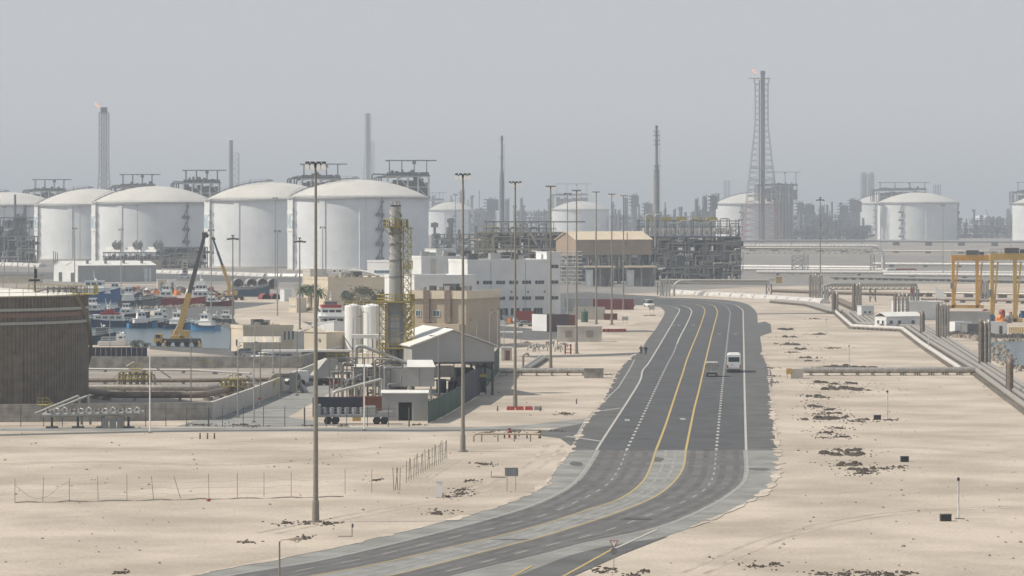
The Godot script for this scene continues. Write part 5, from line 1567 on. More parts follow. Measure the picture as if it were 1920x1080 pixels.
	for e in more:
		var q: float = e[2] / 13.0
		boat("harbour_boat", e[4], Vector3((e[0] - 960.0) * 28.0 / (e[1] - 401.0), 0, -196000.0 / (e[1] - 401.0)), e[5], e[2], e[2] * 0.34, 1.7 * q, e[3], [[-5 * q, -0.5 * q, 0.76, 1.6 * q, 3.6 * q, "boat white", 2], [-4.2 * q, -1.4 * q, 0.62, 3.65 * q, 5.6 * q, "boat white", 2], [1.0 * q, 2.4 * q, 0.5, 1.7 * q, 2.7 * q, "mid grey"]], {"mast": 3.0 * q, "tyres": 3, "strake": "rubber"})
	boat("beached_boat", "long dark teal boat hull laid up on the quay behind the round pipes", Vector3(-88.52,0,-1264.52), 0.02, 13, 3, 2.4, "hull navy", [[-4, 3, 0.8, 2.6, 3.2, "mid grey"]], {"mast": 1.0, "strake": "mid grey"})
	boat("barge", "dark barge with deck houses close behind the brown tank", Vector3(-89.97,0,-803.28), 0.0, 9.5, 3.4, 1.6, "hull navy", [[-3.4, -0.5, 0.8, 1.5, 3.2, "dark red"], [0.4, 3.2, 0.7, 1.5, 3.4, "boat grey"]], {"mast": 1.2, "strake": "rubber"})
	boat("white_launch", "small white launch moored beside the navy fence", Vector3(-84.68,0,-793.52), 0.0, 6.4, 2.2, 0.9, "boat white", [[0.8, 2.4, 0.7, 1.0, 2.2, "boat white", 1]], {"mast": 0.8})
	t = thing("navy_fence", "long dark navy sheet fence right of the brown tank", "fence", Vector3(-82.66,0,-723.25))
	for i in 12:
		s = Shape.new(); s.block(i * 1.0, i * 1.0 + 0.96, 0, 2.05, -0.04, 0.04); obj("panel", s, M["navy"], t)
	s = Shape.new(); s.block(-0.1, 12.1, 2.05, 2.2, -0.1, 0.1); obj("top_rail", s, M["mid grey"], t)
	# cranes
	mobile_crane("yellow mobile crane with raised boom standing by the water, the nearer one", Vector3(-70.79,0,-790.32), 0.0, 9.8, Vector3(5.8, 23.6, 0.5), 0.40, "crane yellow", "dark grey", 1.0)
	mobile_crane("farther mobile crane whose yellow boom leans left to meet the other's tip", Vector3(-91.26,0,-1209.88), 0.1, 9.0, Vector3(-5.6, 20.0, 0.3), 0.50, "crane yellow", "hull navy", 0.95)
	# quay clutter
	for e in [[443.0, 0], [468.0, 1], [488.0, 2], [508.0, 3]]:
		t = thing("concrete_pipe", ["large round concrete pipe, leftmost of four stored on the quay", "large round concrete pipe, second of four on the quay", "large round concrete pipe, third of four on the quay", "large round concrete pipe, rightmost of four on the quay"][e[1]], "concrete pipe", Vector3((e[0] - 960.0) * 28.0 / 141.0, 0, -196000.0 / 141.0), 0.25, "round concrete pipes stored on the quay")
		s = Shape.new()
		for k in [[2.0, 1], [1.8, 0]]: 
			s.lathe([Vector2(k[0], 0), Vector2(k[0], 5)], 20)
		s.lathe([Vector2(1.8, 0), Vector2(2.0, 0)], 20); s.lathe([Vector2(1.8, 5), Vector2(2.0, 5)], 20)
		var b := obj("barrel", s, M["concrete"], t, Vector3(0, 2.0, 0)); b.rotation = Vector3(PI / 2, 0, 0)
		s = Shape.new(); s.rod(Vector3(0, -0.5, 0), Vector3(0, -0.35, 0), 1.79, -1, 16); var c := obj("end_cap", s, M["mid grey"], t, Vector3(0, 2.0, -0.6)); c.rotation = Vector3(-PI / 2, 0, 0)
	for e in [[500.0, "dark red arched tent, left one of two on the quay"], [518.0, "dark red arched tent, right one of two on the quay"]]:
		t = thing("arched_tent", e[1], "tent", Vector3((e[0] - 960.0) * 28.0 / 160.0, 0, -196000.0 / 160.0), 0.35, "dark red arched tents on the quay")
		s = Shape.new(); var rg := []
		for z in [0.0, -5.0]:
			var q := []
			for k in 9: q.append(Vector3(cos(PI * k / 8) * 1.6, sin(PI * k / 8) * 1.9, z))
			rg.append(q)
		s.loft(rg, false); obj("cover", s, M["dark red"], t)
		s = Shape.new(); s.face(rg[1], Vector3(0, 0, -9)); obj("back_sheet", s, M["black"], t)
	for e in [[303.0, 541.0, "cream wall", "cream site cabin left of two by the harbour"], [323.0, 541.0, "boat white", "white site cabin right of two by the harbour"]]:
		t = thing("site_cabin", e[3], "cabin", Vector3((e[0] - 960.0) * 28.0 / (e[1] - 401), 0, -196000.0 / (e[1] - 401)), 0.2, "site cabins by the harbour")
		s = Shape.new(); s.block(-1.5, 1.5, 0.2, 3.1, -3, 0); obj("shell", s, M[e[2]], t)
		s = Shape.new(); s.block(-1.7, 1.7, 3.1, 3.3, -3.2, 0.2); obj("roof", s, M["white roof"], t)
		s = Shape.new(); s.block(-0.4, 0.5, 0.2, 2.3, 0.02, 0.08); obj("door", s, M["mid grey"], t)
	var r := RandomNumberGenerator.new(); r.seed = 21
	var colors := ["boat grey", "mid grey", "rust", "boat white", "dark red", "dark grey", "orange"]
	var kinds := ["deck winch", "equipment crate", "covered pallet", "steel drum stack"]
	for i in 40:       # stacked gear along the quay
		var u := 222.0 + i * 5.4 + r.randf() * 4.0
		var v := 546.0 + r.randf() * 10.0
		if u > 400: v += 10
		var k := i % 4
		t = thing("quay_gear", "small %s %s on the harbour quay, %s" % [colors[i % 7].replace("boat ", ""), kinds[k], "behind the workboat" if u < 300 else ("near the site cabins" if u < 360 else "beside the far crane")], "cargo", Vector3((u - 960) * 28 / (v - 401), 0, -196000.0 / (v - 401)), r.randf(), "assorted gear on the harbour quay")
		s = Shape.new()
		if k == 0: s.rod(Vector3(-0.8, 1.0, 0), Vector3(0.8, 1.0, 0), 0.9, -1, 10); s.box(Vector3(0, 0.3, 0), Vector3(2.4, 0.6, 1.6))
		elif k == 3: 
			for j in 3: s.rod(Vector3(j * 0.7 - 0.7, 0, 0), Vector3(j * 0.7 - 0.7, 1.3, 0), 0.34, -1, 8)
		else: s.box(Vector3(0, 0.9, 0), Vector3(1.6 + r.randf() * 1.5, 1.8, 1.4)); s.box(Vector3(0, 1.9, 0), Vector3(1.2, 0.3, 1.0))
		obj("body", s, M[colors[i % 7]], t)
	rocks("breakwater_rocks", [Vector2(-114.97,-1094.97),Vector2(-105.99,-1107.34),Vector2(-98.64,-1113.64),Vector2(-90.88,-1146.2)], 160, 4.0, 0.6, M["rock"], 5)
	rocks("shore_rocks", [Vector2(-104.51,-1048.13),Vector2(-91.49,-970.3),Vector2(-76.06,-942.31),Vector2(-71.84,-956.1)], 60, 3.0, 0.35, M["rock"], 6)
	t = thing("bush", "low green bush at the water's edge between brown tank and crane", "bush", Vector3(-77.86,0,-780.88))
	foliage(t, Vector3(0, 0.7, 0), Vector3(1.9, 0.9, 1.0), 420, 0.2, M["dry leaf"], 3)
	car("white pickup on the harbour road behind the site cabins", Vector3(-143.03,0,-1633.33), 0.0, "boat white", 1)

func foliage(t: Node3D, c: Vector3, size: Vector3, n: int, leaf: float, m: Material, sd: int, called := "foliage") -> void:
	var r := RandomNumberGenerator.new(); r.seed = sd
	var s := Shape.new()
	var clumps := []
	for i in 9: clumps.append(Vector3(r.randf_range(-1, 1), r.randf_range(-1, 1), r.randf_range(-1, 1)).limit_length(0.85))
	for i in n:
		var k: Vector3 = clumps[r.randi() % 9] + Vector3(r.randfn(), r.randfn(), r.randfn()) * 0.24
		var p := c + k * size
		var a := Vector3(r.randfn(), r.randfn(), r.randfn()).normalized() * leaf
		var b := a.cross(Vector3(r.randfn(), r.randfn(), r.randfn())).normalized() * leaf * 0.6
		var g := a.cross(b).normalized()
		if g.y < 0: g = -g
		s.tri(p - a, p + b, p + a, g, g, g); s.tri(p - a, p + a, p - b, g, g, g)
	obj(called, s, m, t).set_meta("kind", "stuff")

# ---------------------------------------------------------------- offices, stores and houses beside the road
func tree(called: String, label: String, at: Vector3, h: float, w: float, m: String, sd: int, group: String, n := 900) -> void:
	var t := thing(called, label, "tree", at, 0.0, group)
	var r := RandomNumberGenerator.new(); r.seed = sd
	var s := Shape.new()
	s.rod(Vector3.ZERO, Vector3(0.1, h * 0.45, 0), 0.24, 0.15, 8)
	for i in 6:
		var a := i * 1.05 + r.randf()
		s.rod(Vector3(0.1, h * 0.35 + i * 0.06 * h, 0), Vector3(cos(a) * w * 0.35, h * (0.6 + r.randf() * 0.25), sin(a) * w * 0.35), 0.11, 0.03, 5)
	obj("trunk", s, M["bark"], t)
	foliage(t, Vector3(0, h * 0.66, 0), Vector3(w * 0.5, h * 0.33, w * 0.5), n, 0.26, M[m], sd, "crown")

func palm(label: String, at: Vector3, h: float, sd: int) -> void:
	var t := thing("palm_tree", label, "palm tree", at, 0.0, "palm trees beside the cream buildings")
	var r := RandomNumberGenerator.new(); r.seed = sd
	var s := Shape.new()
	s.path([Vector3.ZERO, Vector3(0.1, h * 0.5, 0), Vector3(0.25, h, 0)], 0.2, 8)
	obj("trunk", s, M["bark"], t)
	for i in 28:
		var a := i * 2.4
		var up := 0.9 - (i / 28.0) * 1.6
		s = Shape.new()
		var p := Vector3(0.25, h, 0)
		var dir := Vector3(cos(a), up, sin(a)).normalized()
		for k in 6:
			var q := p + dir * 0.54
			dir = (dir + Vector3(0, -0.16, 0)).normalized()
			var sd2 := Vector3(-sin(a), 0, cos(a)) * (0.46 - absf(k - 2) * 0.06)
			var g := Vector3.UP
			for e in [1.0, -1.0]:
				s.tri(p, q, (p + q) / 2 + sd2 * e - Vector3(0, 0.12, 0), g, g, g)
				s.tri(p, (p + q) / 2 + sd2 * e - Vector3(0, 0.12, 0), p + sd2 * e * 0.9 - dir * 0.1 - Vector3(0, 0.1, 0), g, g, g)
			p = q
		obj("frond", s, M["leaf"], t)

func container(label: String, at: Vector3, turn: float, l: float, w: float, h: float, m: String, m2 := "", group := "cabins and containers") -> Node3D:
	var t := thing("container", label, "container", at, turn, group)
	var s := Shape.new()
	s.block(-l / 2, l / 2, 0.1, h, -w, 0)
	obj("shell", s, M[m], t)
	s = Shape.new()
	for z in [0.04, -w - 0.04]:
		var n := int(l / 0.5)
		for i in n: s.box(Vector3(-l / 2 + (i + 0.5) * l / n, h / 2, z), Vector3(l / n * 0.5, h - 0.3, 0.08))
	obj("corrugation", s, M[m2 if m2 else m], t)
	s = Shape.new()
	for x in [-l / 2, l / 2]:
		for z in [0.0, -w]: s.box(Vector3(x, h / 2 + 0.05, z), Vector3(0.16, h + 0.06, 0.2))
	s.box(Vector3(0, h + 0.02, 0), Vector3(l, 0.12, 0.14)); s.box(Vector3(0, h + 0.02, -w), Vector3(l, 0.12, 0.14))
	obj("frame", s, M[m], t)
	return t

func corner(at: Vector3, turn: float, w: float) -> Vector3:      # middle of the front when the near left corner is known
	return at + Vector3(cos(turn), 0, -sin(turn)) * w / 2

func town() -> void:
	var s := Shape.new()
	# white office block with two rows of windows, and its tower
	var t := block_building("office_block", "long white office block with two rows of dark windows", corner(Vector3(9.24,0,-994.92), 0.3, -22.0), 0.3, 22, 18, 15.2, "white wall", "office")
	for row in [[9.2, 6], [5.0, 6], [1.4, 4]]:
		for i in row[1]:
			var x: float = -9.1 + i * 3.62 if row[1] == 6 else -1.0 + i * 3.2
			win(t, Vector3(x, row[0] + 0.6, 0.02), 2.5 if row[1] == 6 else 2.4, 1.0 if row[1] == 6 else 2.0, 0.0, "window", 2)
	for x in [-4.6, 5.0]:
		s = Shape.new(); s.block(x, x + 0.12, 0, 15.2, 0.0, 0.03); obj("panel_joint", s, M["mid grey"], t)
	roof_clutter(t, 20, 16, 15.2, 4, 3)
	for i in 5:
		s = Shape.new(); s.box(Vector3(-8 + i * 4.6, 7.3, 0.1), Vector3(0.35, 0.5, 0.25)); obj("wall_lamp", s, M["dark grey"], t)
	t = block_building("office_tower", "white stair tower at the right end of the office block", corner(Vector3(9.28,0,-994.92), 0.3, 3.8), 0.3, 3.8, 9.6, 17.6, "white wall", "tower", 0.3)
	for y in [14.0, 9.8, 5.6]: win(t, Vector3(0.3, y, 0.02), 2.0, 1.0, 0.0, "window", 1)
	s = Shape.new(); s.block(-2.0, -1.9, 15.4, 17.2, -4.6, -3.2); obj("roof_door", s, M["mid grey"], t)
	# stepped white store left of it
	t = block_building("white_store", "stepped white windowless block left of the office, lower front step", corner(Vector3(-25,0,-956.1), 0.5, 18.1), 0.5, 18.1, 17, 11.6, "white wall")
	s = Shape.new(); s.path([Vector3(4.6, 9.9, 0.1), Vector3(6.4, 8.2, 0.1), Vector3(6.4, 0.5, 0.1)], 0.08, 6); obj("down_pipe", s, M["mid grey"], t)
	t = block_building("white_store", "stepped white windowless block behind the chimney, upper step with roof gear", corner(Vector3(-26.01,0,-1071.04), 0.3, 17), 0.3, 17.0, 12, 15.2, "white wall")
	roof_clutter(t, 16, 11, 15.2, 12, 8)
	s = Shape.new(); s.block(-5.6, -4.2, 10.6, 15.0, 0.02, 0.2); obj("light_panel", s, M["pale concrete"], t)
	for x in [1.2, 5.2]:
		s = Shape.new(); s.rod(Vector3(x, 13.0, 0), Vector3(x, 13.0, 0.2), 0.22, -1, 8); obj("wall_lamp", s, M["dark grey"], t)
	t = block_building("roof_house", "small white plant room on the roof line right of the chimney top platform", corner(Vector3(-22.98,0,-1132.95), 0.55, 7.0), 0.55, 7.0, 7, 17.2, "white wall", "plant room", 0.2)
	s = Shape.new()
	for i in 4: s.box(Vector3(-3.55, 14.5 + i * 0.35, -3), Vector3(0.1, 0.12, 2.0))
	obj("louvre", s, M["mid grey"], t)
	# arched-roof hall, block with window band
	t = thing("arched_hall", "white hall with curved roof and three dormer vents behind the palms", "hall", Vector3(-51.98,0,-1225))
	s = Shape.new(); s.block(-10.5, 10.5, 0, 6.2, -14, 0); obj("wall", s, M["white wall"], t)
	s = Shape.new(); var rg := []
	for k in 13:
		var x := -11.0 + 22.0 * k / 12
		rg.append([Vector3(x, 6.2 + 3.2 * sin(PI * k / 12.0), 0.4), Vector3(x, 6.2 + 3.2 * sin(PI * k / 12.0), -14.4)])
	for k in 12: s.extrude([rg[k][0], rg[k + 1][0], rg[k + 1][1], rg[k][1]], Vector3(0, 0.2, 0))
	for k in 12: s.extrude([Vector3(rg[k][0].x, 6.2, -0.1), Vector3(rg[k + 1][0].x, 6.2, -0.1), rg[k + 1][0] - Vector3(0, 0, 0.5), rg[k][0] - Vector3(0, 0, 0.5)], Vector3(0, 0, -0.2))
	obj("roof", s, M["white roof"], t)
	for i in 3:
		s = Shape.new(); s.box(Vector3(-6.4 + i * 1.9, 9.2, -3), Vector3(1.3, 1.0, 1.2)); var v := obj("roof_vent", s, M["white roof"], t)
		s = Shape.new(); s.box(Vector3(-6.4 + i * 1.9, 9.2, -2.4), Vector3(0.9, 0.6, 0.1)); obj("louvre", s, M["dark grey"], v)
	t = block_building("window_band_building", "white flat building with a dark window band right of the curved-roof hall", Vector3(-42.99,0,-1264.52), -0.5, 14, 9, 11.6, "white wall")
	win(t, Vector3(-1.2, 8.4, 0.02), 6.0, 1.0, 0.0, "teal glass", 5)
	t = block_building("white_hut", "narrow white block with a lean-to at the foot of the second big tank", Vector3(-64.33,0,-1240.51), 0.5, 6, 6, 9.0, "pale concrete")
	# cream houses
	t = block_building("cream_house", "cream building with an arched blue window and sunlit left side behind the palms", corner(Vector3(-53.37,0,-1082.87), 0.45, 18.4), 0.45, 18.4, 18, 8.9, "cream wall")
	s = Shape.new()
	var arch := []
	for k in 9: arch.append(Vector3(-3.7 + cos(PI * k / 8) * 1.15, 4.6 + sin(PI * k / 8) * 1.15, 0.03))
	arch.append(Vector3(-4.85, 3.4, 0.03)); arch.append(Vector3(-2.55, 3.4, 0.03))
	s.extrude(arch, Vector3(0, 0, 0.06)); obj("arched_window", s, M["teal glass"], t)
	for i in 6:
		s = Shape.new(); s.box(Vector3(-6.5 + i * 2.6, 9.8, 0), Vector3(1.1, 0.5, 0.4)); obj("battlement", s, M["beige wall"], t)
	roof_clutter(t, 16, 9, 8.9, 3, 14)
	t = block_building("low_cream_block", "low cream block with small square windows left of the palms", Vector3(-62.21,0,-1059.46), -0.9, 3.8, 3.4, 3.9, "cream wall", "building", 0.3)
	for i in 3: win(t, Vector3(-1.2 + i * 1.1, 1.8, 0.02), 0.4, 0.4)
	t = block_building("white_kiosk", "tall white kiosk beside the low cream block", Vector3(-73.59,0,-1195.12), -0.8, 2.1, 3, 3.9, "white wall", "kiosk", 0.1)
	# gatehouse with awning and parked cars
	t = block_building("gatehouse", "cream gatehouse with sunlit left end, near the quay road", corner(Vector3(-54.49,0,-756.76), 0.45, 10.9), 0.45, 10.9, 6.6, 4.7, "cream wall")
	win(t, Vector3(-5.47, 1.8, -3.4), 0.9, 1.4, -PI / 2)
	for i in 3: win(t, Vector3(3.6 + i * 0.9, 3.2, 0.03), 0.4, 1.8)
	roof_clutter(t, 10, 6, 4.7, 4, 30)
	t = thing("awning", "pale striped canopy over the parking spaces before the gatehouse", "awning", Vector3(-50.23,0,-748.09))
	for i in 9:
		s = Shape.new(); var x := -4.4 + i * 0.95
		s.extrude([Vector3(x, 2.3, 2.2), Vector3(x + 0.92, 2.3, 2.2), Vector3(x + 0.7 , 3.4, 0.3), Vector3(x - 0.22, 3.4, 0.3)], Vector3(0, 0.06, 0))
		obj("canopy_panel", s, M["cream wall"] if i % 2 else M["pale concrete"], t)
	s = Shape.new()
	for i in 4: s.rod(Vector3(-4.2 + i * 2.7, 0, 2.0), Vector3(-4.2 + i * 2.7, 2.3, 2.0), 0.06, -1, 6)
	obj("post", s, M["galvanised"], t)
	var cars := [[458.0, 667.0, "dark grey", "dark car under the left end of the pale canopy"], [474.0, 672.0, "boat grey", "grey car parked at the canopy's front edge, second from left"], [492.0, 675.0, "boat white", "silver white car parked right of the canopy"], [508.0, 676.0, "galvanised", "silver car in the middle of the parking row"], [532.0, 677.0, "dark grey", "dark car at the right end of the parking row"]]
	for e in cars: car(e[3], Vector3((e[0] - 960) * 28.0 / (e[1] - 401), 0, -196000.0 / (e[1] - 401)), 2.5, e[2], 0, "cars parked by the gatehouse")
	t = block_building("cream_gable_house", "small cream house with a stepped gable and round vent", corner(Vector3(-37.33,0,-750.96), 0.8, 5.9), 0.8, 5.9, 6.6, 4.1, "cream wall", "building", 0.1)
	s = Shape.new(); s.extrude([Vector3(-3.0, 4.1, 0.0), Vector3(-3.0, 4.1, -6.6), Vector3(-3.0, 4.95, -4.2), Vector3(-3.0, 4.95, -1.6)], Vector3(-0.12, 0, 0)); obj("gable", s, M["cream wall"], t)
	s = Shape.new(); s.rod(Vector3(-3.1, 2.6, -2.0), Vector3(-2.9, 2.6, -2.0), 0.32, -1, 12); obj("round_vent", s, M["mid grey"], t)
	t = block_building("grey_side_house", "plain grey walled house joined to the right of the cream gable house", Vector3(-35.44,0,-765.62), 0.3, 4.6, 5, 2.9, "beige wall", "building", 0.2)
	t = thing("long_canopy", "long flat white canopy roof on posts below the cream houses", "canopy", Vector3(-38.59,0,-692.58))
	s = Shape.new(); s.box(Vector3(0.5, 2.6, 0), Vector3(16.6, 0.35, 3.0)); obj("roof", s, M["white roof"], t)
	s = Shape.new()
	for i in 9: s.rod(Vector3(-7.2 + i * 1.9, 0, 1.2), Vector3(-7.2 + i * 1.9, 2.5, 1.2), 0.06, -1, 6)
	obj("post", s, M["yellow steel"], t)
	s = Shape.new(); s.block(-0.5, 8.4, 0, 2.4, -1.4, -1.3); obj("back_wall", s, M["mid grey"], t)
	for e in [[583.0, 582.0, 6.6, 1], [567.0, 580.0, 6.2, 2], [596.0, 583.0, 5.6, 3], [607.0, 575.0, 6.2, 4]]:
		palm(["tall palm in the middle of the palm group left of the tall mast", "leftmost palm of the group beside the cream wing", "shorter palm at the right of the group", "single palm in front of the cream wing just right of the mast"][e[3] - 1], Vector3((e[0] - 960) * 28.0 / (e[1] - 401), 0, -196000.0 / (e[1] - 401)), e[2], e[3])
	var g := "dusty trees before the arched-window building"
	tree("dusty_tree", "wide dusty grey-green tree right of the arched window", Vector3(-42.89,0,-1042.55), 7.4, 9.4, "dry leaf", 5, g, 1500)
	tree("dusty_tree", "darker narrow tree between the dusty tree and the chimney", Vector3(-36.74,0,-1037.04), 6.6, 5.0, "dry leaf", 6, g, 900)
	s = Shape.new(); t = thing("hedge", "low green hedge below the palms", "hedge", Vector3(-57.07,0,-1065.22))
	foliage(t, Vector3(0, 0.7, 0), Vector3(3.0, 0.7, 0.8), 300, 0.22, M["leaf"], 12)
	# tan two-storey building
	t = thing("tan_building", "tan flat-roofed building with two brown pilasters and blue windows", "building", Vector3(-9.59,0,-780.88), -0.36)
	s = Shape.new(); s.block(-12.6, 0, 0, 11.4, -20, 0); obj("wall", s, M["beige wall"], t)
	s = Shape.new(); s.block(-12.8, 0.35, 10.2, 11.9, 0.02, 0.5); s.block(0.02, 0.35, 10.2, 11.9, -20, 0.0); s.block(-12.8, -12.4, 11.4, 11.9, -20, 0); obj("cornice", s, M["cream wall"], t)
	for x in [-9.4, -4.6]:
		s = Shape.new(); s.block(x, x + 1.35, 5.2, 12.0, 0.03, 0.75); obj("pilaster", s, M["brown pipe"], t)
	win(t, Vector3(-10.8, 7.1, 0.03), 1.0, 1.2, 0, "teal glass", 1); win(t, Vector3(-6.7, 7.1, 0.03), 1.4, 1.2, 0, "teal glass", 1)
	s = Shape.new(); s.block(-15.5, -0.4, 0, 5.0, 0.05, 3.0); obj("lower_wall", s, M["beige wall"], t)
	s = Shape.new(); s.rail([Vector3(-12, 5.0, 2.8), Vector3(-0.6, 5.0, 2.8)], 0.9, 1.4, 0.05); obj("railing", s, M["beige steel"], t)
	for i in 6:
		s = Shape.new(); s.box(Vector3(-11 + i * 1.9, 12.1, -3.0 - (i % 3)), Vector3(1.2, 1.0 + (i % 2) * 0.5, 1.1)); obj("air_conditioner", s, M[["galvanised", "dark grey", "mid grey"][i % 3]], t)
	s = Shape.new(); s.block(-6.4, -3.4, 11.5, 13.3, -5, -3); obj("roof_unit", s, M["dark grey"], t)
	# cabins and containers along the yard
	t = container("yard store with white end wall and dark purple side, nearest in the yard", corner(Vector3(8.36,0,-886.88), 0.6, 6.2), 0.6, 6.2, 6.0, 4.0, "plum cladding")
	s = Shape.new(); s.block(-3.32, -3.2, 0.1, 4.1, -6.05, 0.05); obj("end_wall", s, M["white wall"], t)
	container("pale red container standing right of the purple walled store", Vector3(14.19,0,-903.23), 0.0, 2.9, 3.0, 3.4, "rust")
	container("red container partly behind the white yard store", Vector3(3.19,0,-970.3), 0.0, 5.0, 2.4, 2.6, "red")
	container("long white cabin with grey roof line behind the white yard store", Vector3(9.57,0,-1000), 0.0, 9.4, 3.0, 2.9, "white wall")
	container("pale cabin with a green tank at its front, right part of the yard", Vector3(20.51,0,-989.9), 0.0, 8.2, 3.0, 3.2, "pale concrete")
	container("grey flat shed behind the cabins at the end of the office block", Vector3(19.23,0,-1076.92), 0.0, 8.0, 5.0, 3.6, "grey cladding")
	t = container("long dark red trailer row by the far road bend", Vector3(29.24,0,-1088.89), 0.0, 12.4, 2.6, 3.0, "dark red")
	container("rust brown skip beside the pale cabin", Vector3(26.03,0,-984.92), 0.0, 3.4, 2.2, 1.6, "rust")
	t = thing("green_tank", "small green upright tank before the pale cabin", "tank", Vector3(18.76,0,-965.52))
	s = Shape.new(); s.lathe([Vector2(0.9, 0), Vector2(0.9, 2.6), Vector2(0.5, 2.9), Vector2(0.01, 3.0)], 14); obj("shell", s, M["green mesh"], t)
	s = Shape.new(); s.rod(Vector3(0, 2.9, 0), Vector3(0, 3.4, 0), 0.12, -1, 6); obj("valve", s, M["dark grey"], t)
	t = thing("substation", "cream concrete substation box with two square louvred grilles", "substation", Vector3(14.82,0,-816.67))
	s = Shape.new(); s.block(-4.85, 4.85, 0, 3.25, -3, 0); obj("wall", s, M["pale concrete"], t)
	s = Shape.new(); s.block(-5.0, 5.0, 3.25, 3.45, -3.15, 0.15); obj("roof", s, M["pale concrete"], t)
	for x in [-2.4, 2.2]:
		s = Shape.new(); s.block(x - 0.75, x + 0.75, 1.0, 2.5, 0.01, 0.08); var gl := obj("grille", s, M["mid grey"], t)
		for i in 6:
			s = Shape.new(); s.box(Vector3(x, 1.1 + i * 0.26, 0.1), Vector3(1.4, 0.12, 0.08)); obj("slat", s, M["beige wall"], gl)
	t = thing("red_barrier", "low red barrier line behind the substation", "barrier", Vector3(24.33,0,-886.88))
	for i in 6:
		s = Shape.new(); s.box(Vector3(-2.4 + i * 0.95, 0.35, 0), Vector3(0.9, 0.7, 0.4)); obj("barrier_block", s, M["red"], t)
	car("white van coming round the far bend of the main road", Vector3(41.36,0,-1126.44), -1.2, "boat white", 2, "vehicles on the main road")
	for e in [[1135.0, 572.0, "dark grey", "dark car parked before the dark red trailer row, left one"], [1162.0, 575.0, "boat white", "white car parked before the dark red trailer row, middle one"], [1176.0, 577.0, "boat grey", "grey car parked before the dark red trailer row, right one"], [905.0, 603.0, "dark grey", "dark car beside the tan building's right corner"], [925.0, 606.0, "boat white", "white car between tan building and red container"], [985.0, 612.0, "galvanised", "silver car against the white yard store"]]:
		car(e[3], Vector3((e[0] - 960) * 28.0 / (e[1] - 401), 0, -196000.0 / (e[1] - 401)), 0.4, e[2], 0, "cars in the office yard")
	t = thing("parking_canopy", "white flat parking canopy right of the tan building", "canopy", Vector3(-0.23,0,-806.58))
	s = Shape.new(); s.box(Vector3(0, 2.4, 0), Vector3(5.0, 0.25, 4.0)); obj("roof", s, M["white roof"], t)
	s = Shape.new()
	for x in [-2.2, 2.2]: s.rod(Vector3(x, 0, 1.5), Vector3(x, 2.3, 1.5), 0.07, -1, 6)
	obj("post", s, M["galvanised"], t)
	t = thing("guard_box", "small white hut with a brown door beside the green fence", "hut", Vector3(-1.02,0,-712.73))
	s = Shape.new(); s.block(-1.0, 1.0, 0, 2.4, -1.6, 0); obj("wall", s, M["pale concrete"], t)
	s = Shape.new(); s.block(-1.15, 1.15, 2.4, 2.6, -1.75, 0.15); obj("roof", s, M["white roof"], t)
	s = Shape.new(); s.block(-0.2, 0.6, 0, 1.9, 0.01, 0.07); obj("door", s, M["rust"], t)
	var r := RandomNumberGenerator.new(); r.seed = 77
	var nth := ["first", "second", "third", "fourth", "fifth", "sixth", "seventh", "eighth", "ninth", "tenth", "eleventh", "twelfth"]
	for i in 12:
		var u := 872.0 + i * 10.0 + r.randf() * 6.0
		var v := 596.0 + r.randf() * 14.0
		t = thing("yard_stores", "small %s stores heap in the office yard, %s from the left" % [["rust coloured", "dark", "grey metal", "orange", "white"][i % 5], nth[i]], "stores", Vector3((u - 960) * 28.0 / (v - 401), 0, -196000.0 / (v - 401)), r.randf() * 3, "stores piled in the office yard")
		s = Shape.new(); s.box(Vector3(0, 0.5, 0), Vector3(0.8 + r.randf(), 1.0, 0.9)); s.box(Vector3(0.1, 1.1, 0), Vector3(0.6, 0.3, 0.7)); s.rod(Vector3(-0.6, 0.3, 0.6), Vector3(0.7, 0.3, 0.6), 0.2)
		obj("body", s, M[["rust", "dark grey", "galvanised", "orange", "boat white"][i % 5]], t)
	for i in 12:
		var u := 987.0 + i * 6.2 + r.randf() * 3.0
		var v := 650.0 + r.randf() * 12.0
		t = thing("pipe_fitting", "small pipe fitting in the spares yard below the substation, %s from the left" % nth[i], "pipe fitting", Vector3((u - 960) * 28.0 / (v - 401), 0, -196000.0 / (v - 401)), r.randf() * 3, "fittings in the spares yard")
		s = Shape.new(); s.path([Vector3(-0.9, 0.2, 0), Vector3(-0.9, 1.0 + r.randf() * 0.8, 0), Vector3(0.8, 1.0, 0), Vector3(0.8, 0.2, 0)], 0.12, 6, 0.3); s.rod(Vector3(0, 1.0, -0.3), Vector3(0, 1.0, 0.3), 0.3, -1, 8)
		obj("body", s, M["galvanised"] if i % 3 else M["pipe lagging"], t)
	t = thing("red_rack", "small red steel rack at the right of the spares yard", "rack", Vector3(11.18,0,-745.25))
	s = Shape.new()
	for x in [-0.55, 0.55]: s.box(Vector3(x, 1.0, 0), Vector3(0.3, 2.0, 0.3))
	obj("post", s, M["red"], t)
	s = Shape.new()
	for y in [0.3, 1.0, 1.8]: s.box(Vector3(0, y, 0), Vector3(1.2, 0.1, 0.7))
	obj("shelf", s, M["red"], t)
	for e in [[1222.0, 588.0, "white road sign board stuck in the rubble by the far bend"], [1172.0, 609.0, "small post sign on the verge left of the road"]]:
		t = thing("verge_sign", e[2], "sign", Vector3((e[0] - 960) * 28.0 / (e[1] - 401), 0, -196000.0 / (e[1] - 401)))
		s = Shape.new(); s.box(Vector3(0, 1.6, 0), Vector3(1.6, 0.9, 0.06)); obj("board", s, M["galvanised"], t)
		s = Shape.new(); s.rod(Vector3(-0.5, 0, -0.06), Vector3(-0.5, 2.0, -0.06), 0.05); s.rod(Vector3(0.5, 0, -0.06), Vector3(0.5, 2.0, -0.06), 0.05); obj("post", s, M["galvanised"], t)

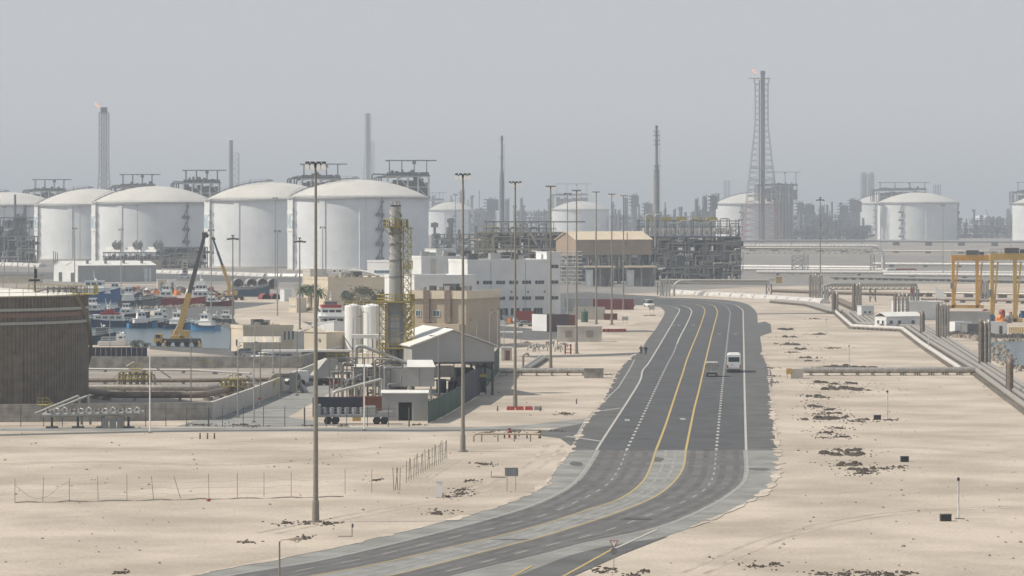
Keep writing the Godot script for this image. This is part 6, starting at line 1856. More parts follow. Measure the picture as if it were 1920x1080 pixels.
# ---------------------------------------------------------------- the works round the ribbed chimney, and the walled tank yard
func lamp_post(label: String, at: Vector3, h: float, arm: float, m: String, group: String, double := false) -> Node3D:
	var t := thing("lamp_post", label, "lamp post", at, 0.0, group)
	var s := Shape.new()
	s.rod(Vector3(0, 0, 0), Vector3(0, h, 0), 0.1, 0.06, 8)
	obj("pole", s, M[m], t)
	s = Shape.new(); s.box(Vector3(0, 0.12, 0), Vector3(0.5, 0.24, 0.5)); obj("base", s, M["concrete"], t)
	if arm != 0.0:
		s = Shape.new(); s.path([Vector3(0, h - 0.05, 0), Vector3(arm * 0.3, h + 0.22, 0), Vector3(arm, h + 0.3, 0)], 0.045, 6)
		obj("arm", s, M[m], t)
		s = Shape.new(); s.box(Vector3(arm * 1.25, h + 0.28, 0), Vector3(absf(arm) * 0.55, 0.14, 0.26)); obj("lamp_head", s, M["dark grey"], t)
		if double:
			s = Shape.new(); s.box(Vector3(-arm * 0.6, h + 0.2, 0), Vector3(absf(arm) * 0.55, 0.14, 0.26)); obj("lamp_head", s, M["dark grey"], t)
	return t

func steel_platform(t: Node3D, y: float, r0: float, r1: float, called := "platform") -> void:     # a ring deck with a hand rail
	var s := Shape.new()
	s.lathe([Vector2(r0, y - 0.12), Vector2(r1, y - 0.12), Vector2(r1, y + 0.05), Vector2(r0, y + 0.05)], 12)
	for i in 6: s.bar(Vector3(cos(i * 1.047) * r0, y - 1.5, sin(i * 1.047) * r0), Vector3(cos(i * 1.047) * r1, y - 0.1, sin(i * 1.047) * r1), 0.1)
	var o := obj(called, s, M["yellow steel"], t)
	s = Shape.new()
	var ring := []
	for i in 12: ring.append(Vector3(cos(TAU * i / 12) * r1, y, sin(TAU * i / 12) * r1))
	s.rail(ring, 1.15, 0.5, 0.1, true)
	for i in 12: s.bar(ring[i] + Vector3(0, 0.12, 0), ring[(i + 1) % 12] + Vector3(0, 0.12, 0), 0.06, 0.5)
	obj("railing", s, M["yellow steel"], o)

func works() -> void:
	var s := Shape.new()
	# the chimney
	var t := thing("chimney", "tall grey chimney with spiral ribs and yellow platforms and ladders", "chimney", Vector3(-18.11,0,-581.6))
	s = Shape.new(); s.lathe([Vector2(1.05, 14.4), Vector2(1.0, 20.2), Vector2(0.82, 22.0), Vector2(0.8, 29.2)], 28); obj("shaft", s, M["galvanised"], t)
	s = Shape.new()
	for k in 3:
		var line := []
		for i in 40: line.append(Vector3(cos(i * 0.36 + k * 2.094) * 0.88, 20.6 + i * 0.205, sin(i * 0.36 + k * 2.094) * 0.88))
		s.path(line, 0.13, 5)
	obj("spiral_rib", s, M["galvanised"], t)
	for y in [18.2, 20.8, 23.4, 25.0]:
		s = Shape.new(); s.lathe([Vector2(0.85, y - 0.1), Vector2(1.12, y - 0.1), Vector2(1.12, y + 0.1), Vector2(0.85, y + 0.1)], 24); obj("flange_ring", s, M["mid grey"], t)
	s = Shape.new()
	for i in 5: s.rod(Vector3(cos(i * 1.257) * 0.6, 29.2, sin(i * 1.257) * 0.6), Vector3(cos(i * 1.257) * 0.6, 30.0, sin(i * 1.257) * 0.6), 0.09, -1, 6)
	s.lathe([Vector2(0.66, 29.9), Vector2(0.72, 29.9), Vector2(0.72, 30.0), Vector2(0.66, 30.0)], 16)
	obj("top_crown", s, M["galvanised"], t)
	s = Shape.new(); s.lathe([Vector2(0.78, 29.15), Vector2(0.84, 29.15), Vector2(0.84, 29.35), Vector2(0.5, 29.3), Vector2(0.02, 29.2)], 20); obj("top_lip", s, M["black"], t)
	steel_platform(t, 26.0, 0.85, 1.9)
	steel_platform(t, 14.3, 1.1, 2.9)
	s = Shape.new(); s.block(1.0, 2.6, 19.5, 19.65, -0.8, 1.0); var pf := obj("platform", s, M["yellow steel"], t)
	s = Shape.new(); s.rail([Vector3(1.0, 19.6, 1.0), Vector3(2.6, 19.6, 1.0), Vector3(2.6, 19.6, -0.8)], 1.15, 0.6, 0.07); obj("railing", s, M["yellow steel"], pf)
	for e in [[1.25, 14.4, 27.2], [1.9, 19.6, 26.0], [1.95, 7.4, 20.6]]:
		s = Shape.new()
		for z in [0.55, 0.95]: s.bar(Vector3(e[0], e[1], z), Vector3(e[0], e[2], z), 0.07)
		for i in int((e[2] - e[1]) / 0.45): s.bar(Vector3(e[0], e[1] + i * 0.45, 0.55), Vector3(e[0], e[1] + i * 0.45, 0.95), 0.05)
		for i in int((e[2] - e[1]) / 1.1):
			var y: float = e[1] + 1.0 + i * 1.1
			s.path([Vector3(e[0], y, 0.5), Vector3(e[0] + 0.55, y, 0.4), Vector3(e[0] + 0.75, y, 0.75), Vector3(e[0] + 0.55, y, 1.1), Vector3(e[0], y, 1.0)], 0.035, 4)
		obj("caged_ladder", s, M["yellow steel"], t)
	s = Shape.new()
	var lv := []
	for i in 18: lv.append([i * 1.5, 0.62])
	s.mast(lv, 0.13); var sc := obj("scaffold", s, M["yellow steel"], t); sc.position = Vector3(1.75, 0.4, -0.2)
	s = Shape.new(); s.mast(lv.slice(0, 10), 0.13); sc = obj("scaffold", s, M["yellow steel"], t); sc.position = Vector3(-1.9, 0.4, 0.9)
	s = Shape.new(); s.mast(lv.slice(0, 10), 0.13); sc = obj("scaffold", s, M["yellow steel"], t); sc.position = Vector3(2.3, 0.4, 1.6)
	s = Shape.new(); s.block(-1.25, 1.25, 7.2, 14.2, -1.2, 1.0); obj("duct_tower", s, M["stack grey"], t)
	s = Shape.new()
	for i in 4:
		for j in 2: s.block(-0.75 + j * 0.72, -0.1 + j * 0.72, 7.9 + i * 1.15, 8.9 + i * 1.15, 1.02, 1.08)
	obj("duct_panel", s, M["galvanised"], t)
	s = Shape.new()
	for x in [-1.5, 1.5]:
		for z in [-1.4, 1.3]: s.box(Vector3(x, 7, z), Vector3(0.3, 14, 0.3))
	for y in [2.0, 4.5, 7.0, 9.5, 12.0]:
		s.box(Vector3(0, y, 1.3), Vector3(3.0, 0.22, 0.2)); s.box(Vector3(0, y, -1.4), Vector3(3.0, 0.22, 0.2))
	obj("support_frame", s, M["beige steel"], t)
	for y in [7.2, 1.5]:
		s = Shape.new(); s.block(-2.9, 3.1, y - 0.15, y, -2.4, 2.5); pf = obj("platform", s, M["yellow steel"], t)
		s = Shape.new(); s.rail([Vector3(-2.9, y, 2.5), Vector3(3.1, y, 2.5), Vector3(3.1, y, -2.4), Vector3(-2.9, y, -2.4)], 1.1, 0.9, 0.07, true); obj("railing", s, M["yellow steel"], pf)
	for i in 5:
		s = Shape.new(); var a := i * 1.2; s.bar(Vector3(1.7, 7.3 + i * 1.3, 1.6), Vector3(2.6, 8.6 + i * 1.3, 1.6), 0.3); s.rail([Vector3(1.6, 8.5 + i * 1.3, 2.0), Vector3(2.8, 8.5 + i * 1.3, 2.0)], 0.9, 0.6, 0.06); obj("stair_flight", s, M["yellow steel"], t)
	s = Shape.new(); s.rod(Vector3(-0.4, 0, 0.2), Vector3(-0.4, 7, 0.2), 0.85, -1, 16); s.rod(Vector3(0.9, 0, 0), Vector3(0.9, 7, 0), 0.5, -1, 12); obj("lower_duct", s, M["stack grey"], t)
	s = Shape.new()
	for i in 4: s.rod(Vector3(-2.0 + i * 0.3, 0, 1.9), Vector3(-2.0 + i * 0.3, 5 + i, 1.9), 0.1, -1, 6)
	obj("riser_pipe", s, M["pipe lagging"], t)
	# white silos behind it
	for e in [[662.0, 661.0, 1.7, "white upright silo, left one beside the chimney base"], [697.0, 661.0, 2.2, "white upright silo, right one beside the chimney base"]]:
		t = thing("silo", e[3], "silo", Vector3((e[0] - 960) * 28.0 / (e[1] - 401), 0, -196000.0 / (e[1] - 401)), 0.0, "white silos behind the works")
		s = Shape.new(); s.lathe([Vector2(e[2], 0), Vector2(e[2], 9.3), Vector2(e[2] * 0.95, 9.5), Vector2(0.01, 9.9)], 32); obj("shell", s, M["boat white"], t)
		s = Shape.new(); var ring := []
		for i in 14: ring.append(Vector3(cos(TAU * i / 14) * e[2], 9.5, sin(TAU * i / 14) * e[2]))
		s.rail(ring, 0.9, 0.9, 0.06, true); obj("railing", s, M["yellow steel"], t)
		s = Shape.new()
		for z in [0.0, 0.4]: s.bar(Vector3(e[2] * 0.5 + z, 0, e[2] * 0.92), Vector3(e[2] * 0.5 + z, 10.2, e[2] * 0.92), 0.06)
		for i in 22: s.bar(Vector3(e[2] * 0.5, i * 0.45, e[2] * 0.92), Vector3(e[2] * 0.5 + 0.4, i * 0.45, e[2] * 0.92), 0.05)
		obj("ladder", s, M["yellow steel"], t)
	t = thing("flat_canopy", "flat white canopy on dark posts in front of the silos", "canopy", Vector3(-24,0,-622.22))
	s = Shape.new(); s.box(Vector3(0, 7.6, 0), Vector3(5.4, 0.6, 2.5)); obj("roof", s, M["white roof"], t)
	s = Shape.new()
	for i in 4: s.box(Vector3(-2.5 + i * 1.66, 3.7, 0.9), Vector3(0.14, 7.4, 0.14))
	s.bar(Vector3(-2.5, 5.4, 0.9), Vector3(-4, 7.6, 0.9), 0.14)
	obj("post", s, M["dark grey"], t)
	# gabled open shed
	t = thing("gabled_shed", "open steel shed with white gabled roof right of the chimney", "shed", Vector3(-9.03,0,-574.78), 0.24)
	var W := 13.0
	var D := 22.0
	s = Shape.new()
	for k in [-1.0, 1.0]: s.extrude([Vector3(0, 10.1, 0.4), Vector3(k * (W / 2 + 0.4), 7.6, 0.4), Vector3(k * (W / 2 + 0.4), 7.6, -D), Vector3(0, 10.1, -D)], Vector3(0, 0.16, 0))
	obj("roof", s, M["white roof"], t)
	s = Shape.new(); s.extrude([Vector3(-W / 2, 5.2, 0), Vector3(W / 2, 5.2, 0), Vector3(W / 2, 7.6, 0), Vector3(0, 10.0, 0), Vector3(-W / 2, 7.6, 0)], Vector3(0, 0, -0.15)); obj("gable", s, M["grey cladding"], t)
	s = Shape.new(); s.block(W / 2 - 0.12, W / 2, 4.0, 7.6, -D + 0.2, -0.2); s.block(-W / 2, -W / 2 + 0.12, 4.0, 7.6, -D + 0.2, -0.2); obj("side_cladding", s, M["grey cladding"], t)
	for i in 5:
		for x in [-W / 2 + 0.2, W / 2 - 0.2]:
			s = Shape.new(); s.box(Vector3(x, 3.4, -0.5 - i * D / 4.6), Vector3(0.32, 6.8, 0.32)); obj("post", s, M["dark steel"], t)
	s = Shape.new(); s.box(Vector3(0, 5.05, -0.05), Vector3(W, 0.28, 0.3)); s.bar(Vector3(-W / 2, 2.8, 0), Vector3(-2.6, 5, 0), 0.16); s.bar(Vector3(-2.6, 2.8, 0), Vector3(-W / 2, 5, 0), 0.16); s.box(Vector3(-2.2, 2.5, 0), Vector3(0.26, 5, 0.26)); s.box(Vector3(3.6, 2.5, 0), Vector3(0.26, 5, 0.26)); s.box(Vector3(0, 2.4, -0.1), Vector3(W, 0.22, 0.2)); obj("portal_frame", s, M["dark steel"], t)
	s = Shape.new(); s.block(-4.5, 1.5, 2.6, 4.3, -9, -6); s.block(-6, 5.5, 0, 0.3, -16, -2); obj("inner_unit", s, M["white wall"], t)
	s = Shape.new(); s.block(2.5, 5.8, 0.3, 2.6, -8, -3); s.rod(Vector3(-1, 0.3, -4), Vector3(-1, 2.4, -4), 0.8); s.rod(Vector3(1, 0.3, -5), Vector3(1, 2.0, -5), 0.7); obj("machine", s, M["navy"], t)
	s = Shape.new(); s.block(2.7, 5.6, 0.4, 3.8, -14, -10); obj("machine", s, M["dark grey"], t)
	s = Shape.new(); s.box(Vector3(4.4, 3.0, -1.6), Vector3(2.2, 0.5, 0.9)); obj("hoist", s, M["yellow steel"], t)
	# box modules and ducts
	t = thing("filter_house", "long grey box on legs with a white end roof, behind the chimney foot", "filter house", Vector3(-17.81,0,-561.6))
	s = Shape.new(); s.block(-6.0, 6.1, 2.0, 4.9, -3.2, -0.2); obj("casing", s, M["grey cladding"], t)
	s = Shape.new(); s.extrude([Vector3(2.0, 4.9, 0), Vector3(6.3, 4.9, 0), Vector3(5.8, 5.9, -1.6), Vector3(2.0, 5.9, -1.6)], Vector3(0, 0.08, 0)); s.extrude([Vector3(-6.2, 4.92, 0), Vector3(-2.2, 4.92, 0), Vector3(-2.2, 5.2, -3.2), Vector3(-6.2, 5.2, -3.2)], Vector3(0, 0.08, 0)); obj("roof", s, M["white roof"], t)
	for x in [-5.6, -2.2, 2.6, 5.6]:
		s = Shape.new(); s.box(Vector3(x, 1.0, -0.5), Vector3(0.26, 2.0, 0.26)); s.box(Vector3(x, 1.0, -2.8), Vector3(0.26, 2.0, 0.26)); obj("leg", s, M["galvanised"], t)
	for x in [-4.2, -0.4, 3.9]:
		s = Shape.new(); s.box(Vector3(x, 3.45, -0.18), Vector3(0.1, 2.9, 0.06)); obj("panel_rib", s, M["mid grey"], t)
	t = thing("sloping_duct", "long round grey duct sloping down from upper left to the chimney base", "duct", Vector3(-23.77,0,-569.77))
	s = Shape.new(); s.path([Vector3(0, 0, 0), Vector3(0, 7.8, 0), Vector3(1, 7.8, 0), Vector3(8.6, 4.9, 0.4)], 0.26, 12, 0.6); obj("pipe", s, M["galvanised"], t)
	t = thing("sloping_duct", "round grey duct rising to the right above the red container", "duct", Vector3(-25.48,0,-534.06))
	s = Shape.new(); s.path([Vector3(0, 0.0, 0), Vector3(0, 2.5, 0), Vector3(6.9, 4.4, 0.2), Vector3(6.9, 0, 0.2)], 0.22, 10, 0.4); obj("pipe", s, M["galvanised"], t)
	var r := RandomNumberGenerator.new(); r.seed = 5
	t = thing("pipe_manifold", "tangle of grey pipes and valves left of the chimney", "pipe manifold", Vector3(-22.34,0,-558.4))
	for i in 26:
		s = Shape.new()
		var x := -5.0 + r.randf() * 9.0
		var z := r.randf() * -3.0
		var y := 0.5 + r.randf() * 6.0
		s.path([Vector3(x, 0, z), Vector3(x, y, z), Vector3(x + (r.randf() - 0.3) * 4, y, z), Vector3(x + (r.randf() - 0.3) * 4, y + r.randf() * 1.5, z)], 0.07 + r.randf() * 0.14, 6, 0.3)
		obj("pipe", s, M[["pipe lagging", "galvanised", "stack grey", "mid grey"][i % 4]], t)
	for i in 12:
		s = Shape.new(); var c := Vector3(-5.0 + r.randf() * 9, 0.6 + r.randf() * 4, -r.randf() * 3)
		s.rod(c, c + Vector3(0, 0.7, 0), 0.3, -1, 10); s.rod(c + Vector3(0, 0.7, 0), c + Vector3(0, 0.9, 0), 0.4, -1, 10); obj("valve", s, M["mid grey"], t)
	s = Shape.new()
	for i in 8: s.box(Vector3(-5 + i * 1.3, 3.2, -1.2), Vector3(0.2, 6.4, 0.2))
	for y in [2.2, 4.6, 6.4]: s.box(Vector3(-0.4, y, -1.2), Vector3(9.4, 0.16, 0.3))
	obj("steel_frame", s, M["mid grey"], t)
	s = Shape.new(); s.rail([Vector3(-5.2, 6.45, -0.9), Vector3(4, 6.45, -0.9)], 1.0, 1.2, 0.06); obj("railing", s, M["yellow steel"], t)
	container("rust red container behind the flatbed trailer, left of the corrugated shed", Vector3(-20.46,0,-522.67), 0.0, 4.6, 2.2, 2.3, "rust")
	t = thing("corrugated_shed", "grey corrugated shed with a dark open doorway at the chimney foot", "shed", Vector3(-14.51,0,-505.15))
	s = Shape.new(); s.block(-3.1, -0.85, 0, 3.7, -3, 0); s.block(0.95, 3.1, 0, 3.7, -3, 0); s.block(-0.85, 0.95, 2.5, 3.7, -3, 0); s.block(-0.85, 0.95, 0, 2.5, -3, -2.6); obj("wall", s, M["grey cladding"], t)
	s = Shape.new()
	for i in 30:
		var x := -3.05 + i * 0.21
		if x < -0.9 or x > 1.0: s.box(Vector3(x, 1.85, 0.03), Vector3(0.09, 3.7, 0.06))
		else: s.box(Vector3(x, 3.1, 0.03), Vector3(0.09, 1.2, 0.06))
	obj("corrugation", s, M["grey cladding"], t)
	s = Shape.new(); s.extrude([Vector3(-3.25, 3.7, 0.2), Vector3(3.25, 3.7, 0.2), Vector3(3.25, 3.95, -3.1), Vector3(-3.25, 3.95, -3.1)], Vector3(0, 0.1, 0)); obj("roof", s, M["white roof"], t)
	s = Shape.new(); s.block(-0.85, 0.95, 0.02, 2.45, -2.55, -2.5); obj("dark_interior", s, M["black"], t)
	t = thing("pallet", "small rust coloured stack of pallets beside the corrugated shed", "pallets", Vector3(-11.82,0,-507.77))
	for i in 3:
		s = Shape.new(); s.box(Vector3(0, 0.12 + i * 0.24, 0), Vector3(1.2, 0.16, 0.9)); obj("pallet_board", s, M["rust"], t)
	# flatbed trailer
	t = thing("flatbed_trailer", "long flatbed trailer loaded with grey pipe spools behind the wire fence", "trailer", Vector3(-20.61,0,-497.46))
	s = Shape.new(); s.block(-5.2, 5.0, 1.0, 1.25, -1.2, 1.2); s.block(-5.2, -4.9, 1.25, 2.6, -1.2, 1.2); obj("bed", s, M["stack grey"], t)
	for x in [-3.9, -2.9, 2.6, 3.6]:
		for z in [0.9, -0.9]:
			s = Shape.new(); s.rod(Vector3(x, 0.5, z - 0.2), Vector3(x, 0.5, z + 0.2), 0.5, -1, 14); obj("wheel", s, M["rubber"], t)
	s = Shape.new()
	for i in 6: s.rod(Vector3(-4.4 + i * 1.0, 1.3, 0), Vector3(-4.4 + i * 1.0, 2.2, 0), 0.32, -1, 10)
	s.block(1.0, 2.4, 1.26, 2.4, -0.8, 0.8); s.block(2.7, 4.6, 1.26, 1.7, -0.9, 0.9); obj("pipe_spool", s, M["galvanised"], t)
	s = Shape.new(); s.rail([Vector3(-4.8, 1.25, 1.2), Vector3(5.0, 1.25, 1.2)], 0.9, 0.8, 0.06); obj("stake", s, M["stack grey"], t)
	s = Shape.new(); s.block(-0.6, 0.5, 0.45, 0.95, 0.6, 1.1); obj("toolbox", s, M["crane yellow"], t)
	container("navy skip behind the flatbed trailer, beside the tall mast", Vector3(-24.1,0,-514.44), 0.0, 6.6, 2.0, 2.6, "navy")
	# scrap behind the fence
	t = thing("parked_truck", "dark scrap lorry with raised grey tipper beside the yard road", "truck", Vector3(-30.09,0,-610.59), 0.3)
	s = Shape.new(); s.block(-3.4, 2.6, 0.7, 1.1, -1.1, 1.1); obj("chassis", s, M["dark grey"], t)
	s = Shape.new(); s.extrude([Vector3(-3.2, 1.2, 1.1), Vector3(0.6, 1.4, 1.1), Vector3(1.4, 4.2, 1.1), Vector3(-0.4, 4.4, 1.1)], Vector3(0, 0, -2.2)); obj("tipper_body", s, M["grey cladding"], t)
	s = Shape.new(); s.block(-5.2, -3.5, 0.6, 2.4, -1.1, 1.1); obj("cab", s, M["boat white"], t)
	for x in [-4.6, -1.5, 0, 1.8]:
		for z in [1.0, -1.0]:
			s = Shape.new(); s.rod(Vector3(x, 0.5, z - 0.15), Vector3(x, 0.5, z + 0.15), 0.5, -1, 12); obj("wheel", s, M["rubber"], t)
	container("small dark red skip on the yard road beside the scrap lorry", Vector3(-27.4,0,-599.39), 0.25, 3.2, 1.6, 1.1, "dark red")
	t = thing("tarpaulin_load", "pale covered load with rounded top behind the scrap lorry", "covered load", Vector3(-32.93,0,-651.16))
	s = Shape.new(); s.lathe([Vector2(1.9, 0), Vector2(1.8, 1.4), Vector2(1.2, 2.3), Vector2(0.01, 2.7)], 14); obj("cover", s, M["pale concrete"], t)
	s = Shape.new(); s.box(Vector3(0, 0.1, 0), Vector3(4.4, 0.2, 3)); obj("base", s, M["mid grey"], t)
	# green mesh fence
	var line: Array = [Vector2(-11.19,-498.73),Vector2(-9.43,-515.79),Vector2(-7.18,-545.96),Vector2(-4.58,-583.33),Vector2(-2.27,-662.16)]
	t = thing("green_fence", "green mesh fence running back along the right of the works", "fence", Vector3(line[0].x, 0, line[0].y))
	var tall := [3.0, 3.0, 4.4, 4.4]
	for i in 4:
		var n := 3
		for k in n:
			var a: Vector2 = line[i].lerp(line[i + 1], float(k) / n) - line[0]
			var b: Vector2 = line[i].lerp(line[i + 1], float(k + 1) / n) - line[0]
			s = Shape.new(); s.wall([a, b], 0.05, 0.05, tall[i]); obj("mesh_panel", s, M["green mesh"] if i != 2 else M["navy"], t)
			s = Shape.new(); s.rod(Vector3(a.x, 0, a.y), Vector3(a.x, tall[i] + 0.15, a.y), 0.08, -1, 6); obj("fence_post", s, M["dark grey"], t)
	s = Shape.new()
	# pipes crossing the sand right of the fence, and the concrete block by the road
	ground_pipes("fat pale pipes from the green fence to the concrete box by the road", [Vector2(-2.22,-646.86),Vector2(5.54,-646.86),Vector2(13.68,-646.86)], 2, 0.42, 1.5, 0.85, M["pipe lagging"], 2.2)
	t = thing("pipe_box", "grey concrete culvert box at the road's left edge where the pipes go under", "culvert", Vector3(14,0,-636.36))
	s = Shape.new(); s.block(-1.7, 1.6, 0, 1.6, -2.2, 0); obj("wall", s, M["concrete"], t)
	s = Shape.new(); s.block(-1.8, 1.7, 1.6, 1.75, -2.3, 0.1); obj("lid", s, M["pale concrete"], t)
	t = ground_pipes("two short pale pipes lying aslant right of the green fence", [Vector2(2.36,-662.16),Vector2(6.15,-717.95)], 2, 0.3, 0.9, 0.6, M["pipe lagging"], 3.0)
	t = thing("pipe_riser", "pale vertical pipe with a bent top beside the green fence corner", "pipe riser", Vector3(1.99,0,-662.16))
	s = Shape.new(); s.path([Vector3(0, 0, 0), Vector3(0, 3.1, 0), Vector3(0.8, 3.3, 0), Vector3(1.0, 2.8, 0)], 0.2, 8, 0.4); obj("pipe", s, M["pipe lagging"], t)
	# works lamp posts
	var lp := [[822.0, 745.0, 633.0, -0.9, "lamp post before the gabled shed, left of the doorway"], [851.0, 738.0, 618.0, -0.9, "lamp post before the gabled shed's right half"], [894.0, 708.0, 603.0, -0.8, "lamp post at the right end of the gabled shed"], [918.0, 700.0, 590.0, 0.7, "first lamp post along the green fence behind the shed"], [933.0, 690.0, 584.0, -0.8, "double lamp post behind the green fence corner"], [945.0, 676.0, 581.0, -0.8, "lamp post beside the white hut"], [662.0, 690.0, 596.0, 1.0, "lamp post with an arm standing before the silos"], [690.0, 690.0, 588.0, -0.7, "lamp post between the silos and the chimney"]]
	for e in lp:
		lamp_post(e[4], Vector3((e[0] - 960) * 28.0 / (e[1] - 401), 0, -196000.0 / (e[1] - 401)), (e[1] - e[2]) * 28.0 / (e[1] - 401), e[3], "galvanised", "lamp posts of the works", e[0] > 930 and e[0] < 940)

func stair_platform(label: String, at: Vector3, k: float) -> void:
	var t := thing("valve_platform", label, "platform", at, 0.0, "yellow valve platforms in the tank yard")
	var s := Shape.new()
	s.block(-2.4 * k, 2.6 * k, 2.0 * k, 2.12 * k, -1.4, 1.4); s.block(-0.8 * k, 1.2 * k, 3.6 * k, 3.7 * k, -1.2, 1.2)
	obj("deck", s, M["yellow steel"], t)
	s = Shape.new()
	s.rail([Vector3(-2.4 * k, 2.1 * k, 1.4), Vector3(2.6 * k, 2.1 * k, 1.4), Vector3(2.6 * k, 2.1 * k, -1.4), Vector3(-2.4 * k, 2.1 * k, -1.4)], 1.05, 0.5, 0.07, true)
	s.rail([Vector3(-0.8 * k, 3.7 * k, 1.2), Vector3(1.2 * k, 3.7 * k, 1.2)], 0.9, 0.5, 0.06)
	obj("railing", s, M["yellow steel"], t)
	s = Shape.new()
	for e in [[-2.4, -4.6], [2.6, 4.4]]:
		s.bar(Vector3(e[0] * k, 2.05 * k, 0.9), Vector3(e[1] * k, 0.1, 0.9), 0.12, 0.25); s.bar(Vector3(e[0] * k, 2.05 * k, 0.1), Vector3(e[1] * k, 0.1, 0.1), 0.12, 0.25)
		s.bar(Vector3(e[0] * k, 3.0 * k, 0.9), Vector3(e[1] * k, 1.0, 0.9), 0.07)
	obj("stair", s, M["beige steel"], t)
	s = Shape.new()
	for x in [-2.2, -0.7, 1.1, 2.4]:
		for z in [-1.2, 1.2]: s.box(Vector3(x * k, 1.0 * k, z), Vector3(0.14, 2.0 * k, 0.14))
	obj("leg", s, M["beige steel"], t)
	s = Shape.new()
	for i in 6:
		s.path([Vector3((-2.6 + i * 1.0) * k, 0.4, -0.6), Vector3((-2.6 + i) * k, 2.6 * k, -0.6), Vector3((-2.0 + i) * k, 3.0 * k, 0.2), Vector3((-1.6 + i) * k, 0.4, 0.3)], 0.16, 8, 0.4)
	obj("pipework", s, M["pipe lagging"], t)
	for i in 4:
		s = Shape.new(); s.rod(Vector3((-1.9 + i * 1.1) * k, 2.6 * k, 0), Vector3((-1.9 + i * 1.1) * k, 3.2 * k, 0), 0.26, -1, 10); obj("valve", s, M["mid grey"], t)
	s = Shape.new(); s.rod(Vector3(2.6 * k, 4.3 * k, -0.5), Vector3(5.6 * k, 2.2 * k, -0.5), 0.12, -1, 8); s.rod(Vector3(-1.4 * k, 4.0 * k, -0.5), Vector3(-0.2 * k, 4.7 * k, -0.5), 0.1, -1, 8); obj("sloping_pipe", s, M["galvanised"], t)

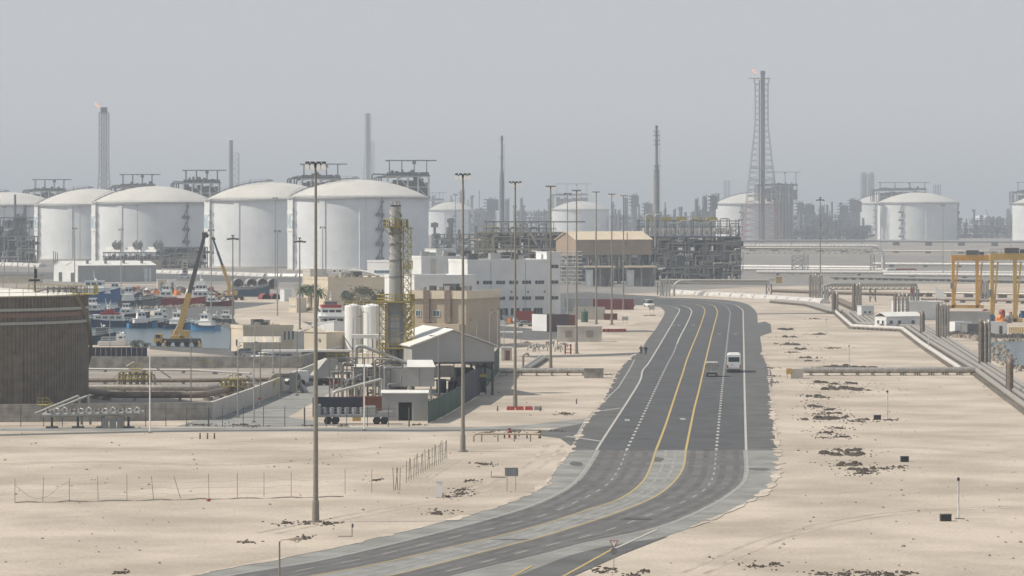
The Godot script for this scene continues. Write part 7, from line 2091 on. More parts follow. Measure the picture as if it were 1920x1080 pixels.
func left_yard() -> void:
	var s := Shape.new()
	# the brown ribbed tank
	var d := 553.0
	var R := 22.0
	var t := thing("brown_tank", "big brown ribbed storage tank cut by the left edge", "tank", Vector3(-85, 0, -d))
	var n := 210
	s = Shape.new()
	for i in n:
		var a := TAU * i / n
		var q := []
		for e in [[0.0, 0.0], [0.35, 0.0], [0.5, 0.16], [0.85, 0.16], [1.0, 0.0]]:
			q.append(Vector3(cos(a + e[0] * TAU / n), 0, sin(a + e[0] * TAU / n)) * (R + e[1]))
		if sin(a) > -0.2:
			for k in 4: s.face([q[k], q[k + 1], q[k + 1] + Vector3.UP * 16, q[k] + Vector3.UP * 16], Vector3(0, 8, 0))
	obj("ribbed_cladding", s, M["brown tank"], t)
	for y in [14.2, 12.25]:
		s = Shape.new(); s.lathe([Vector2(R + 0.17, y - 0.2), Vector2(R + 0.42, y - 0.2), Vector2(R + 0.42, y + 0.2), Vector2(R + 0.17, y + 0.2)], 96); obj("ring_band", s, M["galvanised"], t)
	s = Shape.new(); s.lathe([Vector2(R + 0.165, 13.1), Vector2(R + 0.19, 13.1), Vector2(R + 0.19, 13.7), Vector2(R + 0.165, 13.7)], 96); obj("red_stripe", s, M["tank red"], t)
	s = Shape.new(); s.lathe([Vector2(R - 0.2, 16), Vector2(R + 0.35, 16.0), Vector2(R + 0.35, 16.18), Vector2(R - 0.2, 16.2)], 96); obj("rim", s, M["beige steel"], t)
	s = Shape.new(); s.lathe([Vector2(R - 0.25, 16.05), Vector2(R * 0.5, 16.9), Vector2(0.02, 17.5)], 64); obj("roof", s, M["tank roof"], t)
	s = Shape.new(); var ring := []
	for i in 60: ring.append(Vector3(cos(TAU * i / 60) * R, 16.15, sin(TAU * i / 60) * R))
	s.rail(ring, 1.1, 2.2, 0.06, true); obj("railing", s, M["beige steel"], t)
	s = Shape.new(); s.rail([Vector3(R - 8, 16.4, 5), Vector3(R - 1.5, 16.2, 4.5), Vector3(R + 1.4, 16.2, 2.5), Vector3(R + 1.4, 16.2, -2)], 1.3, 0.7, 0.08); s.block(R - 3, R + 1.6, 16.1, 16.2, -2.2, 4); obj("top_platform", s, M["yellow steel"], t)
	s = Shape.new()
	var line := []
	for i in 26:
		var a := 0.32 - i * 0.034
		line.append(Vector3(cos(a) * (R + 0.5), 15.9 - i * 0.55, sin(a) * (R + 0.5)))
	for i in 25: s.bar(line[i], line[i + 1], 0.5, 0.1)
	s.rail(line, 1.0, 0.9, 0.07); obj("spiral_stair", s, M["beige steel"], t)
	s = Shape.new()
	for i in 6: s.box(Vector3(R - 5 + i * 0.8, 16.9, 6 - i * 0.4), Vector3(0.3, 0.9, 0.3))
	s.path([Vector3(R - 7, 16.5, 6), Vector3(R - 5, 17.1, 6), Vector3(R - 1, 17.0, 4)], 0.16, 8, 0.4); obj("roof_fitting", s, M["mid grey"], t)
	s = Shape.new(); s.rod(Vector3(R - 7.4, 16.6, 2), Vector3(R - 7.4, 20.4, 2), 0.12, 0.08, 8); s.box(Vector3(R - 7.5, 18.2, 2), Vector3(1.6, 0.3, 0.3)); s.box(Vector3(R - 7.3, 19.2, 2), Vector3(0.4, 1.3, 0.4)); obj("roof_mast", s, M["black"], t)
	s = Shape.new(); s.box(Vector3(9.3, 15.0, 20.2), Vector3(0.3, 1.4, 0.2)); obj("level_gauge", s, M["yellow steel"], t)
	for e in [[14.0, 8.0], [3.0, 8.2], [-2.0, 8.0]]:
		s = Shape.new()
		var a := acos(e[0] / R)
		s.box(Vector3(cos(a), 0, sin(a)) * (R + 0.12) + Vector3(0, e[1] / 2, 0), Vector3(1.6, e[1], 0.25), Basis(Vector3.UP, PI / 2 - a)); obj("cladding_patch", s, M["brown tank"], t)
	# bund walls
	var wl: Array = [Vector2(-74.48,-501.28),Vector2(-54.7,-503.86),Vector2(-40.91,-507.77)]
	s = Shape.new(); s.wall(wl, 0.4, 0, 2.4)
	t = solo("bund_wall", s, M["concrete"], "low concrete bund wall before the brown tank, facing the fence", "wall", Vector3.ZERO)
	wl = [Vector2(-40.91,-507.77),Vector2(-38.37,-545.96),Vector2(-36.42,-583.33),Vector2(-35.89,-593.94),Vector2(-33.75,-638.44)]
	s = Shape.new(); s.wall(wl, 0.4, 0, 2.42)
	solo("bund_wall", s, M["pale concrete"], "concrete bund wall running back to the right beside the yard road", "wall")
	wl = [Vector2(-81.38,-678.2),Vector2(-58.13,-678.2),Vector2(-38.27,-678.2)]
	s = Shape.new(); s.wall(wl, 0.4, 0, 2.1)
	t = solo("bund_wall", s, M["concrete"], "long grey wall at the back of the tank yard", "wall")
	s = Shape.new()
	for i in 11:
		if i != 4: s.box(Vector3(-57.07,0,-678.2) + Vector3(i * 0.27, 1.05 + (i % 3) * 0.02, 0.32), Vector3(0.17, 0.3 - (i % 2) * 0.08, 0.03))
	obj("lettering", s, M["yellow steel"], t)
	s = Shape.new(); s.wall([Vector2(-38.27,-678.2),Vector2(-33.06,-723.25)], 0.4, 0, 2.3)
	solo("bund_wall", s, M["concrete"], "short return wall at the right end of the yard's back wall", "wall")
	# big pipes in the yard
	ground_pipes("fat brown pipe across the tank yard, bending up at its right end", [Vector2(-64.47,-569.77),Vector2(-59.83,-558.4),Vector2(-46.27,-558.4),Vector2(-44.08,-571.43),Vector2(-41.33,-590.36)], 1, 0.5, 1.2, 0.95, M["brown pipe"], 6.0)
	ground_pipes("fat pale brown pipe behind the bending one in the tank yard", [Vector2(-66.25,-583.33),Vector2(-54.84,-581.6),Vector2(-46.53,-581.6),Vector2(-44.43,-586.83)], 1, 0.48, 1.2, 0.9, M["pipe lagging"], 6.0)
	ground_pipes("low brown double pipe at the back of the tank yard", [Vector2(-70.22,-614.42),Vector2(-50.91,-614.42),Vector2(-38.86,-618.3)], 2, 0.32, 1.0, 0.6, M["brown pipe"], 6.0)
	ground_pipes("thin grey pipe along the yard's back wall", [Vector2(-75.68,-662.16),Vector2(-54.31,-655.52),Vector2(-44.98,-642.62)], 1, 0.2, 0.8, 0.5, M["galvanised"], 6.0)
	stair_platform("larger yellow valve platform with stairs in the middle of the tank yard", Vector3(-59.27,0,-586.83), 1.0)
	stair_platform("smaller yellow valve platform with stairs near the right bund wall", Vector3(-42.86,0,-574.78), 0.72)
	t = thing("pipe_crossover", "grey pipe loops stepping over the bund wall by the yard road", "pipe loop", Vector3(-36.56,0,-581.6))
	for i in 4:
		s = Shape.new(); s.path([Vector3(-5.5, 0.5, -1.5 - i * 0.7), Vector3(-2.4, 0.7, -1.5 - i * 0.7), Vector3(-0.6, 3.0 - i * 0.2, -1.5 - i * 0.7), Vector3(3.4, 3.0 - i * 0.2, -1.5 - i * 0.7), Vector3(3.6, 0.2, -1.5 - i * 0.7)], 0.13, 8, 0.5); obj("pipe", s, M["pipe lagging"] if i % 2 else M["mid grey"], t)
	s = Shape.new(); s.box(Vector3(2.4, 1.6, -2), Vector3(1.2, 3.2, 1.4)); obj("valve_box", s, M["mid grey"], t)
	t = thing("elbow_pipe", "large grey pipe elbow outside the bund wall beside the yard road", "pipe elbow", Vector3(-34.44,0,-585.07))
	s = Shape.new(); s.path([Vector3(-1.0, 1.7, -1), Vector3(0.6, 1.6, 0), Vector3(1.8, 0.6, 0.5), Vector3(2.2, -0.2, 0.5)], 0.5, 12, 0.8); obj("pipe", s, M["galvanised"], t)
	t = thing("crossover_stair", "small yellow stile with handrails against the bund wall jog", "stair", Vector3(-36.21,0,-574.78))
	s = Shape.new()
	for i in 8: s.box(Vector3(-0.9 + i * 0.14, 0.3 + i * 0.3, 0.4), Vector3(0.3, 0.06, 0.8))
	s.rail([Vector3(-0.9, 0.3, 0.8), Vector3(0.2, 2.6, 0.8)], 0.9, 0.5, 0.06); obj("flight", s, M["yellow steel"], t)
	t = thing("crossover_stair", "small yellow stile with handrails on the front bund wall", "stair", Vector3(-62.68,0,-497.46))
	s = Shape.new(); s.block(-0.5, 0.9, 2.5, 2.6, -0.8, 0.5)
	s.rail([Vector3(-0.5, 2.5, 0.5), Vector3(0.9, 2.5, 0.5), Vector3(1.8, 1.4, 0.5)], 1.0, 0.6, 0.07)
	for i in 7: s.box(Vector3(1.0 + i * 0.14, 2.4 - i * 0.33, 0.1), Vector3(0.3, 0.06, 0.8))
	obj("flight", s, M["yellow steel"], t)
	# pipe skid before the wall
	t = thing("pipe_skid", "grey pipe manifold on dark pedestals before the bund wall, with two inclined tubes", "pipe skid", Vector3(-55.72,0,-487.56))
	for z in [0.0, -0.8]:
		s = Shape.new(); s.rod(Vector3(-5.6, 1.7, z), Vector3(7.6, 2.0, z), 0.3, -1, 12); obj("header_pipe", s, M["galvanised"], t)
	for i in 12:
		s = Shape.new(); var x := -5.0 + i * 1.05
		s.path([Vector3(x, 1.7, 0), Vector3(x + 0.1, 2.4 + (i % 3) * 0.2, 0), Vector3(x + 0.6, 2.5, 0.3), Vector3(x + 0.6, 1.9, 0.3)], 0.1, 6, 0.2); s.rod(Vector3(x, 2.2, 0), Vector3(x, 2.6, 0), 0.2, -1, 8); obj("branch_pipe", s, M["galvanised"] if i % 3 else M["mid grey"], t)
	for x in [-4.4, -1.0, 2.2, 5.6]:
		s = Shape.new(); s.rod(Vector3(x, 0, -0.3), Vector3(x, 1.5, -0.3), 0.16, -1, 8); s.box(Vector3(x, 0.12, -0.3), Vector3(1.5, 0.24, 1.1)); obj("pedestal", s, M["dark grey"], t)
	for e in [[-6.6, -1.0], [-5.4, 0.4]]:
		s = Shape.new(); s.path([Vector3(e[0], 1.9, -0.4), Vector3(e[0] + 5.6, 4.2, -1.4), Vector3(e[0] + 5.9, 0.4, -1.6)], 0.16, 10, 0.3); obj("inclined_tube", s, M["galvanised"], t)
	s = Shape.new()
	for i in 3: s.box(Vector3(2.6 + i * 1.0, 0.7, 0.2), Vector3(0.8, 1.3, 0.7))
	obj("control_box", s, M["mid grey"], t)
	# chain link fence
	var xs := [-4.0, 39.0, 82.0, 117.0, 155.0, 195.0, 233.0, 273.0, 311.0, 350.0, 391.0, 417.0, 456.0, 494.0, 534.0, 571.0, 612.0, 650.0, 689.0, 728.0, 767.0]
	var z0: float = -196000.0 / (800.0 - 401.0)
	t = thing("chain_link_fence", "dark posted wire fence along the front of the tank yard and works", "fence", Vector3(0, 0, z0))
	for i in xs.size():
		var x: float = (xs[i] - 960.0) * 28.0 / 399.0
		s = Shape.new(); s.rod(Vector3(x, 0, 0), Vector3(x, 2.5, 0), 0.055 if i % 5 else 0.11, -1, 6); s.bar(Vector3(x, 2.5, 0), Vector3(x + 0.1, 2.85, 0.2), 0.04); obj("fence_post", s, M["dark grey"], t)
	s = Shape.new()
	for y in [0.15, 1.25, 2.4]: s.bar(Vector3((xs[0] - 960) * 28 / 399.0, y, 0), Vector3((xs[-1] - 960) * 28 / 399.0, y, 0), 0.022)
	obj("fence_wire", s, M["dark grey"], t)
	# lamp posts of the yard
	var g := "thin lamp posts around the tank yard"
	for e in [[142.0, 742.0, 664.0, 0.35, "boat white", "white lamp post standing against the brown tank"], [281.0, 812.0, 667.0, 0.0, "boat white", "white lamp pole before the wire fence, right of the pipe skid"], [683.0, 808.0, 683.0, 0.0, "boat white", "white lamp pole before the wire fence near the corrugated shed"], [206.0, 668.0, 593.0, 0.4, "galvanised", "grey pole behind the navy fence"], [358.0, 756.0, 630.0, 0.0, "aged pole", "grey pole in the tank yard between the two yellow platforms"], [446.0, 783.0, 652.0, 0.35, "galvanised", "lamp post on the verge, leftmost of those by the bund wall"], [476.0, 792.0, 660.0, -0.5, "galvanised", "taller lamp post on the verge in front of the bund wall"], [488.0, 763.0, 645.0, -0.5, "aged pole", "lamp post beside the red marker on the verge"], [525.0, 748.0, 632.0, 0.0, "aged pole", "lamp post near the bund wall jog"], [557.0, 742.0, 620.0, 0.5, "aged pole", "pole right of the pipe elbow by the yard road"], [512.0, 700.0, 604.0, 0.0, "galvanised", "grey pole behind the tank yard back wall before the canopy"], [478.0, 690.0, 607.0, 0.5, "galvanised", "double headed pole before the gatehouse canopy"]]:
		lamp_post(e[5], Vector3((e[0] - 960) * 28.0 / (e[1] - 401), 0, -196000.0 / (e[1] - 401)), (e[1] - e[2]) * 28.0 / (e[1] - 401), e[3], e[4], g)
	t = thing("red_marker", "small red round marker on a post beside the bund wall", "marker", Vector3(-36.28,0,-536.99))
	s = Shape.new(); s.rod(Vector3(0, 0, 0), Vector3(0, 1.3, 0), 0.04); obj("post", s, M["galvanised"], t)
	s = Shape.new(); s.rod(Vector3(0, 1.4, -0.03), Vector3(0, 1.4, 0.03), 0.22, -1, 14); obj("disc", s, M["red"], t)

# ---------------------------------------------------------------- right side: pipelines, gantry cranes, shore
func riser_bank(label: String, at: Vector3, h: float, n: int, gap: float, r: float, bent: bool, m := "pipe lagging") -> void:
	var t := thing("pipe_loop", label, "pipe loop", at, 0.0, "upright expansion loops along the pipeline")
	for i in n:
		var s := Shape.new()
		var x := (i - (n - 1) / 2.0) * gap
		var hh := h - (i % 2) * 0.35
		if bent: s.path([Vector3(x - 0.1, 0.5, 1.2), Vector3(x, 0.5, 0), Vector3(x, hh, 0), Vector3(x, hh, -1.6), Vector3(x, 0.5, -1.6), Vector3(x + 0.1, 0.5, -3)], r, 10, r * 2.2)
		else: s.path([Vector3(x, 0, 0), Vector3(x, hh, 0), Vector3(x, hh, -1.0), Vector3(x, 0, -1.0)], r, 10, r * 2)
		obj("pipe", s, M[m] if i != 0 else M["brown pipe"], t)
	var f := Shape.new()
	for i in int(h / 0.8):
		f.box(Vector3(0, 0.4 + i * 0.8, -0.5), Vector3(n * gap, 0.1, 0.1))
	for x in [-n * gap / 2, n * gap / 2]: f.box(Vector3(x, h * 0.46, -0.5), Vector3(0.12, h * 0.92, 0.12))
	obj("support_frame", f, M["mid grey"], t)

func gantry(called: String, label: String, at: Vector3, span: float, h: float, reach: float, m: Material) -> Node3D:
	var t := thing(called, label, "gantry crane", at, 0.0, "orange gantry cranes by the shore")
	for x in [0.0, span]:
		var s := Shape.new()
		s.box(Vector3(x, h / 2 - 0.25, 0), Vector3(0.9, h - 0.5, 1.0))
		s.bar(Vector3(x + 0.25, 1.0, 0.3), Vector3(x + 1.5, h - 1.0, 0.3), 0.42)
		s.extrude([Vector3(x - 0.4, 0.9, 0.46), Vector3(x + 1.0, 0.9, 0.46), Vector3(x + 0.38, 2.4, 0.46), Vector3(x - 0.4, 2.4, 0.46)], Vector3(0, 0, -0.9))
		obj("leg", s, m, t)
	var s := Shape.new(); s.box(Vector3(span / 2 + 0.4, 0.55, 0), Vector3(span + 3.2, 0.8, 1.0)); obj("sill_beam", s, m, t)
	s = Shape.new()
	s.block(-0.6, reach, h - 0.5, h + 1.2, -0.7, 0.7)
	obj("girder", s, m, t)
	s = Shape.new()
	for i in int(reach / 2.0): s.box(Vector3(0.6 + i * 2.0, h + 0.35, 0.74), Vector3(0.12, 1.65, 0.08))
	obj("girder_rib", s, m, t)
	s = Shape.new(); s.rail([Vector3(-0.6, h + 1.2, 0.6), Vector3(reach, h + 1.2, 0.6)], 1.1, 1.0, 0.06); obj("railing", s, M["dark grey"], t)
	for x in [-0.8, span + 1.4]:
		s = Shape.new(); s.rod(Vector3(x, 0.3, -0.3), Vector3(x, 0.3, 0.3), 0.3, -1, 12); obj("wheel", s, M["dark grey"], t)
	s = Shape.new(); s.block(span * 0.55, span * 0.55 + 3.6, h + 1.25, h + 2.6, -1, 1); s.block(span * 0.55 + 4.0, span * 0.55 + 5.2, h + 1.25, h + 2.2, -0.6, 0.6); obj("hoist_trolley", s, M["dark grey"], t)
	s = Shape.new(); s.block(-0.9, -0.3, h * 0.4, h * 0.4 + 1.8, 0.5, 1.4); obj("control_cabin", s, M["mid grey"], t)
	return t

func right_side() -> void:
	var s := Shape.new()
	# pipe ways along the coast track
	ground_pipes("white outermost pipeline with close sleepers, nearest the road on the right", [Vector2(90.07,-1037.04),Vector2(82.7,-907.41),Vector2(92.74,-886.88),Vector2(86.36,-787.15),Vector2(78.85,-655.52)], 1, 0.42, 1.2, 0.8, M["white lagging"], 2.0)
	ground_pipes("pair of pale pipelines just inside the outermost white one", [Vector2(93.33,-1037.04),Vector2(86.64,-924.53),Vector2(96.26,-903.23),Vector2(90.08,-803.28),Vector2(81.67,-651.16),Vector2(71.61,-501.28)], 2, 0.42, 1.5, 0.85, M["pipe lagging"], 2.0)
	ground_pipes("triple pale pipelines beside the shore running to the lower right", [Vector2(96.3,-1037.04),Vector2(90.24,-928.91),Vector2(99.1,-903.23),Vector2(94.43,-820.08),Vector2(84.38,-662.16),Vector2(75.88,-531.17)], 3, 0.36, 1.2, 0.8, M["pipe lagging"], 2.5)
	ground_pipes("brown pipeline highest up the shore side of the pipe ways", [Vector2(103.52,-1187.88),Vector2(99.93,-1082.87),Vector2(92.88,-956.1),Vector2(90.32,-903.23)], 2, 0.45, 1.5, 0.9, M["brown pipe"], 5.0)
	ground_pipes("pale pipe bend joining the covered pipeline to the coast pipe ways", [Vector2(82.49,-1173.65),Vector2(90.64,-1132.95),Vector2(90.85,-1042.55)], 3, 0.4, 1.3, 0.8, M["pipe lagging"], 3.0)
	ground_pipes("pair of pale pipes crossing the sand from the yellow marked box to the coast", [Vector2(50.46,-646.86),Vector2(66.53,-646.86),Vector2(81.4,-649.01)], 2, 0.46, 1.7, 0.9, M["pipe lagging"], 2.5)
	var t := thing("pipe_box", "pale concrete box with a yellow panel where the crossing pipes start", "culvert", Vector3(48.48,0,-634.3))
	s = Shape.new(); s.block(-1.1, 1.0, 0, 1.7, -2, 0); obj("wall", s, M["pale concrete"], t)
	s = Shape.new(); s.block(-1.9, -0.9, 0.75, 1.75, 0.02, 0.12); obj("yellow_panel", s, M["crane yellow"], t)
	s = Shape.new(); s.rod(Vector3(-1.7, 0, 0.07), Vector3(-1.7, 0.8, 0.07), 0.04); s.rod(Vector3(-1.1, 0, 0.07), Vector3(-1.1, 0.8, 0.07), 0.04); obj("post", s, M["galvanised"], t)
	# trestle loop
	t = rack("pipe_rack", "twin-looped pipe trestle with zigzag bracing left of the gantry cranes", Vector3(101.14,0,-1187.88), Vector3(128.63,0,-1187.88), 5.4, 1.4, 13.0, M["mid grey"])
	for e in [0.0, 0.9, 1.8]:
		s = Shape.new(); s.path([Vector3(-2.6 + e, 0, 1.2), Vector3(-2.6 + e, 5.2 + e * 0.3, 1.2), Vector3(1.5 + e, 5.2 + e * 0.3, 1.2), Vector3(27.0 - e, 5.2 + e * 0.3, 1.2), Vector3(27.6 - e, 5.2 + e * 0.3, 0.6), Vector3(27.6 - e, 0.3, 0.6)], 0.3, 8, 0.9); obj("loop_pipe", s, M["galvanised"], t)
	s = Shape.new(); s.box(Vector3(25.8, 3.6, 1.7), Vector3(0.7, 1.5, 0.3)); obj("red_valve", s, M["red"], t)
	riser_bank("upright loop bank behind the tall mast, farthest back on the right", Vector3(100.38,0,-1232.7), 8.0, 5, 0.9, 0.3, false)
	riser_bank("upright pipe pair in front of the twin-looped trestle", Vector3(95.85,0,-1037.04), 8.6, 3, 0.85, 0.34, false)
	riser_bank("single bent grey pipe left of the upright pair by the trestle", Vector3(90.74,0,-1048.13), 6.2, 2, 0.9, 0.4, true, "galvanised")
	riser_bank("dark upright loop bank in front of the white cabins", Vector3(95.96,0,-920.19), 8.4, 4, 0.95, 0.3, false)
	riser_bank("single fat bent pipe right of the white cabins", Vector3(93.33,0,-848.48), 5.6, 1, 1.0, 0.42, true)
	riser_bank("upright loop bank before the white containers", Vector3(94.66,0,-820.08), 8.4, 4, 0.72, 0.26, false)
	riser_bank("tallest-looking upright loop bank near the water", Vector3(85.94,0,-678.2), 8.6, 3, 0.72, 0.3, false)
	riser_bank("single fat bent pipe nearest the right edge", Vector3(76.69,0,-574.78), 5.4, 1, 1.0, 0.48, true)
	t = thing("marker_pole", "short white pole beside the pair of pale pipelines", "pole", Vector3(84.43,0,-756.76))
	s = Shape.new(); s.rod(Vector3.ZERO, Vector3(0, 3.2, 0), 0.11); obj("post", s, M["white lagging"], t)
	s = Shape.new(); s.box(Vector3(0, 0.1, 0), Vector3(0.6, 0.2, 0.6)); obj("base", s, M["concrete"], t)
	# gantry cranes
	gantry("gantry_crane", "orange gantry crane with its sill beam, the farther and left one", Vector3(130.82,0,-1107.34), 7.12, 14.6, 11.8, M["gantry orange"])
	gantry("gantry_crane", "orange gantry crane running out of the right edge, the nearer one", Vector3(124.14,0,-965.52), 5.93, 16.6, 16.0, M["crane yellow"])
	# cabins
	t = thing("white_cabin", "white gabled site cabin with small windows behind the upright loops", "cabin", Vector3(94.63,0,-907.41), 0.5)
	s = Shape.new(); s.block(-4.4, 6.0, 0, 3.0, -5, 0); obj("wall", s, M["white wall"], t)
	s = Shape.new(); s.extrude([Vector3(-4.6, 3.0, 0.3), Vector3(6.2, 3.0, 0.3), Vector3(6.2, 4.0, -2.5), Vector3(-4.6, 4.0, -2.5)], Vector3(0, 0.12, 0)); s.extrude([Vector3(-4.6, 3.0, -5.3), Vector3(6.2, 3.0, -5.3), Vector3(6.2, 4.0, -2.5), Vector3(-4.6, 4.0, -2.5)], Vector3(0, 0.12, 0)); obj("roof", s, M["white roof"], t)
	for x in [-3.0, -0.6, 3.4]: win(t, Vector3(x, 1.7, 0.02), 0.9, 0.9)
	for z in [-1.4, -3.4]: win(t, Vector3(-4.42, 1.7, z), 0.8, 0.9, -PI / 2)
	t = thing("site_fence", "low white railing fence in front of the white site cabin", "fence", Vector3(89.91,0,-899.08))
	s = Shape.new(); s.rail([Vector3.ZERO, Vector3(9, 0, 0.2), Vector3(15, 0, 0)], 1.2, 0.5, 0.07); obj("railing", s, M["white lagging"], t)
	block_building("grey_hall", "pale grey flat hall behind the gantry crane legs", Vector3(109.05,0,-984.92), 0.35, 11, 9, 4.6, "white wall", "hall", 0.3)
	block_building("grey_store", "long plain grey shed wall beneath the gantry cranes", Vector3(114.14,0,-937.8), 0.05, 12, 6, 3.2, "grey cladding", "shed", 0.2)
	t = block_building("small_cabin", "small white cabin with two dark windows below the brown pipeline", Vector3(94.8,0,-994.92), 0.3, 3.6, 3, 3.4, "white wall", "cabin", 0.15)
	for x in [-0.8, 0.6]: win(t, Vector3(x, 1.8, 0.02), 0.6, 0.6)
	t = thing("white_board", "tilted white board standing on the roof line left of the gantry legs", "board", Vector3(120.09,0,-1048.13))
	s = Shape.new(); s.extrude([Vector3(-1.3, 4.6, 0), Vector3(1.2, 4.0, 0), Vector3(1.2, 6.4, 0), Vector3(-1.3, 7.6, 0)], Vector3(0, 0, -0.15)); obj("board", s, M["boat white"], t)
	s = Shape.new(); s.box(Vector3(-0.9, 2.4, -0.4), Vector3(0.16, 4.8, 0.16)); s.box(Vector3(0.9, 2.2, -0.4), Vector3(0.16, 4.4, 0.16)); obj("post", s, M["mid grey"], t)
	container("white container with a grey side, left one of the two by the shore", Vector3(104.35,0,-863.44), 0.5, 4.6, 3.0, 3.0, "boat white")
	container("grey container touching the white one by the shore", Vector3(105.89,0,-855.9), 0.5, 3.6, 2.6, 2.7, "mid grey")
	t = container("white container with a dark door, right one by the shore", Vector3(112,0,-859.65), 0.4, 4.4, 3.0, 3.1, "boat white")
	s = Shape.new(); s.block(0.2, 1.0, 0.3, 2.2, 0.09, 0.14); obj("door", s, M["dark grey"], t)
	t = thing("yellow_barrier", "row of yellow upright barrier blocks at the right edge by the rocks", "barrier", Vector3(116.62,0,-875))
	for i in 9:
		s = Shape.new(); s.box(Vector3(i * 0.5, 0.75, 0), Vector3(0.3, 1.5, 0.4)); obj("barrier_block", s, M["crane yellow"], t)
	var r := RandomNumberGenerator.new(); r.seed = 31
	var sv := ["dark red", "red", "mid grey", "orange", "pale concrete", "hull navy", "galvanised"]
	var names := ["dark red", "bright red", "grey", "orange", "pale", "navy", "silver"]
	for i in 21:
		var u := 1815.0 + r.randf() * 105.0
		var v := 594.0 + r.randf() * 12.0
		t = thing("dock_gear", "%s equipment %s under the gantry cranes" % [names[i % 7], ["skid", "reel", "crate"][i / 7]], "equipment", Vector3((u - 960) * 28.0 / (v - 401), 0, -196000.0 / (v - 401)), r.randf() * 3)
		s = Shape.new(); s.box(Vector3(0, 0.6, 0), Vector3(1.2 + r.randf() * 1.6, 1.2, 1.2))
		if i / 7 == 1: s.rod(Vector3(-0.5, 1.4, 0), Vector3(0.5, 1.4, 0), 0.8, -1, 10)
		else: s.box(Vector3(0.2, 1.5, 0), Vector3(0.7, 0.8, 0.8))
		obj("body", s, M[sv[i % 7]], t)
	ground_pipes("pale pipes on low supports seen through the legs of the gantry cranes", [Vector2(137.65,-1264.52),Vector2(150.77,-1256.41),Vector2(176.1,-1232.7)], 3, 0.4, 1.6, 1.4, M["pipe lagging"], 6.0)
	ground_pipes("dark pipes on sleepers behind the grey hall and gantry legs", [Vector2(130.67,-1187.88),Vector2(149.22,-1173.65),Vector2(165.68,-1159.76)], 2, 0.35, 1.4, 0.9, M["brown pipe"], 5.0)
	riser_bank("upright loop bank standing between the two gantry cranes", Vector3(150.35,0,-1187.88), 7.0, 3, 0.9, 0.3, false)
	# rocks and the beach
	rocks("riprap_rocks", [Vector2(103.61,-863.44),Vector2(106.95,-841.2),Vector2(120.17,-841.2)], 260, 6.0, 0.75, M["dark rock"], 8)
	rocks("riprap_pale_rocks", [Vector2(101.82,-848.48),Vector2(104.97,-820.08),Vector2(117.15,-820.08)], 120, 4.0, 0.6, M["rock"], 10)
	rocks("beach_rocks", [Vector2(102.4,-800),Vector2(95.64,-734.08),Vector2(92.04,-678.2),Vector2(90.03,-630.23)], 200, 5.0, 0.45, M["rock"], 9)

# ---------------------------------------------------------------- roadside things, vehicles, people, masts
func heap(s: Shape, c: Vector3, w: float, d: float, h: float, r: RandomNumberGenerator) -> void:
	var n := 14
	var rim := []
	var mid := []
	var top := c + Vector3((r.randf() - 0.5) * w * 0.2, h, (r.randf() - 0.5) * d * 0.2)
	for i in n:
		var a := TAU * i / n
		var k := 0.55 + r.randf() * 0.6
		rim.append(c + Vector3(cos(a) * w / 2 * k, -0.02, sin(a) * d / 2 * k))
		mid.append(c + Vector3(cos(a) * w / 2 * k * 0.6, h * (0.45 + r.randf() * 0.5), sin(a) * d / 2 * k * 0.6))
	s.loft([rim, mid])
	for i in n: s.face([mid[i], mid[(i + 1) % n], top], c - Vector3(0, 5, 0))

func debris(label: String, list: Array, sd: int) -> void:      # list: Vector3(u-metres x, width, z)
	var r := RandomNumberGenerator.new(); r.seed = sd
	var s := Shape.new()
	for e in list:
		var w: float = e.y
		for k in 9:
			var c := Vector3(e.x + r.randfn() * w * 0.27, 0, e.z + r.randfn() * w * 0.5)
			heap(s, c, w * (0.2 + r.randf() * 0.4), w * (0.3 + r.randf() * 0.6), minf(0.6, 0.085 * w) * (0.5 + r.randf()), r)
		for k in 26:
			heap(s, Vector3(e.x + r.randfn() * w * 0.7, 0, e.z + r.randfn() * w * 1.6), 0.12 + r.randf() * 0.3, 0.2 + r.randf() * 0.6, 0.04 + r.randf() * 0.09, r)
	var o := struct("weed_debris", s, M["weed"], "stuff")
	o.set_meta("label", label)
	o.set_meta("category", "debris")

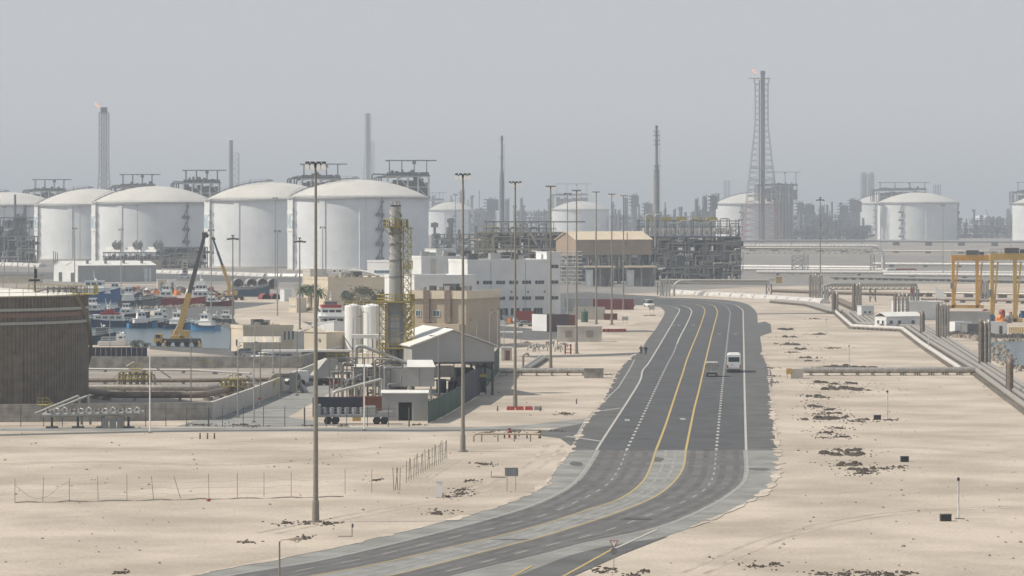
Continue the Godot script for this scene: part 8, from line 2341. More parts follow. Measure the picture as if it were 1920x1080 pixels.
func person(label: String, at: Vector3, turn: float, arms: float, stride: float) -> void:
	# one continuous body, meshed from a field of tapered limbs
	var t := thing("person", label, "person", at, turn, "two people walking on the shoulder")
	var J := {"hip": Vector3(0, 0.92, 0), "chest": Vector3(0, 1.30, 0.01), "neck": Vector3(0, 1.47, 0), "head": Vector3(0, 1.62, 0.02)}
	var bones := [["hip", "chest", 0.155, 0.175], ["chest", "neck", 0.15, 0.07], ["neck", "head", 0.06, 0.105], ["head", "head", 0.108, 0.108]]
	for e in [[1.0, "l"], [-1.0, "r"]]:
		var k: float = e[0]
		var n: String = e[1]
		J["h" + n] = Vector3(0.09 * k, 0.90, 0); J["k" + n] = Vector3(0.10 * k, 0.49, 0.07 + stride * k * 0.5); J["a" + n] = Vector3(0.10 * k, 0.09, -0.03 + stride * k); J["t" + n] = Vector3(0.11 * k, 0.045, 0.13 + stride * k)
		J["s" + n] = Vector3(0.19 * k, 1.40, 0); J["e" + n] = Vector3((0.23 + arms * 0.14) * k, 1.14, -0.03 - stride * k * 0.4); J["w" + n] = Vector3((0.24 + arms * 0.02) * k, 0.90 + arms * 0.12, 0.06 - stride * k * 0.4); J["f" + n] = Vector3((0.24 - arms * 0.02) * k, 0.81 + arms * 0.12, 0.08 - stride * k * 0.4)
		bones.append_array([["h" + n, "k" + n, 0.095, 0.068], ["k" + n, "a" + n, 0.068, 0.05], ["a" + n, "t" + n, 0.055, 0.042], ["chest", "s" + n, 0.12, 0.075], ["s" + n, "e" + n, 0.07, 0.055], ["e" + n, "w" + n, 0.052, 0.04], ["w" + n, "f" + n, 0.042, 0.035]])
	var cell := 0.03
	var lo := Vector3(-0.55, -0.03, -0.5)
	var N := Vector3i(37, 62, 34)
	var f := PackedFloat32Array(); f.resize(N.x * N.y * N.z); f.fill(1.0)
	for b in bones:
		var a: Vector3 = J[b[0]]
		var c: Vector3 = J[b[1]]
		var m: float = maxf(b[2], b[3]) + 0.09
		var p0 := Vector3i(((a.min(c) - Vector3.ONE * m - lo) / cell).floor()).clamp(Vector3i.ZERO, N - Vector3i.ONE)
		var p1 := Vector3i(((a.max(c) + Vector3.ONE * m - lo) / cell).ceil()).clamp(Vector3i.ZERO, N - Vector3i.ONE)
		var d := c - a
		var dl := maxf(d.length_squared(), 1e-6)
		for y in range(p0.y, p1.y + 1):
			for z in range(p0.z, p1.z + 1):
				for x in range(p0.x, p1.x + 1):
					var p := lo + Vector3(x, y, z) * cell
					var k := clampf((p - a).dot(d) / dl, 0.0, 1.0)
					var v := p.distance_to(a + d * k) - lerpf(b[2], b[3], k)
					var i := x + N.x * (z + N.z * y)
					var h := clampf(0.5 + 0.5 * (f[i] - v) / 0.035, 0.0, 1.0)
					f[i] = lerpf(f[i], v, h) - 0.035 * h * (1.0 - h)
	var vert := {}
	var at_cell := func(x: int, y: int, z: int) -> Vector3:
		var key := x + N.x * (z + N.z * y)
		if vert.has(key): return vert[key]
		var sum := Vector3.ZERO
		var cnt := 0
		for e in [[0, 0, 0, 1, 0, 0], [0, 1, 0, 1, 1, 0], [0, 0, 1, 1, 0, 1], [0, 1, 1, 1, 1, 1], [0, 0, 0, 0, 1, 0], [1, 0, 0, 1, 1, 0], [0, 0, 1, 0, 1, 1], [1, 0, 1, 1, 1, 1], [0, 0, 0, 0, 0, 1], [1, 0, 0, 1, 0, 1], [0, 1, 0, 0, 1, 1], [1, 1, 0, 1, 1, 1]]:
			var u: float = f[x + e[0] + N.x * (z + e[2] + N.z * (y + e[1]))]
			var w: float = f[x + e[3] + N.x * (z + e[5] + N.z * (y + e[4]))]
			if (u < 0.0) != (w < 0.0):
				var k := u / (u - w)
				sum += Vector3(x, y, z) + Vector3(e[0], e[1], e[2]).lerp(Vector3(e[3], e[4], e[5]), k); cnt += 1
		vert[key] = lo + sum / maxi(cnt, 1) * cell
		return vert[key]
	var parts := [Shape.new(), Shape.new()]
	var grad := func(p: Vector3) -> Vector3:
		var q := Vector3i(((p - lo) / cell).round()).clamp(Vector3i.ONE, N - Vector3i(2, 2, 2))
		var g := func(x: int, y: int, z: int) -> float: return f[x + N.x * (z + N.z * y)]
		return Vector3(g.call(q.x + 1, q.y, q.z) - g.call(q.x - 1, q.y, q.z), g.call(q.x, q.y + 1, q.z) - g.call(q.x, q.y - 1, q.z), g.call(q.x, q.y, q.z + 1) - g.call(q.x, q.y, q.z - 1)).normalized()
	for y in range(1, N.y - 1):
		for z in range(1, N.z - 1):
			for x in range(1, N.x - 1):
				var v := f[x + N.x * (z + N.z * y)]
				for ax in 3:
					var o: Vector3i = [Vector3i(1, 0, 0), Vector3i(0, 1, 0), Vector3i(0, 0, 1)][ax]
					var w := f[x + o.x + N.x * (z + o.z + N.z * (y + o.y))]
					if (v < 0.0) == (w < 0.0): continue
					var s1: Vector3i = [Vector3i(0, 1, 0), Vector3i(0, 0, 1), Vector3i(1, 0, 0)][ax]
					var s2: Vector3i = [Vector3i(0, 0, 1), Vector3i(1, 0, 0), Vector3i(0, 1, 0)][ax]
					var q := []
					for c in [Vector3i.ZERO, -s1, -s1 - s2, -s2]: q.append(at_cell.call(x + c.x, y + c.y, z + c.z))
					var n0: Vector3 = grad.call(q[0])
					var n1: Vector3 = grad.call(q[1])
					var n2: Vector3 = grad.call(q[2])
					var n3: Vector3 = grad.call(q[3])
					var pt: Shape = parts[1] if q[0].y > 1.53 or (q[0].y < 0.9 + arms * 0.12 and absf(q[0].x) > 0.2 and q[0].y > 0.7) else parts[0]
					pt.tri(q[0], q[1], q[2], n0, n1, n2); pt.tri(q[0], q[2], q[3], n0, n2, n3)
	var body := obj("body", parts[0], M["overalls"], t)
	var am: ArrayMesh = body.mesh      # face and hands stay on the same body mesh
	var arr := []
	arr.resize(Mesh.ARRAY_MAX); arr[Mesh.ARRAY_VERTEX] = parts[1].p; arr[Mesh.ARRAY_NORMAL] = parts[1].n
	am.add_surface_from_arrays(Mesh.PRIMITIVE_TRIANGLES, arr)
	am.surface_set_material(1, M["skin"])
	var s := Shape.new()
	s.lathe([Vector2(0.118, 1.60), Vector2(0.122, 1.66), Vector2(0.10, 1.72), Vector2(0.05, 1.755), Vector2(0.005, 1.76)], 16, Vector3(0, 0, -0.008))
	obj("hair", s, M["black"], t)
	s = Shape.new(); s.ball(Vector3(0, 1.615, 0.135), 0.02, 1.3, 6); s.ball(Vector3(0.11, 1.62, 0.015), 0.028, 1.3, 6); s.ball(Vector3(-0.11, 1.62, 0.015), 0.028, 1.3, 6); obj("nose_and_ears", s, M["skin"], t)
	s = Shape.new(); s.ball(Vector3(0.04, 1.635, 0.118), 0.014, 0.7, 6); s.ball(Vector3(-0.04, 1.635, 0.118), 0.014, 0.7, 6); s.box(Vector3(0, 1.565, 0.118), Vector3(0.05, 0.008, 0.012)); obj("eyes_and_mouth", s, M["black"], t)
	s = Shape.new()
	for e in ["fl", "fr"]:
		var c: Vector3 = J[e]
		for i in 4:
			var b := c + Vector3(0, -0.02, -0.027 + i * 0.018)
			s.path([b, b + Vector3(0, -0.035 - [0.004, 0.01, 0.008, 0.0][i], 0.008), b + Vector3(0, -0.06 - [0.004, 0.014, 0.01, 0.0][i], 0.022)], 0.0085, 5)
		s.path([c + Vector3(0, 0.0, 0.03), c + Vector3(0, -0.03, 0.055), c + Vector3(0, -0.055, 0.058)], 0.0095, 5)
	obj("fingers", s, M["skin"], t)

func roadside() -> void:
	var s := Shape.new()
	# bus, seen from behind
	var t := thing("bus", "white bus driving away in the right lane, seen from behind", "bus", Vector3(39.09,0,-657.72), -0.06)
	s = Shape.new()
	var q := []
	for e in [[-1.25, 0.5], [1.25, 0.5], [1.27, 1.9], [1.18, 3.0], [1.0, 3.2], [-1.0, 3.2], [-1.18, 3.0], [-1.27, 1.9]]: q.append(Vector3(e[0], e[1], 0))
	s.extrude(q, Vector3(0, 0, -9.5)); obj("body", s, M["boat white"], t)
	s = Shape.new(); s.box(Vector3(0, 2.35, 0.01), Vector3(1.9, 0.82, 0.06)); obj("rear_window", s, M["window"], t)
	s = Shape.new(); s.box(Vector3(0, 1.4, 0.01), Vector3(2.1, 0.9, 0.05)); obj("engine_cover", s, M["boat white"], t)
	s = Shape.new(); s.rod(Vector3(-0.35, 1.4, 0.03), Vector3(-0.35, 1.4, 0.05), 0.1, -1, 10); obj("badge", s, M["dark grey"], t)
	s = Shape.new(); s.box(Vector3(0, 0.55, 0.08), Vector3(2.45, 0.3, 0.2)); obj("bumper", s, M["dark grey"], t)
	for x in [-1.1, 1.1]:
		s = Shape.new(); s.box(Vector3(x, 1.1, 0.02), Vector3(0.2, 0.6, 0.06)); obj("tail_light", s, M["red"], t)
	for x in [-1.05, 1.05]:
		for z in [-2.2, -7.4]:
			s = Shape.new(); s.rod(Vector3(x - 0.14, 0.48, z), Vector3(x + 0.14, 0.48, z), 0.48, -1, 16); obj("wheel", s, M["rubber"], t)
	for x in [-1.275, 1.275]:
		for i in 6:
			s = Shape.new(); s.box(Vector3(x - signf(x) * 0.045, 2.3, -1.1 - i * 1.4), Vector3(0.06, 0.8, 1.25)); obj("side_window", s, M["window"], t)
	s = Shape.new(); s.box(Vector3(0, 3.3, -4), Vector3(1.5, 0.22, 2.4)); obj("roof_unit", s, M["boat white"], t)
	# small truck
	t = thing("box_truck", "small truck with grey caged rear body in the lane left of the bus", "truck", Vector3(34.27,0,-640.52), -0.06)
	s = Shape.new(); s.block(-0.95, 0.95, 0.85, 2.4, -3.4, 0); obj("box_body", s, M["galvanised"], t)
	s = Shape.new(); s.box(Vector3(0, 2.46, -1.7), Vector3(2.05, 0.12, 3.5)); s.box(Vector3(0, 0.86, 0.03), Vector3(2.0, 0.1, 0.1)); s.box(Vector3(0, 1.6, 0.03), Vector3(0.06, 1.5, 0.06))
	for i in 7: s.box(Vector3(-0.9 + i * 0.3, 1.6, 0.03), Vector3(0.03, 1.5, 0.04))
	obj("rear_frame", s, M["white lagging"], t)
	s = Shape.new(); s.block(-0.9, 0.9, 0.5, 0.8, -5, 0.05); obj("chassis", s, M["black"], t)
	s = Shape.new(); s.extrude([Vector3(-0.9, 0.6, -3.5), Vector3(-0.9, 0.6, -5.2), Vector3(-0.9, 1.4, -5.2), Vector3(-0.9, 2.1, -4.8), Vector3(-0.9, 2.1, -3.5)], Vector3(1.8, 0, 0)); obj("cab", s, M["boat white"], t)
	for x in [-0.8, 0.8]:
		for z in [-0.9, -4.3]:
			s = Shape.new(); s.rod(Vector3(x - 0.12, 0.38, z), Vector3(x + 0.12, 0.38, z), 0.38, -1, 14); obj("wheel", s, M["rubber"], t)
		s = Shape.new(); s.box(Vector3(x * 1.32, 1.75, -4.9), Vector3(0.16, 0.3, 0.08)); obj("mirror", s, M["black"], t)
		s = Shape.new(); s.box(Vector3(x, 0.7, 0.08), Vector3(0.3, 0.14, 0.05)); obj("tail_light", s, M["red"], t)
	person("person in dark clothes with elbows out, left of two walking on the shoulder", Vector3(25.76,0,-745.25), 0.2, 1.0, 0.14)
	person("person in dark clothes, right of two walking on the shoulder", Vector3(26.62,0,-742.42), -0.1, 0.3, -0.16)
	# signs
	t = thing("yield_sign", "red and white triangular yield sign on a post beside the slip road", "road sign", Vector3(8.02,0,-293.85))
	s = Shape.new(); s.rod(Vector3.ZERO, Vector3(0, 1.95, 0), 0.035, -1, 8); obj("post", s, M["galvanised"], t)
	s = Shape.new(); s.extrude([Vector3(-0.36, 2.3, 0.04), Vector3(0.36, 2.3, 0.04), Vector3(0, 1.68, 0.04)], Vector3(0, 0, 0.02)); var bd := obj("red_triangle", s, M["red"], t)
	s = Shape.new(); s.extrude([Vector3(-0.25, 2.235, 0.062), Vector3(0.25, 2.235, 0.062), Vector3(0, 1.80, 0.062)], Vector3(0, 0, 0.006)); obj("white_triangle", s, M["boat white"], bd)
	s = Shape.new()
	for e in [[-0.10, 0.05], [-0.04, 0.035], [0.03, 0.06], [0.10, 0.04]]: s.box(Vector3(e[0], 2.17, 0.072), Vector3(e[1], 0.03, 0.006))
	obj("lettering", s, M["black"], bd)
	s = Shape.new(); s.rod(Vector3(0, 1.45, 0.02), Vector3(0, 1.45, 0.05), 0.26, -1, 20); obj("round_sign_back", s, M["mid grey"], t)
	t = thing("back_of_sign", "grey back of a square road sign on two legs left of the road", "road sign", Vector3(-0.05,0,-376.92))
	s = Shape.new(); s.box(Vector3(0, 1.95, 0), Vector3(1.35, 0.82, 0.04)); obj("board", s, M["stack grey"], t)
	s = Shape.new(); s.box(Vector3(0, 2.36, 0), Vector3(1.4, 0.05, 0.06)); s.box(Vector3(0, 1.54, 0), Vector3(1.4, 0.05, 0.06)); obj("frame", s, M["galvanised"], t)
	for x in [-0.45, 0.42]:
		s = Shape.new(); s.rod(Vector3(x, 0, 0.05), Vector3(x, 2.3, 0.05), 0.035, -1, 6); obj("leg", s, M["aged pole"], t)
	t = thing("utility_cabinet", "white upright utility cabinet standing in dark soil left of the road", "cabinet", Vector3(-7.16,0,-368.42))
	s = Shape.new(); s.block(-0.27, 0.27, 0.05, 1.5, -0.3, 0.1); obj("casing", s, M["boat white"], t)
	s = Shape.new(); s.block(-0.3, 0.3, 1.5, 1.56, -0.33, 0.13); s.block(-0.32, 0.32, 0, 0.06, -0.35, 0.15); obj("lid", s, M["galvanised"], t)
	t = thing("street_lamp", "street lamp whose curved arm pokes up at the bottom edge", "street lamp", Vector3(-14.45, 0, -232))
	s = Shape.new(); s.rod(Vector3.ZERO, Vector3(0, 7.65, 0), 0.1, 0.055, 10); obj("pole", s, M["aged pole"], t)
	s = Shape.new(); s.path([Vector3(0, 7.6, 0), Vector3(0.12, 7.74, 0), Vector3(0.75, 7.78, 0)], 0.03, 8, 0.1); obj("arm", s, M["beige wall"], t)
	s = Shape.new(); s.loft([[Vector3(0.6, 7.82, 0.06), Vector3(0.6, 7.72, 0.06), Vector3(0.6, 7.72, -0.06), Vector3(0.6, 7.82, -0.06)], [Vector3(0.95, 7.88, 0.14), Vector3(0.95, 7.66, 0.14), Vector3(0.95, 7.66, -0.14), Vector3(0.95, 7.88, -0.14)], [Vector3(1.3, 7.86, 0.14), Vector3(1.3, 7.68, 0.14), Vector3(1.3, 7.68, -0.14), Vector3(1.3, 7.86, -0.14)], [Vector3(1.4, 7.8, 0.05), Vector3(1.4, 7.74, 0.05), Vector3(1.4, 7.74, -0.05), Vector3(1.4, 7.8, -0.05)]]); obj("lamp_head", s, M["beige wall"], t)
	s = Shape.new(); s.ball(Vector3(1.12, 7.68, 0), 0.17, 0.7, 12); obj("lens", s, M["lamp lens"], t)
	# post fence on the left sand
	var posts := [[28.0, 942.0, 898.0, 0.0], [80.0, 941.0, 894.0, 2.0], [130.0, 941.0, 896.0, 0.0], [184.0, 939.0, 892.0, -1.0], [238.0, 938.0, 889.0, 0.0], [288.0, 936.0, 893.0, -4.0], [340.0, 935.0, 893.0, -14.0], [392.0, 937.0, 888.0, -1.0], [445.0, 934.0, 887.0, 0.0], [495.0, 931.0, 886.0, 0.0], [546.0, 930.0, 884.0, 0.0], [647.0, 926.0, 880.0, 0.0], [697.0, 923.0, 880.0, 0.0]]
	var g := "thin posts of the broken fence on the left sand"
	var where := ["first from the left edge", "second from the left edge", "third from the left edge", "fourth from the left edge", "fifth from the left, stone at its foot", "sixth from the left edge, slightly leaning", "seventh from the left edge, leaning most", "eighth from the left, red rag at its foot", "ninth from the left edge", "tenth from the left edge", "last before the tall mast", "first right of the tall mast", "second right of the tall mast"]
	for i in posts.size():
		var e: Array = posts[i]
		var k: float = 28.0 / (e[1] - 401.0)
		t = thing("fence_pole", "thin fence post on the left sand, " + where[i], "fence post", Vector3((e[0] - 960.0) * k, 0, -7000.0 * k), 0.0, g)
		s = Shape.new(); s.rod(Vector3(0, -0.2, 0), Vector3(e[3] * k, (e[1] - e[2]) * k, 0), 0.035, 0.03, 6); obj("pole", s, M["aged pole"], t)
		s = Shape.new(); s.rod(Vector3(e[3] * k * 0.9, (e[1] - e[2]) * k * 0.9, -0.03), Vector3(e[3] * k * 0.9, (e[1] - e[2]) * k * 0.9, 0.05), 0.045, -1, 6); obj("wire_clip", s, M["galvanised"], t)
	t = thing("fallen_netting", "fallen wire netting lying along the foot of the left fence posts", "netting", Vector3(-48.15,0,-361.62))
	s = Shape.new(); var wire := []
	for i in 26: wire.append(Vector3(i * 1.26, 0.05 + 0.07 * sin(i * 1.9), -i * 0.3 + 0.15 * sin(i * 2.7)))
	s.path(wire, 0.05, 5); obj("wire", s, M["aged pole"], t)
	s = Shape.new()
	for k in [0.5, 1.1, 1.7]:
		for i in 25: s.bar(wire[i] + Vector3(0, k + 0.06 * sin(i * 1.3), 0), wire[i + 1] + Vector3(0, k + 0.06 * sin(i * 1.3 + 1.3), 0), 0.012)
	obj("fence_wire", s, M["aged pole"], t)
	t = thing("sagging_wire", "sagging remains of netting between the leftmost fence posts", "netting", Vector3(-48.24,0,-362.29))
	s = Shape.new(); s.path([Vector3(0, 1.7, 0), Vector3(0.8, 1.0, 0), Vector3(1.5, 0.5, 0), Vector3(2.4, 0.35, 0), Vector3(3.2, 0.6, 0.2), Vector3(4.2, 1.4, 0), Vector3(5.3, 2.1, 0)], 0.018, 5, 0.3); obj("wire", s, M["aged pole"], t)
	t = thing("dense_fence", "close row of thin leaning fence posts receding towards the second tall mast", "fence", Vector3(-11,0,-388.89))
	for i in 19:
		var k := i / 18.0
		var p: Vector3 = Vector3(-7.43-(-11),0,-426.09-(-388.89)) * k
		s = Shape.new(); s.rod(p, p + Vector3(sin(i * 2.3) * 0.12, 2.3 + sin(i * 1.7) * 0.15, 0), 0.045, 0.04, 6); obj("fence_post", s, M["aged pole"], t)
	s = Shape.new()
	for y in [0.4, 1.2, 2.0]: s.bar(Vector3(0, y, 0), Vector3(-7.43-(-11),0,-426.09-(-388.89)) + Vector3(0, y, 0), 0.03)
	obj("fence_wire", s, M["aged pole"], t)
	t = thing("leaning_posts", "small bundle of crossed leaning fence posts before the dense fence", "fence posts", Vector3(-11.68,0,-378.38))
	for e in [[-0.3, -0.1], [-0.15, 0.25], [0.1, -0.12], [0.3, 0.06]]:
		s = Shape.new(); s.rod(Vector3(e[0], 0, 0), Vector3(e[0] + e[1], 2.3, 0), 0.045, -1, 6); obj("fence_post", s, M["aged pole"], t)
	t = thing("red_rag", "tiny red thing lying at the foot of a fence post on the left sand", "litter", Vector3(-29.56,0,-363.64))
	s = Shape.new(); s.ball(Vector3(0, 0.14, 0), 0.22, 0.6, 8); obj("cloth", s, M["red"], t)
	# pipe barrier and bollards by the road
	t = thing("pipe_barrier", "long pale pipe barrier bent down at its left end beside the second mast", "barrier", Vector3(-4.72,0,-459.02))
	s = Shape.new(); s.path([Vector3(0, 0, 0), Vector3(0, 0.95, 0), Vector3(4.2, 0.95, 0), Vector3(8.2, 0.9, 0)], 0.13, 10, 0.5); obj("pipe", s, M["beige wall"], t)
	s = Shape.new()
	for x in [1.0, 3.0, 5.0, 7.0]: s.box(Vector3(x, 0.4, 0), Vector3(0.14, 0.8, 0.2))
	obj("pipe_support", s, M["mid grey"], t)
	t = thing("red_valve", "small red hydrant valve on the long pipe barrier", "hydrant", Vector3(-0.33,0,-463.36))
	s = Shape.new(); s.rod(Vector3(0, 0.2, 0), Vector3(0, 1.25, 0), 0.16, 0.12, 10); obj("body", s, M["red"], t)
	s = Shape.new(); s.rod(Vector3(-0.3, 0.9, 0), Vector3(0.3, 0.9, 0), 0.1, -1, 8); s.rod(Vector3(0, 1.25, 0), Vector3(0, 1.4, 0), 0.22, -1, 10); obj("outlet", s, M["dark red"], t)
	for e in [[946.0, 822.0, "dark bollard left of the red hydrant valve"], [967.0, 823.0, "dark bollard just right of the red hydrant valve"], [988.0, 822.0, "dark bollard between hydrant and striped post"], [973.0, 818.0, "short dark bollard behind the hydrant"], [375.0, 823.0, "dark stub left of three on the left sand"], [389.0, 823.0, "dark stub in the middle of three on the left sand"], [402.0, 823.0, "dark stub right of three on the left sand"], [933.0, 771.0, "dark stub left of the third mast's foot"], [1013.0, 771.0, "dark stub right of the red barriers"], [1081.0, 757.0, "dark stub near the road edge beyond the red barriers"]]:
		t = thing("bollard", e[2], "bollard", Vector3((e[0] - 960) * 28.0 / (e[1] - 401), 0, -196000.0 / (e[1] - 401)), 0.0, "dark bollards and stubs on the sand")
		s = Shape.new(); s.rod(Vector3.ZERO, Vector3(0, 0.75, 0), 0.1, -1, 8); obj("post", s, M["dark grey"], t)
		s = Shape.new(); s.rod(Vector3(0, 0.55, 0), Vector3(0, 0.66, 0), 0.105, -1, 8); obj("band", s, M["crane yellow"], t)
	t = thing("striped_post", "black and yellow striped marker board at the end of the pipe barrier", "marker", Vector3(3.46,0,-465.56))
	s = Shape.new(); s.box(Vector3(0, 0.55, 0), Vector3(0.34, 1.1, 0.05)); obj("board", s, M["black"], t)
	s = Shape.new()
	for i in 3: s.bar(Vector3(-0.15, 0.2 + i * 0.34, 0.03), Vector3(0.15, 0.4 + i * 0.34, 0.03), 0.12, 0.03)
	obj("stripe", s, M["crane yellow"], t)
	t = thing("plastic_barrier", "row of low red barriers at the foot of the third mast", "barrier", Vector3(0.61,0,-532.61))
	for i in 4:
		s = Shape.new(); s.extrude([Vector3(-1.4 + i * 1.3, 0, 0.25), Vector3(-0.2 + i * 1.3, 0, 0.25), Vector3(-0.3 + i * 1.3, 0.55, 0.12), Vector3(-1.3 + i * 1.3, 0.55, 0.12)], Vector3(0, 0, -0.4)); obj("barrier_block", s, M["red"] if i != 3 else M["mid grey"], t)
	for e in [[1797.0, 973.0, 895.0, "white post with a black cap, nearest on the right sand", 0.09], [1664.0, 787.0, 732.0, "white post with a black cap standing in the dark weed strip", 0.09], [1592.0, 690.0, 647.0, "thin white post with a black cap before the crossing pipes", 0.07], [1549.0, 625.0, 598.0, "thin marker post with black cap farthest back on the right sand", 0.06]]:
		var k: float = 28.0 / (e[1] - 401.0)
		t = thing("marker_post", e[3], "post", Vector3((e[0] - 960) * k, 0, -7000.0 * k), 0.0, "white marker posts on the right sand")
		s = Shape.new(); s.rod(Vector3.ZERO, Vector3(0, (e[1] - e[2]) * k - 0.3, 0), e[4], -1, 8); obj("pole", s, M["white lagging"], t)
		s = Shape.new(); s.rod(Vector3(0, (e[1] - e[2]) * k - 0.3, 0), Vector3(0, (e[1] - e[2]) * k, 0), e[4] * 1.5, e[4] * 1.2, 8); obj("cap", s, M["black"], t)
		s = Shape.new(); s.box(Vector3(0.1, 0.04, 0), Vector3(0.9, 0.08, 0.5)); obj("foot_slab", s, M["concrete"], t)
	for e in [[1773.0, 977.0, 0.95, "black box lying beside the nearest white post"], [1696.0, 866.0, 0.85, "black box lying in the trail of dark weed"], [1645.0, 787.0, 0.9, "black box among the weed near the second white post"]]:
		t = thing("black_box", e[3], "box", Vector3((e[0] - 960) * 28.0 / (e[1] - 401), 0, -196000.0 / (e[1] - 401)), 0.1, "black boxes on the right sand")
		s = Shape.new(); s.box(Vector3(0, 0.3, 0), Vector3(e[2], 0.6, 0.7)); obj("body", s, M["black"], t)
		s = Shape.new(); s.box(Vector3(0, 0.62, 0), Vector3(e[2] + 0.06, 0.06, 0.76)); obj("lid", s, M["dark grey"], t)
	t = thing("post_box", "small dark box on a thin post near the road's left edge", "post", Vector3(-13.88,0,-323.97))
	s = Shape.new(); s.rod(Vector3.ZERO, Vector3(0, 0.9, 0), 0.04); s.box(Vector3(-0.6, 0.03, 0), Vector3(1.2, 0.06, 0.3)); obj("post", s, M["aged pole"], t)
	s = Shape.new(); s.box(Vector3(0.05, 0.95, 0), Vector3(0.16, 0.32, 0.14)); obj("box", s, M["dark grey"], t)
	t = thing("bent_pipe", "bent dark pipe end lying on the sand left of the square sign", "pipe", Vector3(-1.7,0,-395.96))
	s = Shape.new(); s.path([Vector3(-0.5, 0.7, 0), Vector3(-0.5, 0.1, 0), Vector3(0.9, 0.08, 0), Vector3(1.0, 0.0, 0)], 0.05, 6); obj("pipe", s, M["dark grey"], t)
	# dark weed and soil
	debris("strip of dark weed farthest up the right sand, beside the road bay", [Vector3(66.06,4.39,-903.23),Vector3(62.79,3.15,-848.48),Vector3(59.54,4.11,-800),Vector3(59.86,3.09,-771.65),Vector3(56.54,1.94,-753.85),Vector3(57.24,2.9,-725.93),Vector3(56.61,2.03,-710.14),Vector3(71.24,3.22,-867.26),Vector3(66.67,2.22,-777.78),Vector3(80.73,2.56,-994.92)], 1)
	debris("dark weed heaps just behind the crossing pipes on the right", [Vector3(54.65,2.12,-675.86),Vector3(56.19,1.74,-678.2),Vector3(59.9,4.49,-682.93),Vector3(61.79,4.83,-675.86)], 2)
	debris("large dark weed patches just in front of the crossing pipes", [Vector3(51.67,3,-618.3),Vector3(52.84,2.28,-614.42),Vector3(55.91,2.64,-616.35),Vector3(52.09,4.77,-595.74),Vector3(54.98,3.73,-593.94),Vector3(46.5,2.78,-573.1),Vector3(47.48,2.11,-568.12)], 3)
	debris("dark weed heaps around the white post in the weed strip", [Vector3(44.13,2.64,-542.94),Vector3(45.55,1.98,-534.06),Vector3(45.29,2.25,-524.06),Vector3(42.97,1.34,-521.28),Vector3(42.66,4.38,-510.42),Vector3(44.6,2.63,-511.75),Vector3(48.02,2.18,-507.77),Vector3(46.35,1.73,-503.86),Vector3(51.51,1.3,-506.46)], 4)
	debris("middle weed heaps on the right sand, level with the surface joint", [Vector3(42.63,1.67,-487.56),Vector3(40.47,2.04,-476.89),Vector3(41.23,1.87,-467.78),Vector3(39,0.8,-466.67),Vector3(39.73,2.52,-441.44),Vector3(38,3.48,-434.59),Vector3(39.65,1.49,-433.63),Vector3(37.53,2.74,-417.02),Vector3(38.33,2.8,-408.33),Vector3(37.95,1.72,-402.46),Vector3(41,1.05,-410.04),Vector3(43.03,0.83,-412.63)], 5)
	debris("weed bushes along the bottom edge at right", [Vector3(19.61,1.1,-296.52),Vector3(20.88,0.43,-298.33),Vector3(24.07,0.99,-289.94),Vector3(25.56,1.16,-289.51),Vector3(27.08,0.83,-291.23),Vector3(27.92,0.83,-289.94),Vector3(29.12,1.24,-289.51),Vector3(30.83,0.5,-291.23)], 6)
	debris("dark soil heaps round the foot of the nearest tall mast", [Vector3(-20.18,1.06,-337.93),Vector3(-18.59,0.48,-337.93),Vector3(-16.48,1.16,-337.35),Vector3(-22.55,0.64,-318.18),Vector3(-17.9,0.55,-322.9),Vector3(-30.54,0.5,-291.23)], 7)
	debris("dark soil heaps left of the road between mast and square sign", [Vector3(-6.98,1.49,-348.75),Vector3(-6.08,1.16,-369.81),Vector3(-5.01,1.28,-373.33),Vector3(-4.97,1.08,-378.38),Vector3(-3.28,1.31,-417.02),Vector3(-4.36,0.89,-391.22),Vector3(-14.25,0.67,-392.79)], 8)
	debris("dark rubble on both ends where pipes pass under the road", [Vector3(47.18,1.16,-678.2),Vector3(45.13,1.11,-644.74),Vector3(43.51,1.24,-620.25),Vector3(16.74,1.49,-651.16),Vector3(38.41,2.93,-1026.18),Vector3(7.47,1.19,-522.67)], 9)
	debris("dark scrub at the foot of the yield sign", [Vector3(7.01,0.75,-292.1),Vector3(7.65,0.67,-294.29),Vector3(10.27,0.42,-292.1),Vector3(9.15,0.58,-288.66)], 10)
	debris("dark scrub tufts along the wire fence line", [Vector3(-42.07,0.99,-494.95),Vector3(-40.73,0.99,-494.95),Vector3(-36.06,1.84,-494.95),Vector3(-33.91,1.13,-492.46),Vector3(-26.87,0.99,-493.7),Vector3(-22.51,0.84,-492.46),Vector3(-12.73,0.99,-494.95),Vector3(-3.07,1.09,-478.05),Vector3(0.55,0.82,-480.39),Vector3(5.78,0.83,-481.57),Vector3(7.45,1.19,-521.28)], 11)
	# loose stones and sand drifting over the road's edge
	var r := RandomNumberGenerator.new(); r.seed = 99
	s = Shape.new()
	for i in 3400:
		var v := 690.0 + pow(r.randf(), 1.4) * 420.0
		var u := r.randf() * 2000.0 - 40.0
		var k := 28.0 / (v - 401.0)
		var c := Vector3((u - 960) * k, 0, -7000.0 * k)
		if v < 800 and u < 900: continue
		if absf(u - 1270) < 240 and v < 990: continue
		if v > 960 and u > 330 and u < 1250: continue
		var z := 0.03 + pow(r.randf(), 9.0) * 0.2
		heap(s, c, z * 2.0, z * 2.4, z * 0.8, r)
	struct("loose_stones", s, M["rock"], "stuff")

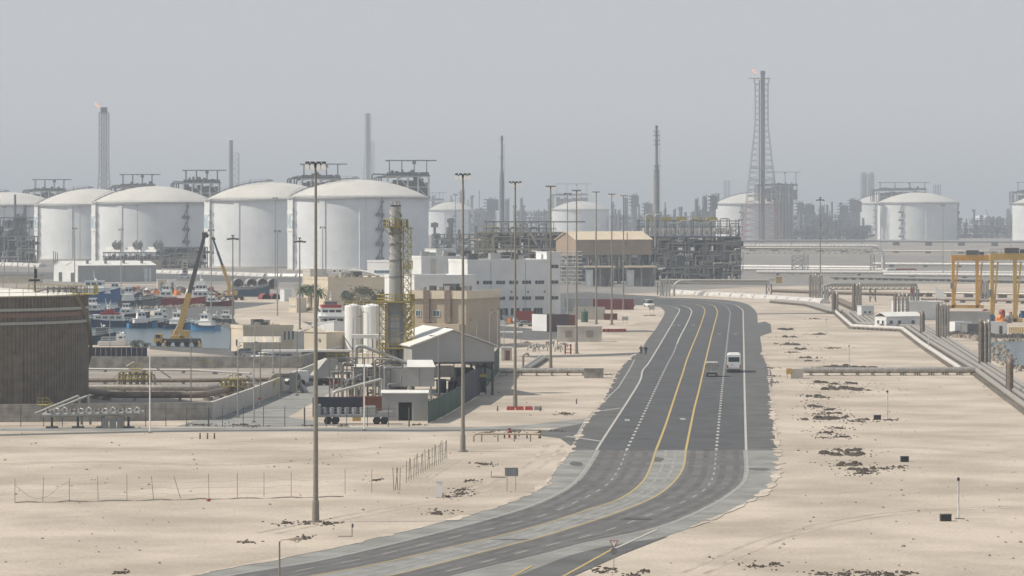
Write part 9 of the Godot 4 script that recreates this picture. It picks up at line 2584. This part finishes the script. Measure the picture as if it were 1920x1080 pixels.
func masts() -> void:
	var g := "tall high-mast floodlights along the road"
	var list := [[592.0, 979.0, 303.0, "nearest and tallest-looking mast, before the biggest domed tank"], [868.0, 847.0, 325.0, "second mast along the road, beside the pipe barrier"], [966.0, 765.0, 340.0, "third mast along the road, with red barriers at its foot"], [1032.5, 691.0, 348.0, "fourth mast along the road, before the white office tower"], [1081.0, 663.0, 356.0, "fifth mast along the road, crossing the substation's left half"], [1118.0, 608.0, 359.0, "sixth mast along the road, beside the dark red trailer row"], [1147.0, 609.0, 363.0, "seventh mast along the road, just right of the sixth"], [1169.0, 581.0, 366.0, "farthest mast of the row, at the road bend"]]
	for e in list:
		var k: float = 28.0 / (e[1] - 401.0)
		var h: float = (e[1] - e[2]) * k
		var t := thing("high_mast", e[3], "floodlight mast", Vector3((e[0] - 960) * k, 0, -7000.0 * k), 0.0, g)
		var s := Shape.new(); s.rod(Vector3(0, 1.9, 0), Vector3(0, h - 0.4, 0), 0.24, 0.11, 14); obj("pole", s, M["aged pole"], t)
		s = Shape.new(); s.rod(Vector3(0, 0.1, 0), Vector3(0, 1.95, 0), 0.34, 0.31, 14); s.rod(Vector3(0, 0, 0), Vector3(0, 0.14, 0), 0.6, -1, 14); obj("base_sleeve", s, M["aged pole"], t)
		s = Shape.new(); s.box(Vector3(0, h - 0.26, 0.2), Vector3(1.8, 0.1, 0.1)); s.box(Vector3(0, h - 0.26, -0.2), Vector3(1.8, 0.1, 0.1)); s.box(Vector3(0, h - 0.35, 0), Vector3(0.4, 0.16, 0.9)); s.rod(Vector3(0, h - 0.5, 0), Vector3(0, h - 0.1, 0), 0.3, -1, 12); obj("head_frame", s, M["dark grey"], t)
		for x in [-0.74, -0.28, 0.28, 0.74]:
			for z in [-0.45, 0.45]:
				s = Shape.new(); s.loft([[Vector3(x - 0.2, h - 0.74, z + 0.22), Vector3(x + 0.2, h - 0.74, z + 0.22), Vector3(x + 0.2, h - 0.74, z - 0.22), Vector3(x - 0.2, h - 0.74, z - 0.22)], [Vector3(x - 0.14, h - 0.2, z + 0.16), Vector3(x + 0.14, h - 0.2, z + 0.16), Vector3(x + 0.14, h - 0.2, z - 0.16), Vector3(x - 0.14, h - 0.2, z - 0.16)]]); s.box(Vector3(x, h - 0.75, z), Vector3(0.4, 0.03, 0.44)); var lg := obj("floodlight", s, M["boat white"], t)
				s = Shape.new(); s.box(Vector3(x, h - 0.1, z), Vector3(0.34, 0.2, 0.36)); obj("housing", s, M["dark grey"], lg)
	g = "dish-headed harbour light masts"
	for e in [[436.5, 612.0, 441.0, "dish-headed mast between the two crane booms and the palms"], [562.0, 618.0, 446.0, "dish-headed mast just left of the nearest tall mast"], [1538.0, 556.0, 370.0, "dish-headed mast standing alone right of the flare tower"]]:
		var k: float = 28.0 / (e[1] - 401.0)
		var h: float = (e[1] - e[2]) * k
		var t := thing("harbour_mast", e[3], "light mast", Vector3((e[0] - 960) * k, 0, -7000.0 * k), 0.0, g)
		var s := Shape.new(); s.rod(Vector3.ZERO, Vector3(0, h - 0.9, 0), 0.24, 0.13, 10); obj("pole", s, M["aged pole"], t)
		s = Shape.new(); s.rod(Vector3(0, h - 1.2, 0), Vector3(0, h, 0), 0.16, -1, 8); s.rod(Vector3(-0.4, h - 0.05, 0), Vector3(0.4, h - 0.05, 0), 0.15, -1, 6); s.bar(Vector3(-1.2, h - 0.9, 0), Vector3(1.2, h - 0.9, 0), 0.16); obj("head_frame", s, M["dark grey"], t)
		for a in 4:
			s = Shape.new(); s.ball(Vector3([-1.15, -0.4, 0.4, 1.15][a] * 0.9, h - 0.95 + [0.0, 0.1, 0.1, 0.0][a], [0.1, 0.7, -0.7, -0.1][a]), 0.55, 0.45, 10); obj("floodlight", s, M["dark grey"], t)
	g = "thin distant light poles"
	for e in [[520.0, 592.0, 432.0, "thin pale pole right of the four concrete pipes, with a small cross head"], [605.0, 570.0, 425.0, "thin pole in front of the biggest tank's left side"], [227.0, 536.0, 429.0, "thin pole before the long grey warehouse wall"], [140.0, 540.0, 427.0, "thin pole above the warehouse gable"], [770.0, 560.0, 427.0, "thin pale pole right of the chimney against the tank"], [516.0, 545.0, 370.0, "tall thin pole on the second big tank's right part"], [258.0, 512.0, 384.0, "tall thin pole before the third big tank"], [150.0, 505.0, 386.0, "tall thin pole before the fourth domed tank"], [54.0, 520.0, 386.0, "tall thin pole at the leftmost domed tank's right side"], [8.0, 520.0, 387.0, "tall thin pole at the very left edge"], [33.0, 532.0, 452.0, "shorter thin pole near the left edge"], [1064.0, 600.0, 362.0, "thin mast close left of the fifth high mast"], [854.0, 520.0, 364.0, "thin far mast left of the second high mast"], [1651.0, 500.0, 384.0, "thin pole before the bright right-hand tank's left wall"], [1895.0, 500.0, 382.0, "thin pole before the tank cut by the right edge"], [730.0, 500.0, 366.0, "thin pole on the biggest tank's front"], [1768.0, 520.0, 384.0, "thin pole before the bright right-hand tank's right part"], [396.0, 580.0, 430.0, "thin pole beside the far crane's boom"]]:
		var k: float = 28.0 / (e[1] - 401.0)
		var h: float = (e[1] - e[2]) * k
		var t := thing("light_pole", e[3], "light pole", Vector3((e[0] - 960) * k, 0, -7000.0 * k), 0.0, g)
		var s := Shape.new(); s.rod(Vector3.ZERO, Vector3(0, h, 0), 0.22, 0.13, 8); obj("pole", s, M["galvanised"], t)
		s = Shape.new(); s.box(Vector3(0, h - 0.1, 0), Vector3(1.7, 0.2, 0.2)); s.box(Vector3(-0.7, h - 0.3, 0), Vector3(0.5, 0.5, 0.5)); s.box(Vector3(0.7, h - 0.3, 0), Vector3(0.5, 0.5, 0.5)); obj("lamp_head", s, M["mid grey"], t)
